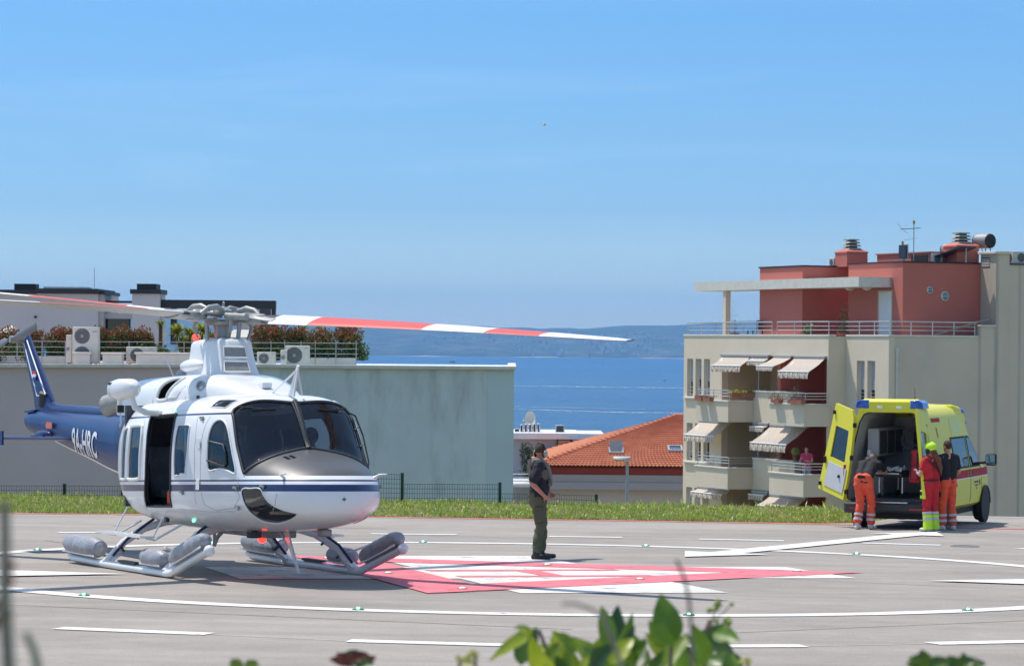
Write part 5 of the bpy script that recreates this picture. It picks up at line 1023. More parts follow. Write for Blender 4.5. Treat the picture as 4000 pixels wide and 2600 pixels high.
# engine and transmission cowling
COW = np.array([(-3.2,2.34,2.50,0.36),(-2.7,2.26,2.64,0.58),(-2.2,2.22,2.72,0.74),(-1.5,2.20,2.76,0.81),(0.0,2.20,2.76,0.82),(0.6,2.21,2.74,0.79),(1.0,2.24,2.68,0.68),(1.3,2.26,2.62,0.56),(1.7,2.28,2.52,0.44),(2.15,2.33,2.41,0.26)])
_cf = [pchip(COW[:,0], COW[:,k]) for k in range(1, 4)]
def cow(x, a, off=0.0):
    zb, zt, w = [float(f(x)) for f in _cf]; c, s = math.cos(a), math.sin(a); return Vector((x, (w-off)*math.copysign(abs(c)**0.5, c), zb+(zt-off-zb)*abs(s)**0.5))
INTK = [(-0.42,2.40),(-0.43,2.52),(-0.36,2.62),(-0.22,2.68),(0.0,2.695),(0.20,2.685),(0.13,2.61),(0.02,2.53),(-0.06,2.46),(-0.10,2.40)]
def in_intake(x, z):
    c = False; j = len(INTK)-1
    for i in range(len(INTK)):
        xi, yi = INTK[i]; xj, yj = INTK[j]
        if (yi > z) != (yj > z) and x < (xj-xi)*(z-yi)/(yj-yi)+xi: c = not c
        j = i
    return c
cxs = list(np.linspace(-3.2,-0.6,20))+list(np.linspace(-0.55,0.35,46))+list(np.linspace(0.4,2.15,24)); NA = 120; g = G(); vs_ = [cow(x, math.pi*j/NA) for x in cxs for j in range(NA+1)]; fs_ = []
for i in range(len(cxs)-1):
    for j in range(NA):
        c_ = (vs_[i*(NA+1)+j]+vs_[(i+1)*(NA+1)+j+1])/2
        if abs(c_.y) > 0.60 and in_intake(c_.x, c_.z): continue
        fs_.append((i*(NA+1)+j, (i+1)*(NA+1)+j, (i+1)*(NA+1)+j+1, i*(NA+1)+j+1))
g.add(vs_, fs_); g.add([cow(-3.2, math.pi*j/24) for j in range(25)], [tuple(range(25))]); hp(g, 'engine_cowling', M['hw2'], smooth=60, recalc=False)
for sd in (-1, 1):
    def cw(x, z, off=0.0):
        zb, zt, w = [float(f(x)) for f in _cf]; k = min(0.999, (z-zb)/(zt-zb)); s_ = k**2; return Vector((x, sd*(w+off)*max(0.05, (1-s_*s_)**0.25), z))
    P_ = smooth_poly(INTK, 4); g = G(); g.tube([cw(x, z, 0.006) for x, z in P_]+[cw(*P_[0], 0.006)], 0.024, 8, cap=False); ik = hp(g, 'intake_lip', M['hw2'], smooth=60)
    cx_ = sum(p[0] for p in P_)/len(P_); cz_ = sum(p[1] for p in P_)/len(P_)
    g = G(); g.loft([[Vector((cx_+(x-cx_)*k-d_*0.5, cw(x, z).y-sd*d_, cz_+(z-cz_)*k)) for x, z in P_] for k, d_ in ((1.0,0.0),(0.95,0.08),(0.85,0.20),(0.6,0.30))], cap0=False); g.build('intake_duct', M['black'], ik, smooth=60)
    g = G(); g.loft([[cw(x+dx, z, o_) for dx, o_ in ((0,0.004),(0.10,0.03),(0.24,0.035),(0.36,0.006))] for x, z in ((-0.08,2.41),(0.0,2.48),(0.10,2.57),(0.22,2.68))], closed=False, cap0=False, cap1=False); hp(g, 'intake_ramp', M['hw2'], smooth=60)
    g = G(); g.lathe([(0.075,0),(0.075,0.03),(0.055,0.03),(0.055,-0.01)], cw(0.86,2.56), 14, axis=(0.45,sd*0.85,0.1)); hp(g, 'vent_port', M['grey'], smooth=40); g = G(); g.lathe([(0.03,0.002),(0.03,0.012),(0.0,0.013)], cw(0.86,2.40,0.002), 12, axis=(0.3,sd*0.95,0)); hp(g, 'cowl_port', M['dark'], smooth=40)
    for x in (-1.35,-0.62,0.55): g = G(); g.tube([cw(x, z, 0.001) for z in (2.26,2.4,2.55,2.66,2.72)], 0.004, 5); hp(g, 'cowl_joint', M['grey'])
    g = G(); g.tube([(-2.6,sd*0.30,2.48),(-2.95,sd*0.40,2.44),(-3.25,sd*0.52,2.38)], [0.16,0.16,0.17], 18, cap=False); g.tube([(-3.25,sd*0.52,2.38),(-3.05,sd*0.44,2.42)], [0.155,0.14], 18, mi=1); hp(g, 'exhaust_pipe', [M['hubgrey'], M['black']], smooth=50)
# pylon fairing round the mast
def pyl(z, a):
    k = np.interp(z, [2.50,2.70,2.85,3.05,3.18,3.225,3.25], [0,1,2,3,4,5,6]); xf = np.interp(k, range(7), [0.92,0.74,0.64,0.57,0.53,0.50,0.42]); xa = np.interp(k, range(7), [-0.72,-0.62,-0.58,-0.56,-0.55,-0.53,-0.46]); B = np.interp(k, range(7), [0.46,0.40,0.365,0.335,0.32,0.30,0.25])
    c, s = math.cos(a), math.sin(a); n = 4.0; u_ = math.copysign(abs(c)**(2/n), c); x = (xf+xa)/2+(xf-xa)/2*u_; return Vector((x, B*(1-0.14*u_)*math.copysign(abs(s)**(2/n), s), z))
g = G(); g.loft([[pyl(z, 2*math.pi*j/64) for j in range(64)] for z in (2.50,2.60,2.65,2.70,2.78,2.85,2.95,3.05,3.12,3.18,3.205,3.225,3.24,3.25)], cap0=False); py = hp(g, 'pylon_fairing', M['hw2'], smooth=60)
for z in (2.83, 3.04):     # screened vents in the forward face
    g = G(); fr_ = [pyl(z+dz, a) for dz, a in ((-0.075,-0.60),(-0.075,0.10),(0.075,0.10),(0.075,-0.60))]; cn = sum(fr_, Vector())/4; nn = (fr_[1]-fr_[0]).cross(fr_[3]-fr_[0]).normalized(); nn = nn if nn.x > 0 else -nn
    g.add([p+nn*0.034 for p in fr_]+[p-nn*0.02 for p in fr_], [(0,1,2,3),(0,1,5,4),(1,2,6,5),(2,3,7,6),(3,0,4,7)]); o = g.build('vent_screen', mat('vent_mesh', (0.26,0.26,0.245), 0.6, noise=(60, 0.3)), py); g = G(); g.tube([p+nn*0.034 for p in fr_+fr_[:1]], 0.016, 6); g.build('vent_frame', M['hw2'], o, smooth=50)
for sd in (-1, 1): g = G(); g.ell((-0.28,sd*0.345,2.88), (0.40,0.13,0.10), 24, 12); hp(g, 'oil_blister', M['hw2'], smooth=60)
g = G(); g.box((1.72,-0.10,2.55), (0.16,0.14,0.08)); hp(g, 'cowl_latch_box', M['hw2'], bevel=0.01)
for k in range(6): g = G(); p = cow(-0.6+k*0.42, 0.05+math.pi*0.98); g.box((p.x,-0.66+0.02*k,2.30), (0.07,0.02,0.03)); hp(g, 'cowl_latch', M['grey'])
g = G(); g.tube([(-1.0,-0.35,2.74),(-1.16,-0.42,3.05)], [0.012,0.005], 6); hp(g, 'whip_antenna', M['hw2']); g = G(); g.ell((-0.82,-0.3,2.76), (0.14,0.08,0.10)); hp(g, 'antenna_dome', M['grey'], smooth=60)
# wire cutter above the windshield
g = G(); g.prism([(2.28,-0.012,2.40),(2.47,-0.012,2.38),(2.62,-0.012,2.78),(2.58,-0.012,2.80),(2.42,-0.012,2.58)], (0,0.024,0)); wc = hp(g, 'wire_cutter', M['hw2']); g = G(); g.tube([(2.58,0,2.74),(2.02,-0.12,2.44)], 0.013, 6); g.build('cutter_brace', M['hw2'], wc); g = G(); g.tube([(2.58,0,2.74),(2.42,0.14,2.40)], 0.013, 6); g.build('cutter_brace', M['hw2'], wc)
# wipers and temperature probe
for sd in (-1, 1):
    g = G(); g.tube([on(2.42, math.pi/2-sd*0.66,.03), on(2.56, math.pi/2-sd*0.34,.02)], 0.010, 6); w_ = hp(g, 'wiper', M['dark']); g = G(); g.tube([on(2.53, math.pi/2-sd*0.50,.02), on(2.585, math.pi/2-sd*0.18,.02)], 0.014, 6); g.build('wiper_blade', M['black'], w_)
    g = G(); g.tube([on(3.62, math.pi/2-sd*1.05,0), on(3.62, math.pi/2-sd*1.05,.08)+Vector((0.02,0,0)), on(3.62, math.pi/2-sd*1.05,.09)+Vector((0.22,0,0.0))], [0.022,0.016,0.009], 8); hp(g, 'pitot_tube', M['hw2'], smooth=50)
# mirror / ladder tubes on the port windshield edge
g = G(); g.tube([on(2.44,0.86,.01), on(2.47,0.72,.07), on(2.62,0.55,.08), on(2.82,0.36,.05), on(2.88,0.3,0)], 0.012, 6)
for x, t in ((2.55,0.63),(2.68,0.50)): g.tube([on(x, t,.075), on(x, t, 0)], 0.009, 5)
hp(g, 'windshield_guard', M['dark'], smooth=60)
# nose vents
g = G()
for i in range(4):
    for k in range(2): g.box(on(3.18+0.035*i, 1.92+0.10*k, 0.003), (0.012,0.05,0.012))
hp(g, 'nose_vent', M['dark'])['kind'] = 'stuff'
# ---------------- tail boom, fin, stabiliser, tail rotor
BOOM = np.array([(-2.5,1.18,2.22,0.52),(-3.3,1.28,2.24,0.46),(-4.5,1.50,2.29,0.40),(-5.7,1.70,2.34,0.31),(-7.0,1.92,2.40,0.22),(-8.0,2.06,2.42,0.17),(-8.25,2.14,2.40,0.12)])
_bf = [pchip(BOOM[::-1,0], BOOM[::-1,k]) for k in range(1, 4)]
def boom(x, a, off=0.0):
    zb, zt, w = [float(f(x)) for f in _bf]; c, s = math.cos(a), math.sin(a); e = 0.78; return Vector((x, (w+off)*math.copysign(abs(c)**e, c), (zb+zt)/2+((zt-zb)/2+off)*math.copysign(abs(s)**e, s)))
g = G(); g.loft([[boom(x, 2*math.pi*j/40) for j in range(40)] for x in np.linspace(-2.5,-8.25,40)]); hp(g, 'tail_boom', M['hb'], smooth=60)
g = G(); n = 30
for a0, a1, mi in ((math.pi*1.21,math.pi*1.255,0),(math.pi*1.255,math.pi*1.745,1),(math.pi*1.745,math.pi*1.79,0)):
    g.loft([[boom(x, a0+(a1-a0)*j/10, 0.004) for j in range(11)] for x in np.linspace(-2.6,-6.9,n)], mi=mi, closed=False, cap0=False, cap1=False)
hp(g, 'boom_underside', [M['hw2'], mat('boom_grey_paint', (0.10,0.10,0.11), 0.4)], smooth=60)
g = G(); g.tube([(-2.9,0,2.24),(-5,0,2.32),(-7.0,0,2.42),(-7.35,0,2.52)], [0.12,0.105,0.09,0.08], 14); hp(g, 'driveshaft_cover', M['hb'], smooth=60)
FIN = [((-6.95,2.36),(-7.95,2.30)),((-7.20,2.62),(-8.05,2.62)),((-8.30,3.62),(-8.72,3.60)),((-8.42,3.74),(-8.72,3.72))]
def airfoil(le, te, th, n=14): return [(le+(te-le)*(0.5-0.5*math.cos(2*math.pi*j/n)), th*math.sin(2*math.pi*j/n)) for j in range(n)]
g = G(); g.loft([[Vector((x, y, a[1]+(b[1]-a[1])*(x-a[0])/(b[0]-a[0]))) for x, y in airfoil(a[0], b[0], th)] for (a, b), th in zip(FIN, (0.10,0.09,0.055,0.04))]); fin = hp(g, 'tail_fin', M['hb'], smooth=50)
g = G(); g.tube([(-7.32,-0.085,2.68),(-8.34,-0.058,3.60)], 0.013, 5); g.tube([(-7.72,-0.085,2.66),(-8.50,-0.055,3.58)], 0.013, 5); g.tube([(-7.32,-0.088,2.68),(-7.72,-0.086,2.66)], 0.013, 5); g.build('fin_piping', M['hw2'], fin)
for k, c in enumerate(((0.6,0.03,0.03),(0.75,0.75,0.75),(0.02,0.06,0.35))): g = G(); g.box((-7.86,-0.088,3.05-0.05*k), (0.16,0.012,0.048)); g.build('flag_band', mat('flag_band', c, 0.5), fin)
g = G(); g.box((-7.95,-0.02,2.42), (0.5,0.26,0.05)); hp(g, 'tail_cap', M['hb'], bevel=0.02); g = G(); g.tube([(-7.5,0,2.52),(-7.42,-0.06,2.72)], [0.14,0.09], 12); hp(g, 'gearbox_fairing', M['dark'], smooth=50)
g = G(); g.cyl((-8.50,-0.02,3.62),(-8.50,-0.30,3.62),0.06); tr_ = hp(g, 'tail_rotor_hub', M['hubgrey'], smooth=40)
for sgn in (1, -1):
    g = G(); d_ = Vector((math.sin(R(82))*sgn,0,math.cos(R(82))*sgn)); e_ = Vector((d_.z,0.12,-d_.x)); c0_ = Vector((-8.50,-0.28,3.62)); g.loft([[c0_+d_*r_+e_*x+Vector((0,y,0)) for x, y in airfoil(-w*0.35, w*0.65, th, 10)] for r_, w, th in ((0.10,0.05,0.03),(0.22,0.07,0.02),(0.35,0.14,0.014),(1.26,0.14,0.010),(1.29,0.09,0.005))]); g.build('tail_rotor_blade', mat('tail_blade', (0.16,0.16,0.17), 0.4), tr_, smooth=40)
for sd in (-1, 1):
    g = G(); g.loft([[Vector((x, sd*yy, 1.93+z)) for x, z in airfoil(le, te, 0.035, 14)] for yy, le, te in ((0.22,-5.35,-6.15),(1.42,-5.45,-6.12))]); st = hp(g, 'stabiliser', M['hb'], smooth=50); g = G(); g.b2((-6.14,sd*1.42-0.015,1.82), (-5.44,sd*1.42+0.015,2.04)); g.build('end_plate', M['hb'], st)
g = G(); g.ell((-6.85,-0.26,2.02), (0.34,0.10,0.07)); g.box((-6.95,-0.3,1.99), (0.6,0.10,0.03)); hp(g, 'tail_light_fairing', M['hb'], smooth=50)
g = G(); g.prism([(-6.72,-0.275,2.16),(-6.62,-0.282,2.24),(-6.62,-0.282,2.21),(-6.36,-0.295,2.20),(-6.36,-0.295,2.10),(-6.62,-0.282,2.11),(-6.62,-0.282,2.08)], (0,-0.012,0)); hp(g, 'danger_arrow', mat('arrow_red', (0.62,0.16,0.13), 0.6))
def text_mesh(s, size, depth=0.002, bold=0.0, xs_=1.0, shear=0):
    c = bpy.data.curves.new('lettering', 'FONT'); c.body = s; c.size = size; c.extrude = depth; c.offset = bold; c.align_x = 'CENTER'; c.align_y = 'CENTER'; c.resolution_u = 4
    o = bpy.data.objects.new('tmp', c); COL.objects.link(o); bpy.context.view_layer.update(); dg = bpy.context.evaluated_depsgraph_get(); me = bpy.data.meshes.new_from_object(o.evaluated_get(dg)); bpy.data.objects.remove(o); bpy.data.curves.remove(c)
    for v in me.vertices: v.co.x *= xs_
    return me
me = text_mesh('9A-HRC', 0.58, 0.0, 0.012, 0.66); me.materials.append(M['hw2'])
bm = bmesh.new(); bm.from_mesh(me); bmesh.ops.triangulate(bm, faces=bm.faces); bmesh.ops.subdivide_edges(bm, edges=bm.edges[:], cuts=3, use_grid_fill=True); bm.to_mesh(me); bm.free()
# wrap the registration onto the boom side
nv = []
for v in me.vertices:
    x = -4.62 + v.co.x*1.0; zz = 1.83 - (x+4.62)*0.07 + v.co.y*0.95
    zb, zt, w = [float(f(x)) for f in _bf]; k = max(-0.98, min(0.98, (zz-(zb+zt)/2)/((zt-zb)/2))); a = math.asin(abs(k)**(1/0.78)); v.co = Vector((x, -(w*math.cos(a)**0.78+0.009), zz))
o = link(me, 'registration_lettering', heli); o.rotation_euler = (0, -PITCH, 0)
# ---------------- hoist
g = G(); hz = [(-0.50,0.12,0.10),(-0.44,0.19,0.17),(-0.1,0.22,0.20),(0.25,0.20,0.19),(0.50,0.13,0.13),(0.62,0.03,0.04)]
g.loft([[Vector((0.20+x*0.72, -1.55+0.74*wy*math.copysign(abs(math.cos(2*math.pi*j/24))**0.7, math.cos(2*math.pi*j/24)), 2.52+0.74*wz*math.copysign(abs(math.sin(2*math.pi*j/24))**0.7, math.sin(2*math.pi*j/24)))) for j in range(24)] for x, wy, wz in hz]); ho = hp(g, 'rescue_hoist', M['hw2'], smooth=60)
g = G(); g.tube([(0.38,-1.52,2.42),(0.42,-1.48,2.26),(0.46,-1.35,2.20),(0.36,-1.05,2.19)], 0.045, 10); g.build('hoist_arm', M['hw2'], ho, smooth=60); g = G(); g.cyl((0.05,-1.55,2.39),(0.05,-1.55,2.26),0.035); g.cyl((0.05,-1.55,2.30),(0.05,-1.55,2.20),0.05,mi=1); g.build('cable_guide', [M['hw2'], M['black']], ho, smooth=40); g = G(); g.tube([(0.05,-1.55,2.20),(0.05,-1.55,2.10),(0.07,-1.55,2.04),(0.04,-1.55,2.00),(0.02,-1.55,2.04)], 0.012, 6); g.build('hoist_hook', M['steel'], ho, smooth=50)
g = G(); g.box((0.0,-1.69,2.60), (0.12,0.02,0.03)); g.build('hoist_decal', M['dark'], ho)
# ---------------- rotor head and blades (frame of the skids)
HZ = 3.56; HXC = -0.13
g = G(); g.cyl((HXC,0,3.20),(HXC,0,3.50),0.105,n=20); g.lathe([(0.19,3.24),(0.19,3.27),(0.12,3.28)], (HXC,0,0), 20); hp(g, 'rotor_mast', M['grey'], body=False, smooth=40)
for a in (20,110,200,290): g = G(); c, s = math.cos(R(a)), math.sin(R(a)); g.tube([(HXC+0.30*c,0.30*s,3.22),(HXC+0.33*c,0.33*s,3.52)], 0.024, 8); hp(g, 'pitch_link', M['grey'], body=False, smooth=50)
g = G(); g.lathe([(0.10,3.44),(0.24,3.45),(0.26,3.50),(0.14,3.52)], (HXC,0,0), 20); hp(g, 'hub_plate', M['hubgrey'], body=False, smooth=40)
g = G(); g.lathe([(0.13,3.60),(0.15,3.63),(0.14,3.66),(0.06,3.70),(0.03,3.72)], (HXC,0,0), 18)
for k in range(8): a = k*math.pi/4; g.cyl((HXC+0.14*math.cos(a),0.14*math.sin(a),3.61),(HXC+0.14*math.cos(a),0.14*math.sin(a),3.67),0.014,n=6)
g.tube([(HXC-0.025,0,3.72),(HXC-0.025,0,3.765),(HXC,0,3.785),(HXC+0.025,0,3.765),(HXC+0.025,0,3.72)], 0.009, 5); hp(g, 'hub_nut', M['hubgrey'], body=False, smooth=40)
INV = HM.inverted(); hubw = HM @ Vector((HXC,0,HZ))
aims = [(-37, (1485,791), 7.01, 21), (53, (1209,773), 7.01, 8), (-127, (0,707), 4.27, 9), (143, (0,687), 4.52, 8)]
for az, px, rr, tw0 in aims:
    az_ = R(az); hd = Vector((math.cos(az_), math.sin(az_), 0)); tgt = hubw+hd*rr; zt = at(px[0], px[1], tgt.y).z; slope_ = (zt-hubw.z-0.0)/rr
    def W2H(p): return INV @ p
    dirw = Vector((hd.x, hd.y, slope_)).normalized(); lead = Vector((-hd.y, hd.x, 0))            # turns anticlockwise seen from above
    upb = dirw.cross(lead); upb = upb if upb.z > 0 else -upb
    def bp_(r_, c_, h_, tw=0.0, bend=0.0): return W2H(hubw + dirw*r_ + (lead*math.cos(tw)+upb*math.sin(tw))*c_ + (upb*math.cos(tw)-lead*math.sin(tw))*h_ + Vector((0,0,bend)))
    # yoke, grip, damper
    g = G()
    for h_ in (0.045,-0.045): g.loft([[bp_(r_, c_, h_+q) for c_, q in ((-w,-0.012),(w,-0.012),(w,0.012),(-w,0.012))] for r_, w in ((0.02,0.10),(0.25,0.13),(0.48,0.075),(0.78,0.07))])
    hp(g, 'rotor_yoke', M['hubgrey'], body=False, smooth=30)
    g = G(); g.loft([[bp_(r_, c_*w, q*hh_+0.0, R(10)) for c_, q in ((-1,-0.5),(-0.6,-1),(0.6,-1),(1,-0.5),(1,0.5),(0.6,1),(-0.6,1),(-1,0.5))] for r_, w, hh_ in ((0.42,0.05,0.05),(0.55,0.10,0.075),(0.72,0.10,0.06),(0.90,0.13,0.045),(1.05,0.15,0.04))]); hp(g, 'blade_grip', M['hubgrey'], body=False, smooth=35)
    g = G(); g.tube([bp_(0.20,-0.16,0.03), bp_(0.62,-0.20,0.03)], 0.05, 10); g.tube([bp_(0.15,0.13,0.10), bp_(0.30,0.15,0.14), bp_(0.46,0.14,0.12), bp_(0.60,0.12,0.03)], [0.03,0.045,0.04,0.03], 8); hp(g, 'damper', M['hubgrey'], body=False, smooth=50)
    g = G(); g.tube([bp_(0.32,-0.18,0.0), bp_(0.36,-0.23,-0.14), bp_(0.30,-0.2,-0.30)], [0.03,0.026,0.02], 8); hp(g, 'pitch_horn', M['hubgrey'], body=False, smooth=50)
    g = G(); stations = [(0.74,0.09,0.05,3),(0.88,0.15,0.040,3),(1.0,0.19,0.034,0),(1.72,0.20,0.028,1),(3.75,0.20,0.024,0),(4.80,0.20,0.023,1),(5.70,0.195,0.022,0),(6.75,0.16,0.018,0),(7.01,0.10,0.008,0)]
    for i in range(len(stations)-1):
        r0, w0, t0, mi = stations[i]; r1, w1, t1, _ = stations[i+1]; rings = []
        for q in range(5):
            f = q/4; r_ = r0+(r1-r0)*f; w = w0+(w1-w0)*f; th = t0+(t1-t0)*f; tw = R(tw0-(tw0-2)*r_/7)
            rings.append([bp_(r_, x, y, tw, 0.03*math.sin(r_/7*math.pi)) for x, y in [(w*math.cos(2*math.pi*j/16), th*math.sin(2*math.pi*j/16)) for j in range(16)]])
        n_ = 16; vs_ = [p for r_ in rings for p in r_]
        up_f = []; lo_f = []
        for a_ in range(4):
            for j in range(n_): (up_f if 0 <= j < 8 else lo_f).append((a_*n_+j, a_*n_+(j+1) % n_, (a_+1)*n_+(j+1) % n_, (a_+1)*n_+j))
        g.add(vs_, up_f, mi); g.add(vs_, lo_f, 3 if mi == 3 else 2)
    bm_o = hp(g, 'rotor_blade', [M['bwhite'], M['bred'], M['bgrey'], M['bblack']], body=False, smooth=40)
# ---------------- landing gear
for sd in (-1, 1):
    y = sd*1.40
    g = G(); g.tube([(-2.35,y,0.115),(-2.2,y,0.075),(-1.0,y,0.06),(1.45,y,0.06),(1.62,y,0.075),(1.85,y,0.14),(2.85,y,0.42),(2.92,y,0.44)], 0.055, 12); sk = hp(g, 'skid_tube', M['hw2'], body=False, smooth=60); g = G(); g.ell((2.92,y,0.44), 0.075, 12, 8); g.build('toe_cap', M['hw2'], sk, smooth=60)
    g = G(); g.b2((-0.3,y-0.05,0.118), (0.35,y+0.05,0.15)); g.build('step_pad', M['dark'], sk)
    def bag(pts, r_, nm):
        g = G(); P_ = [Vector(pts[0]).lerp(Vector(pts[1]), q/10) for q in range(11)]; rs = [r_*(0.72,0.93,1,1.0,1.02,0.99,1.01,1,0.98,0.9,0.66)[q]*(1+0.02*math.sin(q*3.1)) for q in range(11)]; g.tube(P_, rs, 20); o = hp(g, nm, M['float'], body=False, smooth=60)
        d_ = (P_[-1]-P_[0]).normalized(); dn = Vector((0,0,-1)); dn = (dn-d_*dn.dot(d_)).normalized()
        for s2 in (-1, 1): g = G(); sv = Vector((0,s2,0)); g.bar(P_[0]+dn*r_*0.72+sv*r_*0.66, P_[-1]+dn*r_*0.72+sv*r_*0.66, 0.012, 0.03); g.build('lacing_strip', M['hw2'], o)
        for q in (0, -1): g = G(); g.tube([P_[q]-d_*0.012*(1 if q == 0 else -1)*0, P_[q]+d_*(-0.05 if q == 0 else 0.05)], [r_*0.66,r_*0.25], 14); g.build('bag_end', M['float'], o, smooth=60)
    bag([(1.72,y,0.27),(2.80,y,0.575)], 0.130, 'float_bag'); bag([(0.62,y,0.245),(1.36,y,0.245)], 0.122, 'float_bag'); bag([(-1.12,y,0.265),(-2.45,y,0.285)], 0.150, 'float_bag')
    for x, xr in ((1.40,1.22),(-0.88,-0.80)):
        g = G(); g.tube([(x,y,0.07),(x,sd*1.32,0.16),(x*0.98+xr*0.02,sd*1.15,0.36),(xr,sd*0.88,0.56),(xr,sd*0.55,0.655),(xr,sd*0.25,0.68),(xr,0,0.685)], [0.075,0.065,0.055,0.055,0.055,0.055,0.055], 12); ct = hp(g, 'cross_tube', M['hw2'], body=False, smooth=60)
        g = G(); g.tube([(x,sd*1.28,0.14),(x,sd*1.30,0.17)], [0.11,0.08], 12); g.build('saddle', M['hw2'], ct, smooth=50); g = G(); g.tube([(x+0.07,sd*1.33,0.18),(x+0.08,sd*1.12,0.42),(xr+0.08,sd*0.88,0.62),(xr+0.07,sd*0.75,0.70)], 0.020, 8); g.build('float_hose', mat('navy_hose', (0.01,0.025,0.10), 0.5), ct, smooth=50)
        for f in (0.3, 0.75): p = Vector((x,sd*1.32,0.16)).lerp(Vector((xr,sd*0.88,0.56)), f); g = G(); d_ = (Vector((xr,sd*0.88,0.56))-Vector((x,sd*1.32,0.16))).normalized(); g.cyl(p-d_*0.014, p+d_*0.014, 0.067, n=12); g.build('clamp', M['dark'], ct)
    # step board
    g = G(); g.loft([[(x,sd*1.42+a,0.50+b) for a, b in ((-0.11,0),(0.11,0),(0.11,0.028),(-0.11,0.028))] for x in (-1.0,0.75)]); st = hp(g, 'boarding_step', M['hw2'], body=False)
    for x in (-0.85,0.65): g = G(); g.tube([(x,sd*1.42,0.50),(x+0.05,sd*1.30,0.47),(x+0.15,sd*0.95,0.68)], 0.018, 6); g.build('step_strut', M['hw2'], st); g = G(); g.tube([(x,sd*1.30,0.51),(x+0.02,sd*1.12,0.86)], 0.012, 6); g.build('step_brace', M['hw2'], st)
    g = G(); g.tube([(1.4,sd*1.24,0.30),(1.55,sd*1.36,0.36),(1.62,sd*1.5,0.42),(1.72,sd*1.52,0.42)], 0.016, 6); hp(g, 'tie_down_lever', M['hw2'], body=False)
# belly: wire cutter, lights, search light, hook
g = G(); g.prism([(2.12,-0.014,0.66),(2.26,-0.014,0.66),(2.66,-0.014,0.12),(2.63,-0.014,0.12)], (0,0.028,0)); hp(g, 'lower_wire_cutter', M['hw2'], body=False); g = G(); g.tube([(2.5,0,0.36),(1.9,0,0.66)], 0.014, 6); hp(g, 'cutter_strut', M['hw2'], body=False)
g = G(); g.box((1.2,0,0.60), (1.6,0.5,0.10)); hp(g, 'belly_equipment', M['hubgrey'], body=False, bevel=0.02)
g = G(); g.cyl((2.10,-0.42,0.64),(2.10,-0.42,0.56),0.10,n=18); g.cyl((2.10,-0.42,0.60),(2.10,-0.42,0.66),0.04); hp(g, 'landing_light', M['dark'], body=False, smooth=40)
g = G(); g.box((2.9,0.25,0.66), (0.14,0.16,0.10)); hp(g, 'belly_camera', M['hubgrey'], body=False, bevel=0.02); g = G(); g.tube([(0.9,-0.35,0.62),(0.9,-0.45,0.52),(0.9,-0.50,0.40)], 0.03, 8); hp(g, 'belly_antenna', M['grey'], body=False); g = G(); g.cyl((1.15,-0.6,0.66),(1.15,-0.6,0.40),0.022); hp(g, 'drain_mast', M['grey'], body=False)
M['redlamp'] = mat('red_beacon', (0.9,0.1,0.05), 0.3, emit=((1.0,0.008,0.005), 11)); M['navgreen'] = mat('green_navigation', (0.1,0.9,0.4), 0.3, emit=((0.1,1.0,0.45), 5))
for z, r_ in ((0.69,0.05),(0.53,0.055)): g = G(); g.ell((1.86,-0.20,z), (r_,r_,r_*0.9), 12, 8); hp(g, 'anti_collision_light', M['redlamp'], body=False, smooth=60)
g = G(); g.cyl((1.83,-0.20,0.50),(1.83,-0.20,0.70),0.025); hp(g, 'beacon_stem', M['dark'], body=False)
g = G(); g.ell((-0.42,-0.25,3.30), (0.05,0.05,0.045), 12, 8); hp(g, 'top_beacon', M['redlamp'], smooth=60); p = on(1.35,3.92,.01); g = G(); g.ell(p, 0.022, 10, 8); hp(g, 'navigation_light', M['navgreen'], smooth=60); p = on(0.75,2.42,.02); g = G(); g.ell(p, 0.022, 10, 8); hp(g, 'navigation_light', M['navgreen'], smooth=60)
g = G(); g.box(on(0.35,3.95,0.02), (0.10,0.05,0.07)); hp(g, 'fuel_port', M['dark'], bevel=0.01)
# ================================================================== ambulance
M['amb'] = mat('ambulance_yellow_paint', (0.70,0.65,0.05), 0.42, noise=(2, 0.03), coat=0.08, spec=0.35)
M['ambg'] = mat('ambulance_inner_grey', (0.52,0.53,0.55), 0.6, noise=(3, 0.05)); M['ambpl'] = mat('bumper_plastic', (0.035,0.036,0.04), 0.55, noise=(8, 0.15))
M['bluelens'] = mat('blue_beacon_lens', (0.01,0.08,0.42), 0.12, noise=(25, 0.5), coat=0.6); M['redlens'] = mat('red_lamp_lens', (0.42,0.01,0.015), 0.15, coat=0.5); M['ambred'] = mat('ambulance_red_stripe', (0.40,0.02,0.025), 0.6, spec=0.2)
M['ambglass'] = glass_mat('ambulance_glass', (0.10,0.13,0.18), 0.02, base=0.10)
AX, AY, AH = 8.02, 61.25, R(22)
AXW = Vector((math.sin(AH), math.cos(AH), 0)); ALW = Vector((-math.cos(AH), math.sin(AH), 0))
amb = thing('ambulance', 'yellow high-roof ambulance with its rear doors open', 'ambulance', onpad(AX, AY), math.atan2(AXW.y, AXW.x))
def amb_w(x, y, z=0.0): p = Vector((AX, AY, 0))+AXW*x+ALW*y; return Vector((p.x, p.y, padz(p.x, p.y)+z))
PROF = [(0.80,0.34),(0.93,0.42),(0.955,0.62),(0.955,0.95),(0.93,1.18),(0.88,1.50),(0.815,1.82),(0.76,2.06),(0.71,2.26),(0.62,2.41),(0.40,2.49),(0.0,2.51)]
STN = [(-1.02,1.0,1.0,0.0),(-0.6,1.0,1.0,0),(0.6,1.0,1.0,0),(1.7,1.0,1.0,0),(2.05,0.985,1.0,0),(2.30,0.93,0.995,0),(2.52,0.80,0.99,0),(2.78,0.55,0.985,0),(3.05,0.30,0.975,0),(3.32,0.02,0.965,0),(3.75,-0.10,0.94,0),(4.05,-0.22,0.88,0.02),(4.22,-0.36,0.78,0.06),(4.28,-0.48,0.66,0.10)]
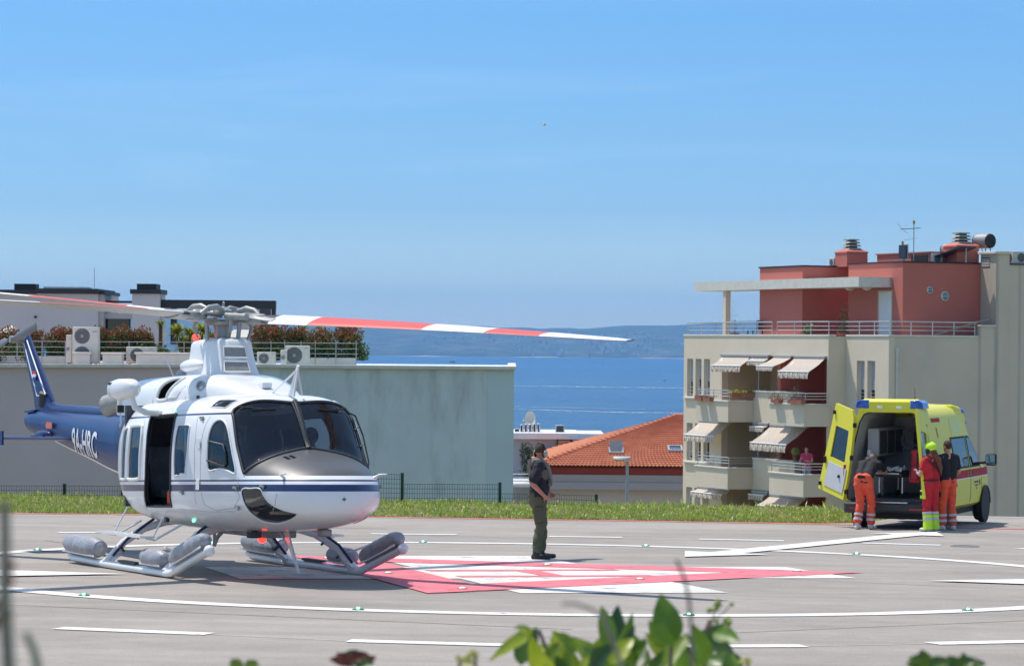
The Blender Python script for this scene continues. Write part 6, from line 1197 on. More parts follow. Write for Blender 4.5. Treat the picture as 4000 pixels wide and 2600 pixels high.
def asec(k, w, lift, off=0.0):
    """one cross section; k squeezes everything above the belt line"""
    out = []
    for y, z in PROF:
        if k >= 0: zz = z if z <= 1.18 else 1.18+(z-1.18)*k; yy = y
        else: zz = min(z, 1.18) if z <= 0.62 else 0.62+(min(z,1.18)-0.62)*(1+k); yy = y
        yy = max(0, yy*w-off) if yy > 0 else 0; out.append((yy, zz+lift-(off if z > 1.5 else 0)))
    return out
def ring(x, k, w, lift, off=0.0, zmin=None):
    P_ = asec(k, w, lift, off); R_ = [Vector((x, y, z)) for y, z in P_]+[Vector((x, -y, z)) for y, z in P_[-2::-1]]
    if zmin is not None:
        for p in R_: p.z = max(p.z, zmin)
    return R_
g = G(); g.loft([ring(*s_) for s_ in STN], cap0=False, cap1=True); 
bodyshell = g.build('body_shell', M['amb'], amb, smooth=45)
g = G(); g.loft([ring(x, 1.0, 1.0, 0, 0.07, 0.60) for x in (-1.0, 0.3, 1.85)], cap0=False, cap1=True); g.build('patient_compartment', M['ambg'], amb, smooth=45)
ro, ri = ring(-1.03, 1, 1, 0), ring(-1.03, 1, 1, 0, 0.085, 0.60); g = G(); n = len(ro); g.add(ro+ri+[p+Vector((0.05,0,0)) for p in ri], [(i,i+1,n+i+1,n+i) for i in range(n-1)]+[(n+i,n+i+1,2*n+i+1,2*n+i) for i in range(n-1)]); g.build('rear_door_frame', M['amb'], amb, smooth=45)
r2_ = ring(-1.035, 1, 1, 0, 0.09, 0.60); g = G(); g.tube(r2_, 0.014, 6, cap=False); g.build('door_seal', M['black'], amb, smooth=60)
g = G(); g.b2((-1.04,-0.80,0.34), (-0.98,0.80,0.598)); g.build('rear_sill', M['ambpl'], amb)
g = G(); g.loft([[(-1.02,y,z) for y, z in ((-0.94,0.32),(0.94,0.32),(0.94,0.56),(-0.94,0.56))], [(-1.16,y,z) for y, z in ((-0.90,0.36),(0.90,0.36),(0.90,0.55),(-0.90,0.55))], [(-1.20,y,z) for y, z in ((-0.85,0.40),(0.85,0.40),(0.85,0.53),(-0.85,0.53))]]); bmp = g.build('rear_bumper', M['ambpl'], amb, bevel=0.02)
for sd in (-1, 1): g = G(); g.b2((-1.207,sd*0.62-0.16,0.42), (-1.198,sd*0.62+0.16,0.45)); g.build('reflector', M['redlens'], bmp)
g = G(); g.b2((-1.20,-0.42,0.552), (-1.0,0.42,0.575)); g.build('step_plate', M['steel'], bmp)
# roof bar at the rear with corner beacons
g = G(); g.loft([[(-1.06,y,z) for y, z in ((-0.67,2.36),(0.67,2.36),(0.58,2.60),(-0.58,2.60))], [(-0.90,y,z) for y, z in ((-0.68,2.38),(0.68,2.38),(0.58,2.64),(-0.58,2.64))], [(-0.35,y,z) for y, z in ((-0.62,2.42),(0.62,2.42),(0.50,2.56),(-0.50,2.56))]]); rb_ = g.build('rear_roof_fairing', M['amb'], amb, bevel=0.03)
for sd in (-1, 1):
    g = G(); g.loft([[(x,sd*y_,z) for y_, z in ((0.34+a,2.45),(0.70,2.45),(0.68,2.57),(0.60,2.62),(0.36+a,2.61))] for x, a in ((-1.09,0.12),(-1.0,0.0),(-0.72,0.06),(-0.60,0.2))]); g.build('blue_beacon', M['bluelens'], amb, bevel=0.015)
    g = G(); g.b2((-1.075,sd*0.20-0.06,2.44), (-1.055,sd*0.20+0.06,2.49)); g.build('work_lamp', M['white'], rb_, bevel=0.006)
g = G(); g.tube([(0.6,-0.1,2.52),(0.58,-0.1,2.85)], [0.01,0.004], 5); g.build('aerial', M['dark'], amb)
# front roof cap with blue lamps
g = G(); g.loft([[(x,y*w,z) for y, z in ((-1,zl),(1,zl),(0.95,zh),(-0.95,zh))] for x, w, zl, zh in ((1.7,0.66,2.28,2.50),(2.1,0.72,2.08,2.45),(2.38,0.75,1.94,2.28),(2.52,0.74,1.86,2.06))]); fc_ = g.build('front_roof_cap', M['amb'], amb, bevel=0.05)
for sd in (-1, 1):
    g = G(); g.ell((2.28,sd*0.64,2.34), (0.12,0.09,0.07)); g.build('blue_beacon', M['bluelens'], amb, smooth=60); g = G(); g.ell((2.46,sd*0.66,2.10), (0.07,0.08,0.06)); g.build('blue_beacon', M['bluelens'], amb, smooth=60)
# rear lamps
for sd in (-1, 1):
    g = G(); g.loft([[(-1.045,sd*y,z) for y, z in ((0.84,0.86),(0.965,0.86),(0.955,1.30),(0.86,1.30))], [(-0.93,sd*y,z) for y, z in ((0.86,0.86),(0.972,0.86),(0.962,1.30),(0.88,1.30))]]); o = g.build('rear_lamp', M['redlens'], amb, bevel=0.012)
    for z in (1.0,1.16): g = G(); g.b2((-1.052,sd*0.905-0.035,z-0.03), (-1.046,sd*0.905+0.035,z+0.03)); g.build('reflector', M['white'], o)
# side of the van: windows, stripe, joints (each set follows the body side)
def side_y(z, k=1.0):
    zs_ = [p[1] for p in PROF]; ys_ = [p[0] for p in PROF]; return float(np.interp(z, zs_, ys_))
def side_strip(x0, x1, z0, z1, sd, off=0.006, nx=8, nz=4, top=None, wf=lambda x: 1.0):
    g = G(); V = []
    for i in range(nx+1):
        x = x0+(x1-x0)*i/nx
        for j in range(nz+1):
            zt = z1 if top is None else min(z1, top(x)); z = z0+(zt-z0)*j/nz; V.append((x, sd*(side_y(z)*wf(x)+off), z))
    g.add(V, [(i*(nz+1)+j, (i+1)*(nz+1)+j, (i+1)*(nz+1)+j+1, i*(nz+1)+j+1) for i in range(nx) for j in range(nz)]); return g
wf = lambda x: float(np.interp(x, [s_[0] for s_ in STN], [s_[2] for s_ in STN]))
for sd in (-1, 1):
    o = side_strip(-0.95, 3.9, 0.98, 1.14, sd, wf=wf, nx=20).build('red_stripe', M['ambred'], amb); o2 = side_strip(-0.95, 3.9, 0.955, 0.975, sd, wf=wf, nx=20).build('white_line', M['white'], amb)
    side_strip(0.75, 1.90, 1.22, 1.80, sd, 0.007).build('side_window', M['ambglass'], amb); side_strip(0.66, 1.98, 1.18, 1.84, sd, 0.003).build('window_surround', M['black'], amb)
    wtop = lambda x: float(np.interp(x, [2.08,2.30,3.0], [1.80,1.80,1.22]))
    side_strip(2.08, 2.98, 1.22, 1.80, sd, 0.008, top=wtop, wf=wf, nx=14).build('cab_window', M['ambglass'], amb); side_strip(2.03, 3.05, 1.18, 1.84, sd, 0.004, top=lambda x: wtop(x)+0.04, wf=wf, nx=14).build('window_surround', M['black'], amb)
    for x in (0.60, 2.0, 3.08): g = G(); g.tube([(x, sd*(side_y(z)*wf(x)+0.001), z) for z in (0.45,0.62,0.95,1.18)], 0.006, 5); g.build('panel_joint', M['dark'], amb)
    for x in (1.85, 2.15): g = G(); g.box((x, sd*0.965, 1.06), (0.16,0.03,0.035)); g.build('door_handle', M['dark'], amb, bevel=0.008)
    # emblems and lettering rows, too small to read in the photo
    for i, (x, z, w, h) in enumerate(((2.52,0.86,0.42,0.035),(2.55,0.79,0.30,0.028),(2.56,0.73,0.10,0.028))): side_strip(x-w/2, x+w/2, z-h/2, z+h/2, sd, 0.007, wf=wf).build('lettering_row', M['dark'], amb)
    side_strip(2.84, 2.92, 0.78, 0.90, sd, 0.008, wf=wf).build('crest', M['ambred'], amb)
    for x in (1.78,2.02): g = G(); c = Vector((x, sd*(side_y(1.06)+0.009), 1.06)); g.prism([(c.x,c.y,c.z+0.05),(c.x+0.035,c.y,c.z+0.02),(c.x+0.035,c.y,c.z-0.02),(c.x,c.y,c.z-0.05),(c.x-0.035,c.y,c.z-0.02),(c.x-0.035,c.y,c.z+0.02)], (0,sd*0.004,0)); g.build('star_emblem', mat('emblem_gold', (0.5,0.42,0.06), 0.5), amb)
    side_strip(-0.55, 0.15, 2.17, 2.25, sd, 0.007).build('red_chevron', M['ambred'], amb); side_strip(0.92, 1.75, 1.88, 2.22, sd, 0.004).build('roof_side_panel', mat('pale_yellow_panel', (0.60,0.64,0.16), 0.4), amb)
    side_strip(-0.30, -0.24, 1.86, 2.06, sd, 0.008).build('emblem_staff', mat('staff_red', (0.3,0.06,0.03), 0.5), amb)
    # mirror
    g = G(); g.tube([(2.95,sd*0.90,1.24),(2.95,sd*1.05,1.26)], 0.03, 8); mo = g.build('mirror_arm', M['black'], amb); g = G(); g.box((2.98,sd*1.16,1.32), (0.12,0.24,0.26)); g.build('mirror_housing', M['black'], mo, bevel=0.05, segs=3); g = G(); g.box((2.915,sd*1.16,1.32), (0.012,0.19,0.20)); g.build('mirror_glass', mat('mirror_silver', (0.5,0.65,0.75), 0.05, 0.9), mo)
    # wheels
    for x in (0.0, 3.40):
        y = sd*0.84; g = G(); g.lathe([(0.20,-0.11),(0.30,-0.115),(0.335,-0.09),(0.345,-0.04),(0.345,0.04),(0.335,0.09),(0.30,0.115),(0.20,0.11)], (x,y,0.345), 32, axis=(0,1,0)); wh_ = g.build('wheel', M['black'], amb, smooth=40)
        g = G(); g.lathe([(0.20,-0.05),(0.21,0.105),(0.19,0.112),(0.17,0.08),(0.06,0.075),(0.05,0.10),(0.0,0.10)], (x,y,0.345), 24, axis=(0,sd,0)); g.build('rim', M['grey'], wh_, smooth=40)
        for q in range(5): a = q*2*math.pi/5; g = G(); g.bar((x+0.05*math.cos(a),y+sd*0.085,0.345+0.05*math.sin(a)), (x+0.18*math.cos(a),y+sd*0.09,0.345+0.18*math.sin(a)), 0.02, 0.05); g.build('spoke', M['steel'], wh_)
        g = G(); g.tube([(x+0.40*math.cos(a), sd*0.957, 0.345+0.40*math.sin(a)) for a in np.linspace(0.05, math.pi-0.05, 17)], 0.018, 6); g.build('wheel_arch', M['ambpl'], amb, smooth=50)
        g = G(); g.lathe([(0.385,-0.12),(0.385,0.002)], (x,sd*0.955,0.345), 28, axis=(0,sd,0)); g.build('wheel_well', M['black'], amb, smooth=50)
    g = G(); g.ell((4.10,sd*0.62,0.80), (0.16,0.16,0.11)); g.build('headlamp', M['steel'], amb, smooth=60)
# underbody, windscreen, front bumper
g = G(); g.b2((-0.95,-0.78,0.22), (4.0,0.78,0.36)); g.build('underbody', M['black'], amb)
g = G(); g.add([(2.60,-0.70,1.86),(2.60,0.70,1.86),(3.30,0.84,1.20),(3.30,-0.84,1.20)], [(0,1,2,3)]); o = g.build('windscreen', M['ambglass'], amb); o.location = (0.02,0,0.03)
g = G(); g.loft([[(x,y,z) for y, z in ((-w,0.30),(w,0.30),(w,0.60),(-w,0.60))] for x, w in ((4.0,0.92),(4.28,0.80),(4.34,0.60))]); g.build('front_bumper', M['ambpl'], amb, bevel=0.03)
# rear doors
def rear_door(sd, ang, name_label):
    """leaf hinged on the leaning rear corner of the body and swung open by ang degrees about that leaning axis"""
    root = bpy.data.objects.new('rear_door', None); COL.objects.link(root); root.parent = amb; root['label'] = name_label; root.location = (-1.05, sd*0.93, 0.58)
    ax = Vector((0, -sd*0.215, 1.68)).normalized(); Rm_ = Matrix.Rotation(R(ang)*sd*-1, 3, ax); th = 0.03
    def yh(z): return float(np.interp(z, [0.58,0.95,1.18,1.5,1.86,2.1,2.26,2.38], [0.0,0.0,0.02,0.06,0.12,0.175,0.23,0.32]))
    def pt(u, z, off): a = yh(z)+(0.90-yh(z))*u; return Rm_ @ Vector((off, -sd*a, z-0.58))
    us = [0,0.08,0.20,0.5,0.80,0.93,1.0]; zs_ = [0.58,0.70,0.95,1.20,1.30,1.55,1.80,1.95,2.12,2.27,2.38]
    def solid(mask, t0, t1, nm, m):
        g = G()
        for i in range(len(us)-1):
            for j in range(len(zs_)-1):
                if not mask(i, j): continue
                c = [(us[i],zs_[j]),(us[i+1],zs_[j]),(us[i+1],zs_[j+1]),(us[i],zs_[j+1])]; a = [pt(u, z, t0) for u, z in c]; b = [pt(u, z, t1) for u, z in c]
                g.add(a+b, [(3,2,1,0),(4,5,6,7),(0,1,5,4),(1,2,6,5),(2,3,7,6),(3,0,4,7)])
        return g.build(nm, m, root)
    win = lambda i, j: 2 <= i <= 3 and 4 <= j <= 6
    solid(lambda i, j: not win(i, j), -th, th, 'door_panel', M['amb']); solid(win, -0.006, 0.006, 'door_window', M['ambglass'])
    solid(lambda i, j: 1 <= i <= 3 and 0 < j <= 2, th+0.002, th+0.016, 'inner_trim', M['ambg'])
    for z in (0.75,1.45,2.1): g = G(); g.box(pt(0.0, z, 0), (0.06,0.06,0.09)); g.build('hinge', M['black'], root)
    for u, z, w in ((0.94,1.2,0.14),(0.94,2.2,0.08),(0.94,0.7,0.08),(0.30,1.0,0.06)): g = G(); g.box(pt(u, z, th+0.025), (0.05,0.05,w)); g.build('latch', M['black'], root, bevel=0.01)
    g = G(); g.box(pt(0.92, 1.05, -th-0.02), (0.05,0.05,0.14)); g.build('pull_handle', M['black'], root, bevel=0.01)
rear_door(1, 218, 'rear door swung wide open to the left'); rear_door(-1, 92, 'rear door seen nearly edge-on')
# inside of the ambulance: floor, cupboards, stretcher, bags
g = G(); g.b2((-0.98,-0.80,0.598), (1.80,0.80,0.63)); g.build('compartment_floor', mat('dark_vinyl', (0.06,0.06,0.065), 0.6), amb)
g = G(); g.b2((-0.3,0.42,1.45), (1.7,0.66,2.02)); cb = g.build('overhead_cupboard', M['ambg'], amb, bevel=0.02)
for k in range(3): g = G(); g.b2((-0.25+k*0.64,0.408,1.50), (0.30+k*0.64,0.418,1.97)); g.build('cupboard_door', mat('smoked_door', (0.10,0.10,0.11), 0.25), cb)
g = G(); g.b2((-0.4,-0.35,2.36), (1.4,0.35,2.40)); g.build('ceiling_light_panel', M['white'], amb)
g = G(); g.b2((0.2,0.45,0.632), (1.7,0.80,1.15)); g.build('side_cabinet', M['ambg'], amb, bevel=0.02); g = G(); g.b2((1.70,-0.6,1.45), (1.80,0.2,2.0)); g.build('partition_window', mat('partition_dark', (0.04,0.04,0.045), 0.3), amb)
g = G(); g.box((-0.55,0.55,1.15), (0.16,0.14,0.62)); g.cyl((-0.55,0.55,1.46),(-0.55,0.55,1.60),0.05); g.build('oxygen_cylinder', M['white'], amb, bevel=0.04)
o = bpy.data.objects.new('stretcher', None); COL.objects.link(o); tag(o, 'dark wheeled stretcher with crumpled white sheet inside the ambulance', 'stretcher'); o.location = amb_w(0.1, 0.08, 0.632); o.rotation_euler = (0,0,math.atan2(AXW.y, AXW.x))
g = G(); g.b2((-0.85,-0.28,0.42), (0.95,0.28,0.50)); g.build('mattress', mat('stretcher_black', (0.03,0.03,0.035), 0.6), o, bevel=0.03)
for x in (-0.7,0.8):
    for y in (-0.24,0.24): g = G(); g.cyl((x,y,0.05),(x,y,0.42),0.018); g.build('leg', M['steel'], o); g = G(); g.lathe([(0.05,-0.02),(0.05,0.02)],(x,y,0.05),12,axis=(0,1,0)); g.build('castor', M['black'], o)
g = G(); rng = random.Random(4); V = [(-0.88+0.5*i/10, -0.26+0.4*j/8, 0.52+0.10*abs(math.sin(i*1.3+j*0.7))*math.cos(j*0.9)**2+rng.random()*0.05) for i in range(11) for j in range(9)]; g.add(V, [(i*9+j,i*9+j+1,(i+1)*9+j+1,(i+1)*9+j) for i in range(10) for j in range(8)]); g.build('white_sheet', mat('sheet_white', (0.75,0.75,0.76), 0.8), o, smooth=60)
for s_ in (-1, 1): g = G(); g.tube([(-0.9,s_*0.27,0.46),(-0.98,s_*0.24,0.50),(-0.98,0,0.50)], 0.014, 6); g.build('push_handle', M['steel'], o)
o = bpy.data.objects.new('rescue_backpack', None); COL.objects.link(o); tag(o, 'red medical backpack hanging inside the ambulance', 'backpack'); o.location = amb_w(-0.80, -0.50, 0.95); o.rotation_euler = (0,0,math.atan2(AXW.y, AXW.x))
g = G(); g.box((0,0,0.32), (0.34,0.26,0.66), taper=0.82); g.build('bag_body', mat('bag_red', (0.50,0.02,0.03), 0.7, noise=(6, 0.2)), o, bevel=0.06, segs=3); g = G(); g.box((-0.18,0.0,0.2), (0.06,0.20,0.28)); g.build('front_pocket', mat('bag_red2', (0.44,0.018,0.03), 0.7), o, bevel=0.025)
for y in (-0.07,0.07): g = G(); g.tube([(-0.19,y,0.60),(-0.22,y,0.35),(-0.19,y,0.05)], 0.018, 6); g.build('strap', M['black'], o)
g = G()
for k in range(3): g.tube([(1.2+0.06*math.cos(a), -0.1-0.22*math.cos(a)+0.1*k, 1.82+0.22*math.sin(a)-0.04*k) for a in np.linspace(0, 2*math.pi, 20)], 0.022, 6)
g.build('hanging_hose', M['grey'], amb, smooth=60)['kind'] = 'stuff'
o = bpy.data.objects.new('folded_seat', None); COL.objects.link(o); o.parent = amb; g = G(); g.box((0.9,-0.45,1.15), (0.45,0.42,0.14)); g.box((1.12,-0.45,1.55), (0.12,0.42,0.75)); g.ell((1.10,-0.45,2.0), (0.08,0.15,0.12)); g.build('seat', mat('seat_black', (0.025,0.025,0.028), 0.7), o, bevel=0.04)
# ================================================================== people
def cap(g, p0, p1, r0, r1, n=14):
    p0, p1 = Vector(p0), Vector(p1); d = p1-p0; L_ = d.length
    if L_ < 1e-6: g.ell(p0, r0, n, 8); return
    d /= L_; pts = []; rs = []
    for k in range(4): a = math.pi/2*(1-k/4); pts.append(p0-d*(r0*math.sin(a))); rs.append(max(r0*math.cos(a), 0.002))
    for k in range(1, 6): f = k/6; pts.append(p0+d*L_*f); rs.append(r0+(r1-r0)*f)
    for k in range(4): a = math.pi/2*k/4; pts.append(p1+d*(r1*math.sin(a))); rs.append(r1*math.cos(a))
    pts.append(p1+d*r1); rs.append(0.002); g.tube(pts, rs, n)
def remesh(g, name, m, parent, voxel=0.014, smooth=6, wrinkle=0.0, wscale=9.0, clip=None):
    """fuse the overlapping volumes of g into one continuous skin"""
    me = g.mesh('tmp', m); o = bpy.data.objects.new('tmp', me); COL.objects.link(o)
    r_ = o.modifiers.new('r', 'REMESH'); r_.mode = 'VOXEL'; r_.voxel_size = voxel; s_ = o.modifiers.new('s', 'SMOOTH'); s_.iterations = smooth; s_.factor = 0.5
    bpy.context.view_layer.update(); dg = bpy.context.evaluated_depsgraph_get(); out = bpy.data.meshes.new_from_object(o.evaluated_get(dg)); bpy.data.objects.remove(o); bpy.data.meshes.remove(me); out.name = name
    if clip is not None:
        bm = bmesh.new(); bm.from_mesh(out)
        for co, no in clip: bmesh.ops.bisect_plane(bm, geom=bm.verts[:]+bm.edges[:]+bm.faces[:], plane_co=co, plane_no=no, clear_outer=True)
        bm.to_mesh(out); bm.free()
    if wrinkle:
        from mathutils import noise as mn
        out.update(); nv = [v.normal.copy() for v in out.vertices]
        for v, n_ in zip(out.vertices, nv): v.co += n_*wrinkle*(mn.noise(Vector((v.co.x*wscale, v.co.y*wscale, v.co.z*wscale*1.9)))+0.5*mn.noise(v.co*wscale*2.3))
    out.shade_smooth(); out.materials.clear(); out.materials.append(m); return link(out, name, parent)
M['skin'] = mat('skin', (0.50,0.27,0.19), 0.5, noise=(14, 0.10)); M['skin2'] = mat('skin_tanned', (0.42,0.20,0.13), 0.5, noise=(14, 0.10))
def limb_hand(g, wrist, fdir, pdir, L_=0.17, curl=0.7, side=1):
    """palm, five fingers bent by curl; fdir along the hand, pdir the palm normal the fingers curl towards"""
    f = Vector(fdir).normalized(); p = Vector(pdir); p = (p-f*p.dot(f)).normalized(); s = f.cross(p)*side; w = Vector(wrist)
    for k in (-1.2,-0.4,0.4,1.2): cap(g, w+f*0.015+s*0.016*k*0.8, w+f*0.085+s*0.018*k, 0.016, 0.014, 8)
    for k, l_ in ((-1.2,0.060),(-0.4,0.074),(0.4,0.080),(1.2,0.072)):
        b = w+f*0.09+s*0.019*k; d1 = (f*math.cos(curl*0.7)+p*math.sin(curl*0.7)); d2 = (f*math.cos(curl*1.7)+p*math.sin(curl*1.7)); m_ = b+d1*l_*0.5; cap(g, b, m_, 0.0095, 0.009, 7); cap(g, m_, m_+d2*l_*0.5, 0.009, 0.0075, 7)
    b = w+f*0.03+s*0.034; d1 = (f*0.7+s*0.6+p*0.35).normalized(); d2 = (f*0.8+p*0.6).normalized(); cap(g, b, b+d1*0.04, 0.012, 0.0105, 7); cap(g, b+d1*0.04, b+d1*0.04+d2*0.032, 0.0105, 0.008, 7)
def head_parts(g, hc, yaw, pitch=0.0, s=1.0):
    """head volumes about hc looking along yaw (0 = +y)"""
    Rm = Matrix.Rotation(yaw, 3, 'Z') @ Matrix.Rotation(pitch, 3, 'X'); hc = Vector(hc); T_ = lambda x, y, z: hc+Rm @ (Vector((x,y,z))*s)
    g.ell(T_(0,-0.01,0.025), (0.077*s,0.095*s,0.098*s), 18, 12, rot=Rm); g.ell(T_(0,0.018,-0.045), (0.062*s,0.074*s,0.078*s), 16, 10, rot=Rm); g.ell(T_(0,0.055,-0.095), (0.030*s,0.028*s,0.022*s), 12, 8, rot=Rm)
    cap(g, T_(0,0.080,0.005), T_(0,0.102,-0.035), 0.011*s, 0.016*s, 8); g.ell(T_(0,0.078,-0.068), (0.026*s,0.014*s,0.009*s), 10, 6, rot=Rm); g.ell(T_(0,0.082,0.028), (0.052*s,0.014*s,0.010*s), 12, 6, rot=Rm)
    for e in (-1, 1): g.ell(T_(e*0.078,-0.012,-0.02), (0.010*s,0.022*s,0.034*s), 10, 8, rot=Rm)
    return T_, Rm
def eyes(T_, Rm, parent):
    for e in (-1, 1): g = G(); g.ell(T_(e*0.031,0.078,0.006), (0.013,0.008,0.008), 10, 6, rot=Rm); g.build('eye', mat('eye_dark', (0.03,0.02,0.015), 0.2), parent, smooth=60)
def hair_cap(T_, Rm, parent, m, back=0.012, low=-0.055, top=1.0):
    g = G(); g.ell(T_(0,-0.016,0.030), (0.080,0.098,0.102), 20, 14, rot=Rm); o_ = g.build('hair', m, parent, smooth=60)
    bm = bmesh.new(); bm.from_mesh(o_.data); fw_ = Rm @ Vector((0,0.85,-0.62)); bmesh.ops.bisect_plane(bm, geom=bm.verts[:]+bm.edges[:]+bm.faces[:], plane_co=T_(0,0.030,0.045), plane_no=fw_, clear_outer=True); bmesh.ops.bisect_plane(bm, geom=bm.verts[:]+bm.edges[:]+bm.faces[:], plane_co=T_(0,0,low), plane_no=Rm @ Vector((0,0,-1)), clear_outer=True); bm.to_mesh(o_.data); bm.free(); return o_
def torso(g, J, k=1.0, fat=1.0):
    pel, wai, che, nec = J['pelvis'], J['waist'], J['chest'], J['neck']; sx_ = J['sx']
    for s in (-1, 1):
        cap(g, pel+sx_*s*0.075, wai+sx_*s*0.075*fat, 0.120*k*fat, 0.118*k*fat); cap(g, wai+sx_*s*0.075*fat, che+sx_*s*0.085, 0.118*k*fat, 0.128*k); cap(g, che+sx_*s*0.085, J['shL' if s < 0 else 'shR'].lerp(che, 0.22)+Vector((0,0,-0.02)), 0.125*k, 0.085*k); cap(g, nec+sx_*s*0.03, J['shL' if s < 0 else 'shR'], 0.062*k, 0.070*k)
def human(name, label, loc, rotz, pose, look, cloth, group=None):
    """pose: joint positions in the person's frame (x right, y forward, z up)"""
    t = thing(name, label, 'person', loc, rotz, group); J = {k: Vector(v) for k, v in pose.items()}; J['sx'] = (J['shR']-J['shL']).normalized()
    fat = cloth.get('fat', 1.0); hd = J['head']; skin_m = cloth.get('skin', M['skin'])
    g = G(); T_, Rm = head_parts(g, hd, look[0], look[1]); cap(g, J['neck']+Vector((0,0,-0.03)), hd+Rm @ Vector((0,-0.015,-0.06)), 0.062, 0.055); torso(g, J, 0.90, fat)
    for s in 'LR':
        cap(g, J['sh'+s], J['el'+s], 0.050*fat, 0.042); cap(g, J['el'+s], J['wr'+s], 0.044, 0.029); f = (J['wr'+s]-J['el'+s]).normalized(); limb_hand(g, J['wr'+s], J.get('hd'+s, f), J.get('pn'+s, Vector((0,1,0))), curl=cloth.get('curl', 0.8), side=1 if s == 'L' else -1)
        cap(g, J['hip'+s], J['kn'+s], 0.080, 0.055); cap(g, J['kn'+s], J['an'+s], 0.055, 0.038); cap(g, J['an'+s]+Vector((0,0,-0.03)), J['to'+s], 0.038, 0.030)
    remesh(g, 'body', skin_m, t, 0.0085, 3); eyes(T_, Rm, t)
    # shirt
    g = G(); torso(g, J, 1.0, fat)
    for s in 'LR': cap(g, J['sh'+s], J['sh'+s].lerp(J['el'+s], cloth.get('sleeve', 0.72)), 0.074*fat, 0.062*fat)
    clip = [(J['pelvis']+Vector((0,0,cloth.get('hem', -0.02))), Vector((0,0,-1)))] if cloth.get('clip', True) else None
    shirt = remesh(g, 'shirt', cloth['shirt'], t, 0.013, 5, 0.010, 8, clip)
    # trousers
    g = G()
    for s, sg in (('L',-1),('R',1)):
        cap(g, J['pelvis']+J['sx']*sg*0.07+Vector((0,0,0.02)), J['hip'+s]+Vector((0,-0.01,-0.02)), 0.122*fat, 0.115*fat); cap(g, J['hip'+s], J['kn'+s], 0.106*fat, 0.084); cap(g, J['kn'+s], J['kn'+s].lerp(J['an'+s], cloth.get('cuff', 0.86)), 0.084, 0.078)
    remesh(g, 'trousers', cloth['trousers'], t, 0.013, 4, 0.016, 7)
    # boots or shoes
    for s in 'LR':
        g = G(); a, b = J['an'+s], J['to'+s]; d = (b-a); d.z = 0; d.normalize(); hz = cloth.get('boot', 0.16)
        cap(g, Vector((a.x,a.y,a.z+hz*0.6)), Vector((a.x,a.y,0.05)), 0.056, 0.056); cap(g, Vector((a.x,a.y,0.045))-d*0.035, Vector((b.x,b.y,0.04)), 0.046, 0.040)
        remesh(g, 'boot', cloth['shoes'], t, 0.010, 3, 0, 9, [(Vector((0,0,0.002)), Vector((0,0,-1)))])
    return t, J, T_, Rm
STAND = dict(pelvis=(0,0,1.0), waist=(0,0.0,1.12), chest=(0,0.01,1.34), neck=(0,0.0,1.50), head=(0,0.03,1.68), shL=(-0.20,0,1.46), shR=(0.20,0,1.46), elL=(-0.27,-0.04,1.18), elR=(0.27,-0.04,1.18), wrL=(-0.25,0.10,0.97), wrR=(0.25,0.10,0.97), hipL=(-0.095,0,0.93), hipR=(0.095,0,0.93), knL=(-0.11,0.02,0.52), knR=(0.11,0.02,0.52), anL=(-0.12,-0.03,0.10), anR=(0.12,-0.03,0.10), toL=(-0.14,0.16,0.035), toR=(0.14,0.16,0.035))
def pose(**k): d = dict(STAND); d.update(k); return d
# --- crewman with headset on the pad: stands side on, looking away
M['olive'] = mat('olive_trousers', (0.085,0.094,0.055), 0.9, noise=(6, 0.18)); M['navyshirt'] = mat('navy_shirt', (0.012,0.014,0.022), 0.85, noise=(7, 0.2)); M['vestgrey'] = mat('camouflage_vest', (0.17,0.145,0.115), 0.9, noise=(9, 0.5), col2=(0.07,0.06,0.05)); M['buzz'] = mat('buzzed_brown_hair', (0.055,0.032,0.022), 0.9, noise=(60, 0.4)); M['blackboot'] = mat('black_boot', (0.014,0.014,0.015), 0.5)
p = pose(shL=(-0.225,0,1.46), shR=(0.225,-0.01,1.46), elR=(0.30,-0.13,1.19), wrR=(0.26,0.06,1.00), elL=(-0.31,-0.02,1.17), wrL=(-0.24,0.20,1.02), knR=(0.12,0.03,0.52), anR=(0.13,-0.04,0.10), toR=(0.16,0.15,0.035), knL=(-0.13,0.08,0.53), anL=(-0.15,0.07,0.10), toL=(-0.17,0.27,0.035), head=(0,0.035,1.665), hdR=(-0.2,0.75,-0.6), hdL=(0.25,0.8,-0.5), pnR=(-1,0,-0.3), pnL=(1,0,-0.3), waist=(0,0.03,1.12))
gp_ = onpad(0.43, 46.46)
FACE = math.radians(6)-math.pi/2
mar, J, T_, Rm = human('person', 'person in navy shirt, grey vest and olive trousers with headset standing on the pad', gp_, FACE, p, (R(48), R(2)), dict(shirt=M['navyshirt'], trousers=M['olive'], shoes=M['blackboot'], fat=1.25, sleeve=0.80, boot=0.34, curl=1.15, skin=M['skin2'], hem=-0.03, cuff=0.84))
hair_cap(T_, Rm, mar, M['buzz'], low=-0.005)
g = G(); torso(g, J, 1.07, 1.12); ve = remesh(g, 'vest', M['vestgrey'], mar, 0.014, 4, 0.010, 9, [(Vector((0,0,1.12)), Vector((0,0,-1))), (Vector((0,0,1.40)), Vector((0,0,1)))])
g = G()
for s in (-1, 1): g.tube([(s*0.10,-0.125,1.30),(s*0.10,-0.145,1.44),(s*0.105,-0.085,1.53),(s*0.095,0.02,1.535),(s*0.09,0.125,1.46),(s*0.10,0.175,1.30),(s*0.12,0.17,1.18)], [0.02,0.032,0.042,0.042,0.04,0.036,0.02], 10)
g.tube([(0.10,-0.10,1.51),(0.05,-0.13,1.515),(-0.05,-0.13,1.515),(-0.10,-0.10,1.51)], [0.036,0.04,0.04,0.036], 10); g.build('life_collar', mat('collar_grey', (0.20,0.19,0.155), 0.85, noise=(12, 0.2)), ve, smooth=60)
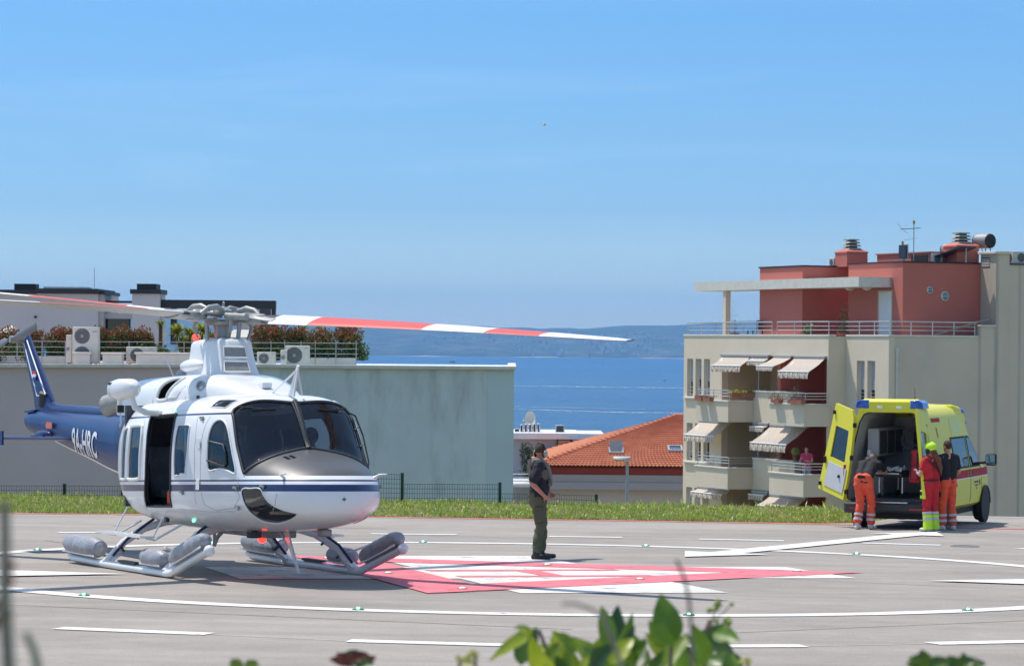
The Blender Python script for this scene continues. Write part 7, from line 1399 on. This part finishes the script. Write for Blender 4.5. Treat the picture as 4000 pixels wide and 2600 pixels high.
for x, y in ((0.15,0.155),(-0.02,0.19)): g = G(); g.box((x,y,1.20), (0.13,0.05,0.12)); g.build('pouch', M['vestgrey'], ve, bevel=0.015)
g = G(); g.box((0.294,-0.02,1.33), (0.012,0.085,0.11)); pa = g.build('arm_patch', mat('patch_black', (0.02,0.02,0.015), 0.8), mar); g = G(); g.tube([(0.302,-0.05,1.36),(0.302,-0.02,1.375),(0.302,0.01,1.35),(0.302,-0.01,1.33),(0.302,0.0,1.30),(0.302,-0.03,1.285)], 0.006, 5); g.tube([(0.302,-0.055,1.30),(0.302,-0.058,1.36)], 0.004, 5); g.build('patch_emblem', mat('patch_yellow', (0.5,0.42,0.05), 0.7), pa)
g = G(); g.lathe([(0.172,0.985),(0.175,1.03)], (0,0.0,0), 24, cap=False); o = g.build('belt', mat('belt_olive', (0.06,0.055,0.04), 0.7), mar, smooth=60); o.scale = (1.22,0.84,1)
g = G(); g.box((0.235,-0.005,0.70), (0.035,0.15,0.20)); g.build('cargo_pocket', M['olive'], mar, bevel=0.012); g = G(); g.box((0.256,-0.005,0.80), (0.012,0.16,0.035)); g.build('pocket_flap', M['olive'], mar, bevel=0.004)
g = G(); g.tube([T_(0.088*math.sin(a),-0.012,0.028+0.112*math.cos(a)) for a in np.linspace(-1.75,1.75,21)], 0.014, 8); hs = g.build('headset', mat('headset_navy', (0.015,0.02,0.045), 0.4), mar, smooth=60)
for e in (-1, 1): g = G(); g.ell(T_(e*0.098,-0.012,-0.025), (0.028,0.046,0.058), 14, 10, rot=Rm); g.build('ear_cup', mat('earcup_green', (0.30,0.36,0.28), 0.4), hs, smooth=60); g = G(); g.ell(T_(e*0.082,-0.012,-0.025), (0.016,0.052,0.062), 14, 10, rot=Rm); g.build('ear_cushion', M['black'], hs, smooth=60)
g = G(); g.tube([T_(0.10,0.02,-0.05),T_(0.085,0.09,-0.085),T_(0.03,0.125,-0.085)], 0.005, 6); g.build('microphone', M['black'], hs)
# --- ambulance crew
M['orange'] = mat('orange_trousers', (0.78,0.10,0.045), 0.85, noise=(6, 0.15)); M['blackshirt'] = mat('black_polo', (0.014,0.014,0.018), 0.85, noise=(7, 0.2)); M['redsuit'] = mat('red_flight_suit', (0.48,0.012,0.018), 0.8, noise=(6, 0.18)); M['hiviz'] = mat('hi_viz_yellow', (0.55,0.85,0.03), 0.6, noise=(8, 0.08)); M['whiteshoe'] = mat('pale_trainer', (0.55,0.54,0.56), 0.6); M['reflect'] = mat('reflective_tape', (0.5,0.5,0.52), 0.35)
def tape(t, a, b, r_, w, m, parent=None):
    a, b = Vector(a), Vector(b); d = (b-a).normalized(); g = G(); g.cyl(a-d*w/2, a+d*w/2, r_, n=18, cap=False); return g.build('reflective_band', m, parent or t, smooth=60)
# bent over into the ambulance
p = pose(pelvis=(0,-0.16,0.99), waist=(0,-0.06,1.10), chest=(0,0.14,1.26), neck=(0,0.30,1.35), head=(0,0.43,1.40), shL=(-0.20,0.22,1.30), shR=(0.20,0.22,1.30), elL=(-0.27,0.40,1.10), elR=(0.25,0.46,1.16), wrL=(-0.18,0.62,1.06), wrR=(0.16,0.70,1.10), hipL=(-0.09,-0.16,0.93), hipR=(0.09,-0.14,0.93), knL=(-0.10,-0.06,0.52), knR=(0.10,0.05,0.53), anL=(-0.11,-0.20,0.11), anR=(0.10,0.02,0.10), toL=(-0.12,-0.02,0.035), toR=(0.12,0.20,0.035))
q = amb_w(-1.48, 0.36); ben, J, T_, Rm = human('person', 'person in black shirt and orange trousers bending into the open ambulance', q, math.atan2(AXW.y, AXW.x)-math.pi/2-R(4), p, (R(0), R(-38)), dict(shirt=M['blackshirt'], trousers=M['orange'], shoes=M['whiteshoe'], sleeve=0.72, boot=0.05, clip=False, cuff=0.9), 'ambulance crew')
for s in 'LR':
    for f in (0.55,0.78): a = J['kn'+s].lerp(J['an'+s], f); tape(ben, a, J['an'+s], 0.092, 0.045, M['reflect'])
g = G(); g.box((0,-0.295,1.06), (0.16,0.02,0.06)); g.build('back_pocket', M['black'], ben)
g = G(); g.ell(T_(0,-0.02,0.02), (0.079,0.093,0.095), 18, 12, rot=Rm); o = g.build('hair', mat('shaved_hair', (0.30,0.19,0.14), 0.7), ben, smooth=60); bm = bmesh.new(); bm.from_mesh(o.data); bmesh.ops.bisect_plane(bm, geom=bm.verts[:]+bm.edges[:]+bm.faces[:], plane_co=T_(0,-0.01,0.02), plane_no=Rm @ Vector((0,0.9,-0.4)), clear_outer=True); bm.to_mesh(o.data); bm.free()
# woman in red suit with helmet
p = pose(head=(0,0.03,1.62), neck=(0,0,1.45), chest=(0,0.01,1.29), waist=(0,0,1.08), pelvis=(0,0,0.97), shL=(-0.175,0,1.41), shR=(0.175,0,1.41), elL=(-0.30,0.0,1.14), wrL=(-0.18,0.20,1.16), elR=(0.22,0.06,1.14), wrR=(0.10,0.25,1.16), hdL=(0.4,0.6,0.5), hdR=(-0.4,0.7,0.4), hipL=(-0.09,0,0.90), hipR=(0.09,0,0.90), knL=(-0.09,0.02,0.50), knR=(0.10,0.03,0.50), anL=(-0.09,-0.03,0.10), anR=(0.11,0.0,0.10), toL=(-0.12,0.14,0.035), toR=(0.14,0.17,0.035))
nq = onpad(8.33, 59.27); nur, J, T_, Rm = human('person', 'person in red suit with bright yellow helmet beside the ambulance door', nq, R(35), p, (R(8), R(-6)), dict(shirt=M['redsuit'], trousers=M['redsuit'], shoes=M['whiteshoe'], sleeve=0.62, boot=0.05, hem=-0.06, cuff=0.9), 'ambulance crew')
g = G(); g.ell(T_(0,-0.012,0.045), (0.118,0.135,0.118), 22, 14, rot=Rm); o = g.build('helmet', M['hiviz'], nur, smooth=60); bm = bmesh.new(); bm.from_mesh(o.data); bmesh.ops.bisect_plane(bm, geom=bm.verts[:]+bm.edges[:]+bm.faces[:], plane_co=T_(0,0,0.0), plane_no=Rm @ Vector((0,0.25,-1)), clear_outer=True); bm.to_mesh(o.data); bm.free()
for e in (-1, 1): g = G(); g.ell(T_(e*0.095,-0.01,-0.02), (0.035,0.055,0.065), 14, 10, rot=Rm); g.build('ear_cup', M['black'], o, smooth=60)
g = G(); g.ell(T_(0,-0.09,-0.06), (0.075,0.05,0.09), 14, 10, rot=Rm); g.tube([T_(0,-0.11,-0.08), T_(0.03,-0.15,-0.22), T_(0.08,-0.16,-0.38), T_(0.10,-0.15,-0.50)], [0.06,0.055,0.045,0.012], 12); g.build('long_hair', mat('auburn_hair', (0.13,0.04,0.02), 0.6, noise=(30, 0.4)), nur, smooth=60)
for s in 'LR':
    g = G(); k_, a_ = J['kn'+s], J['an'+s]; g.tube([k_.lerp(a_, 0.40), k_.lerp(a_, 0.7), a_+Vector((0,0,-0.05))], [0.094,0.094,0.105], 18); lo = g.build('hi_viz_legging', M['hiviz'], nur, smooth=60)
    for f in (0.32,0.62): tape(nur, k_.lerp(a_, f), a_, 0.099, 0.05, M['reflect'], lo)
g = G(); g.box((-0.20,0.02,0.74), (0.035,0.13,0.17)); g.build('thigh_pocket', M['hiviz'], nur, bevel=0.015)
for s in 'L': g = G(); w = J['wrL']; limb_hand(g, w, J['hdL'], Vector((0,1,0)), curl=0.8, side=1); 
gl_ = remesh(g, 'blue_glove', mat('nitrile_blue', (0.05,0.35,0.62), 0.5), nur, 0.009, 2); gl_.scale = (1.0,1.0,1.0)
g = G(); g.tube([(-0.17,-0.05,1.44),(0.0,-0.145,1.28),(0.16,-0.13,1.12),(0.20,0.0,1.05)], 0.016, 6); g.tube([(0.20,0.0,1.04),(0.05,-0.15,1.03),(-0.15,-0.12,1.02),(-0.2,0.0,1.02)], 0.016, 6); g.build('harness_strap', M['black'], nur, smooth=60)
# man in black shirt beside her
p = pose(elL=(-0.26,0.02,1.18), wrL=(-0.22,0.18,1.06), elR=(0.27,0.0,1.18), wrR=(0.22,0.18,1.02), toL=(-0.14,0.18,0.035), knL=(-0.10,0.04,0.52), anL=(-0.11,0.02,0.10))
mq = onpad(8.80, 60.20); man, J, T_, Rm = human('person', 'person in black shirt and orange trousers standing behind the red-suited crew member', mq, R(28), p, (R(6), R(-4)), dict(shirt=M['blackshirt'], trousers=M['orange'], shoes=M['whiteshoe'], sleeve=0.74, boot=0.05, hem=-0.10, cuff=0.9), 'ambulance crew')
hair_cap(T_, Rm, man, mat('short_brown_hair', (0.07,0.035,0.022), 0.8, noise=(40, 0.4)), low=-0.06)
for s in 'LR':
    for f in (0.52,0.78): tape(man, J['kn'+s].lerp(J['an'+s], f), J['an'+s], 0.093, 0.05, M['reflect'])
g = G(); g.box((-0.205,0.02,0.72), (0.03,0.13,0.10)); g.build('thigh_pocket', M['black'], man, bevel=0.01)
# woman on the balcony
q = apt_w(-0.75, -0.55, -5.86); wo_, J, T_, Rm = human('person', 'person in pink top standing on the lower right balcony', q, R(150), pose(elL=(-0.27,0.05,1.2), wrL=(-0.12,0.22,1.22), elR=(0.27,0.05,1.18), wrR=(0.14,0.2,1.1)), (R(20), R(-8)), dict(shirt=mat('pink_top', (0.55,0.04,0.12), 0.8), trousers=mat('grey_shorts', (0.35,0.35,0.38), 0.8), shoes=M['blackshirt'], sleeve=0.3, boot=0.04))
hair_cap(T_, Rm, wo_, mat('black_hair', (0.015,0.012,0.012), 0.6), low=-0.06)
# pilots in the cockpit
for sd, lab in ((-1,'person in dark flight suit in the near pilot seat'), (1,'person in dark flight suit with helmet in the far pilot seat')):
    p = pose(pelvis=(0,0,0.25), waist=(0,0.0,0.37), chest=(0,0.02,0.58), neck=(0,0.02,0.75), head=(0,0.06,0.92), shL=(-0.2,0.02,0.70), shR=(0.2,0.02,0.70), elL=(-0.25,0.12,0.44), elR=(0.25,0.12,0.44), wrL=(-0.16,0.34,0.42), wrR=(0.12,0.34,0.44), hipL=(-0.1,0.04,0.20), hipR=(0.1,0.04,0.20), knL=(-0.14,0.46,0.26), knR=(0.14,0.46,0.26), anL=(-0.12,0.52,0.0), anR=(0.12,0.52,0.0), toL=(-0.12,0.66,0.02), toR=(0.12,0.66,0.02))
    q = HM @ (Matrix.Rotation(-PITCH, 4, 'Y') @ Vector((1.72, sd*0.55, 0.92)))
    pi_, J, T_, Rm = human('person', lab, q, math.atan2(hdir.y, hdir.x)-math.pi/2, p, (R(-20*sd), R(-5)), dict(shirt=M['navyshirt'], trousers=M['navyshirt'], shoes=M['blackboot'], sleeve=1.0, boot=0.05, clip=False))
    g = G(); g.ell(T_(0,-0.012,0.035), (0.108,0.125,0.118), 20, 14, rot=Rm); o = g.build('helmet', mat('pilot_helmet', (0.32,0.33,0.34) if sd > 0 else (0.03,0.035,0.05), 0.35), pi_, smooth=60); bm = bmesh.new(); bm.from_mesh(o.data); bmesh.ops.bisect_plane(bm, geom=bm.verts[:]+bm.edges[:]+bm.faces[:], plane_co=T_(0,0.03,0.02), plane_no=Rm @ Vector((0,0.75,-0.6)), clear_outer=True); bm.to_mesh(o.data); bm.free()
# ================================================================== foreground plants, boats, bird
def leaf_obj(parent, p0, p1, width, normal, col, bend=0.12, fold=0.25, name='leaf', m=None):
    """one leaf blade from p0 to p1, folded along its midrib"""
    p0, p1 = Vector(p0), Vector(p1); d = p1-p0; L_ = d.length; d.normalize(); n = Vector(normal); n = (n-d*n.dot(d)).normalized(); s = d.cross(n); V = []; k = 9
    for i in range(k+1):
        f = i/k; w = width*math.sin(math.pi*min(1, f**0.75))**0.85*(1-0.15*f)+0.0006; c = p0+d*L_*f+n*(bend*L_*math.sin(math.pi*f*0.9)); wav = 0.06*width*math.sin(f*17)
        V += [c-s*w+n*(fold*w+wav), c-s*w*0.5+n*fold*w*0.35, c, c+s*w*0.5+n*fold*w*0.35, c+s*w+n*(fold*w-wav)]
    F_ = [(5*i+j, 5*i+j+1, 5*i+6+j, 5*i+5+j) for i in range(k) for j in range(4)]
    me = leaf_mesh(name, [tuple(v) for v in V], F_, [np.array(col)*random.uniform(0.92,1.08) for _ in F_], m or M['leafbig']); me.shade_smooth(); return link(me, name, parent)
M['leafbig'] = attr_mat('glossy_leaf', rough=0.38, transl=0.45, spec=0.5)
LG = [(0.11,0.21,0.02),(0.065,0.14,0.02),(0.17,0.26,0.02),(0.04,0.09,0.03),(0.29,0.36,0.02)]
FY = 5.6
sh = thing('leafy_shrub', 'blurred bright green broad-leaved shrub at the bottom edge right of centre', 'shrub', tuple(at(1460, 1640, FY))); SO = Vector(sh.location)
def fp(dx, dy, Y=FY): return at(dx, dy, Y)-SO
rng = random.Random(21)
BIG = [((1560,1500),(1535,1380),34,0),((1548,1505),(1508,1440),20,2),((1420,1500),(1398,1408),22,1),((1425,1510),(1436,1405),24,3),((1440,1520),(1470,1420),16,1),((1250,1462),(1140,1535),17,4),((1240,1468),(1195,1458),14,4),((1300,1520),(1295,1465),20,4),((1340,1515),(1280,1468),16,2),
       ((1640,1545),(1612,1450),26,0),((1625,1560),(1590,1470),24,0),((1640,1500),(1705,1512),30,3),((1650,1530),(1708,1560),28,1),((1660,1470),(1720,1490),22,0),((1610,1530),(1690,1450),26,1),((1560,1540),(1500,1470),22,4),((1540,1560),(1575,1480),22,2),((1500,1550),(1470,1470),22,1),((1480,1560),(1420,1490),26,2),((1460,1570),(1500,1480),22,3),
       ((1400,1560),(1330,1480),26,2),((1380,1570),(1400,1475),28,2),((1350,1565),(1250,1500),30,4),((1320,1575),(1330,1490),28,2),((1290,1575),(1235,1470),28,4),((1270,1580),(1225,1530),22,0),((1260,1560),(1300,1490),24,2),((1240,1580),(1290,1520),24,4),((1420,1580),(1460,1500),24,0),((1510,1590),(1545,1510),24,1),((1580,1590),(1600,1500),22,3),((1660,1590),(1640,1510),26,1),((1690,1590),(1700,1520),22,0),((1340,1590),(1380,1520),26,4),((1450,1600),(1400,1530),26,2)]
for a, b, w, c in BIG:
    Ya = FY+rng.uniform(-0.22,0.22); p0, p1 = fp(*a, Ya), fp(*b, Ya+rng.uniform(-0.06,0.06)); leaf_obj(sh, p0, p1, w*0.00079*1.1, (rng.uniform(-0.5,0.2),-0.75+rng.uniform(-0.3,0.3),0.55+rng.uniform(-0.2,0.3)), LG[c], bend=rng.uniform(-0.05,0.16))
for i in range(26):
    x = rng.uniform(1210,1710); y = rng.uniform(1530,1620); a = rng.uniform(-1.0,1.0); L_ = rng.uniform(55,95); Ya = FY+rng.uniform(-0.3,0.35); leaf_obj(sh, fp(x,y,Ya), fp(x+L_*math.sin(a), y-L_*math.cos(a), Ya+rng.uniform(-0.05,0.05)), rng.uniform(22,34)*0.0007, (rng.uniform(-0.6,0.4),-0.7,rng.uniform(0.3,0.9)), rng.choice(LG), bend=rng.uniform(0,0.15))
M['twig'] = mat('shrub_twig', (0.16,0.12,0.09), 0.85)
for pts, r_ in (([(1420,1650),(1425,1560),(1422,1480)],0.004),([(1560,1650),(1558,1560),(1560,1495)],0.004),([(1640,1650),(1640,1560),(1635,1480),(1650,1440)],0.004),([(1300,1650),(1290,1560),(1252,1462)],0.004),([(1500,1650),(1470,1560),(1440,1500)],0.004)):
    g = G(); g.tube([fp(*q) for q in pts], r_, 6); g.build('twig', M['twig'], sh, smooth=60)
for i in range(16):
    cx, cy = rng.choice([(1668,1402),(1660,1412),(1695,1408),(1690,1448),(1640,1415),(1648,1440),(1683,1478)]); p = fp(cx+rng.gauss(0,7), cy+rng.gauss(0,7), FY+rng.uniform(-0.04,0.04)); g = G(); g.ell(p, 0.0045+rng.random()*0.002, 8, 6); g.build('flower_bud', mat('bud_green', (0.22,0.28,0.05), 0.6), sh, smooth=60)
g = G(); g.tube([fp(1650,1470), fp(1658,1430), fp(1668,1402)], 0.0016, 5); g.build('bud_stalk', M['twig'], sh); g = G(); g.tube([fp(1655,1440), fp(1680,1425), fp(1695,1408)], 0.0012, 5); g.build('bud_stalk', M['twig'], sh)
# bare grass stems closer to the lens
def stem(label, pts, Y, r0, r1, col, name='dry_stem', bits=0):
    t = thing(name, label, 'stem', tuple(at(pts[-1][0], 1700, Y))); o_ = Vector(t.location); P_ = [at(x, y, Y)-o_ for x, y in pts]+[Vector((0,0,-0.05))]; g = G(); k = len(P_); g.tube(P_, [r0+(r1-r0)*i/(k-1) for i in range(k)], 6); g.build('stalk', mat('stalk', col, 0.9), t, smooth=60)
    for i in range(bits):
        f = rng.uniform(0.45,0.98); j = min(int(f*(len(pts)-1)), len(pts)-2); q = P_[j].lerp(P_[j+1], f*(len(pts)-1)-j); leaf_obj(t, q, q+Vector((rng.uniform(-0.012,0.012),rng.uniform(-0.01,0.01),rng.uniform(-0.02,0.01))), 0.004, (0,-1,0.3), rng.choice([(0.16,0.04,0.03),(0.12,0.10,0.05)]), name='dry_leaf')
stem('thin blurred bare stem rising through the green shrub', [(1572,1300),(1590,1340),(1601,1390),(1607,1460),(1610,1560)], 3.6, 0.0022, 0.003, (0.20,0.16,0.13))
stem('short arching blurred stem left of the shrub tip', [(1305,1401),(1335,1400),(1370,1412),(1402,1432),(1450,1560)], 3.4, 0.0022, 0.003, (0.26,0.22,0.20))
stem('out-of-focus upright stem at the left frame edge', [(10,1165),(12,1250),(10,1350),(14,1450),(20,1560)], 2.2, 0.0042, 0.006, (0.22,0.21,0.17), bits=7)
stem('second faint out-of-focus stem near the lower left corner', [(58,1470),(70,1490),(82,1520),(88,1560)], 2.3, 0.003, 0.004, (0.22,0.24,0.17))
def sprig(label, dx, dy, Y, n, cols, size, spread, name='low_sprig', cat='sprig'):
    t = thing(name, label, cat, tuple(at(dx, 1620, Y))); o_ = Vector(t.location); g = G(); g.tube([at(dx, 1640, Y)-o_, at(dx, dy, Y)-o_], 0.003, 5); g.build('twig', M['twig'], t)
    for i in range(n): a = rng.uniform(-1.4,1.4); p0 = at(dx+rng.gauss(0,spread*0.4), dy+rng.uniform(0,spread*0.5), Y+rng.uniform(-0.1,0.1))-o_; leaf_obj(t, p0, p0+Vector((math.sin(a)*size,rng.uniform(-0.01,0.01),math.cos(a)*size*rng.uniform(0.2,0.9))), size*0.3, (rng.uniform(-0.4,0.4),-0.8,0.5), rng.choice(cols))
sprig('blurred red-brown and green sprig at the bottom edge below the helicopter nose', 818, 1530, 5.2, 12, [(0.12,0.03,0.02),(0.06,0.12,0.03),(0.10,0.02,0.02)], 0.035, 40); sprig('blurred yellow-green flower sprig left of the shrub', 1068, 1532, 4.6, 7, [(0.42,0.42,0.08),(0.30,0.32,0.05)], 0.013, 22); sprig('small blurred yellow flower sprig beside the arching leaf', 1105, 1520, 4.6, 5, [(0.42,0.42,0.08)], 0.012, 14); sprig('blurred dark green leaves at the bottom right edge', 2165, 1542, 5.0, 9, [(0.06,0.12,0.02),(0.12,0.18,0.02)], 0.045, 36); sprig('second clump of blurred green leaves at the bottom right', 2235, 1546, 5.0, 7, [(0.06,0.12,0.02),(0.13,0.18,0.02)], 0.04, 26); sprig('tiny green leaf tips at the bottom edge below the left skid', 560, 1546, 5.0, 6, [(0.16,0.22,0.03)], 0.03, 30); sprig('single yellow flower sprig right of the shrub', 1738, 1535, 4.8, 5, [(0.40,0.38,0.06)], 0.012, 14)
# boats
def boat(label, dx, dy, L_, kind, rot=0):
    p = sea_pt(dx, dy); t = thing('motor_boat' if kind != 'ferry' else 'ferry', label, 'boat', tuple(p), rot); k = L_; g = G()
    g.loft([[(x*k,-w*k*0.14,0.02*k),(x*k,-w*k*0.17,0.10*k),(x*k,w*k*0.17,0.10*k),(x*k,w*k*0.14,0.02*k)] for x, w in ((-0.5,0.9),(-0.1,1),(0.3,0.8),(0.5,0.05))]); g.build('hull', M['white'], t)
    g = G(); h = 0.20 if kind != 'ferry' else 0.26; g.box((-0.05*k,0,(0.10+h/2)*k), (0.45*k,0.22*k,h*k), taper=0.75); c = g.build('cabin', M['white'], t); g = G(); g.box((-0.05*k,0,(0.10+h*0.6)*k), (0.44*k,0.225*k,h*0.25*k), taper=0.93); g.build('window_band', M['dark'], c)
    if kind == 'ferry': g = G(); g.box((0.0,0,0.42*k), (0.3*k,0.16*k,0.1*k)); g.build('bridge_deck', M['white'], t)
boat('small white motor boat trailing a wake close to the apartment house', 1544, 886, 9, 'm', R(180)); boat('distant white boat below the end of the rotor blade', 1401, 847, 11, 'm'); boat('grey ferry far off just above the teal wall', 1053, 849, 32, 'ferry'); boat('tiny white boat near the far island shore', 980, 835, 10, 'm')
# seagull
p = at(1265, 291, 260); t = thing('seagull', 'white seagull flying high in the blue sky', 'bird', tuple(p), R(30)); g = G()
g.loft([[(x, r_*math.cos(a), r_*math.sin(a)*0.9+z) for a in np.linspace(0, 2*math.pi, 10)[:-1]] for x, r_, z in ((-0.24,0.004,0.02),(-0.15,0.035,0.01),(0,0.065,0),(0.12,0.055,0.01),(0.18,0.035,0.03),(0.24,0.03,0.04),(0.28,0.008,0.035))]); g.build('body', mat('gull_white', (0.65,0.65,0.66), 0.8), t, smooth=60)
for sd in (-1, 1): g = G(); g.add([(0.06,sd*0.04,0.02),(-0.10,sd*0.04,0.02),(-0.08,sd*0.28,0.13),(0.09,sd*0.28,0.13),(-0.12,sd*0.58,0.08),(-0.02,sd*0.58,0.085),(0.06,sd*0.04,0.035),(-0.10,sd*0.04,0.025),(-0.08,sd*0.28,0.137),(0.09,sd*0.28,0.145),(-0.12,sd*0.58,0.083),(-0.02,sd*0.58,0.09)], [(0,1,2,3),(3,2,4,5),(6,9,8,7),(9,11,10,8),(0,3,9,6),(3,5,11,9),(5,4,10,11),(4,2,8,10),(2,1,7,8)]); g.build('wing', mat('gull_grey', (0.42,0.43,0.45), 0.8), t)
g = G(); g.add([(-0.22,-0.02,0.02),(-0.22,0.02,0.02),(-0.34,0.07,0.02),(-0.34,-0.07,0.02),(-0.22,-0.02,0.03),(-0.22,0.02,0.03),(-0.34,0.07,0.026),(-0.34,-0.07,0.026)], [(0,1,2,3),(7,6,5,4),(0,3,7,4),(1,0,4,5),(2,1,5,6),(3,2,6,7)]); g.build('tail', M['white'], t); g = G(); g.cyl((0.27,0,0.036),(0.32,0,0.03),0.008,0.002,n=6); g.build('beak', mat('gull_beak', (0.5,0.3,0.03), 0.5), t)
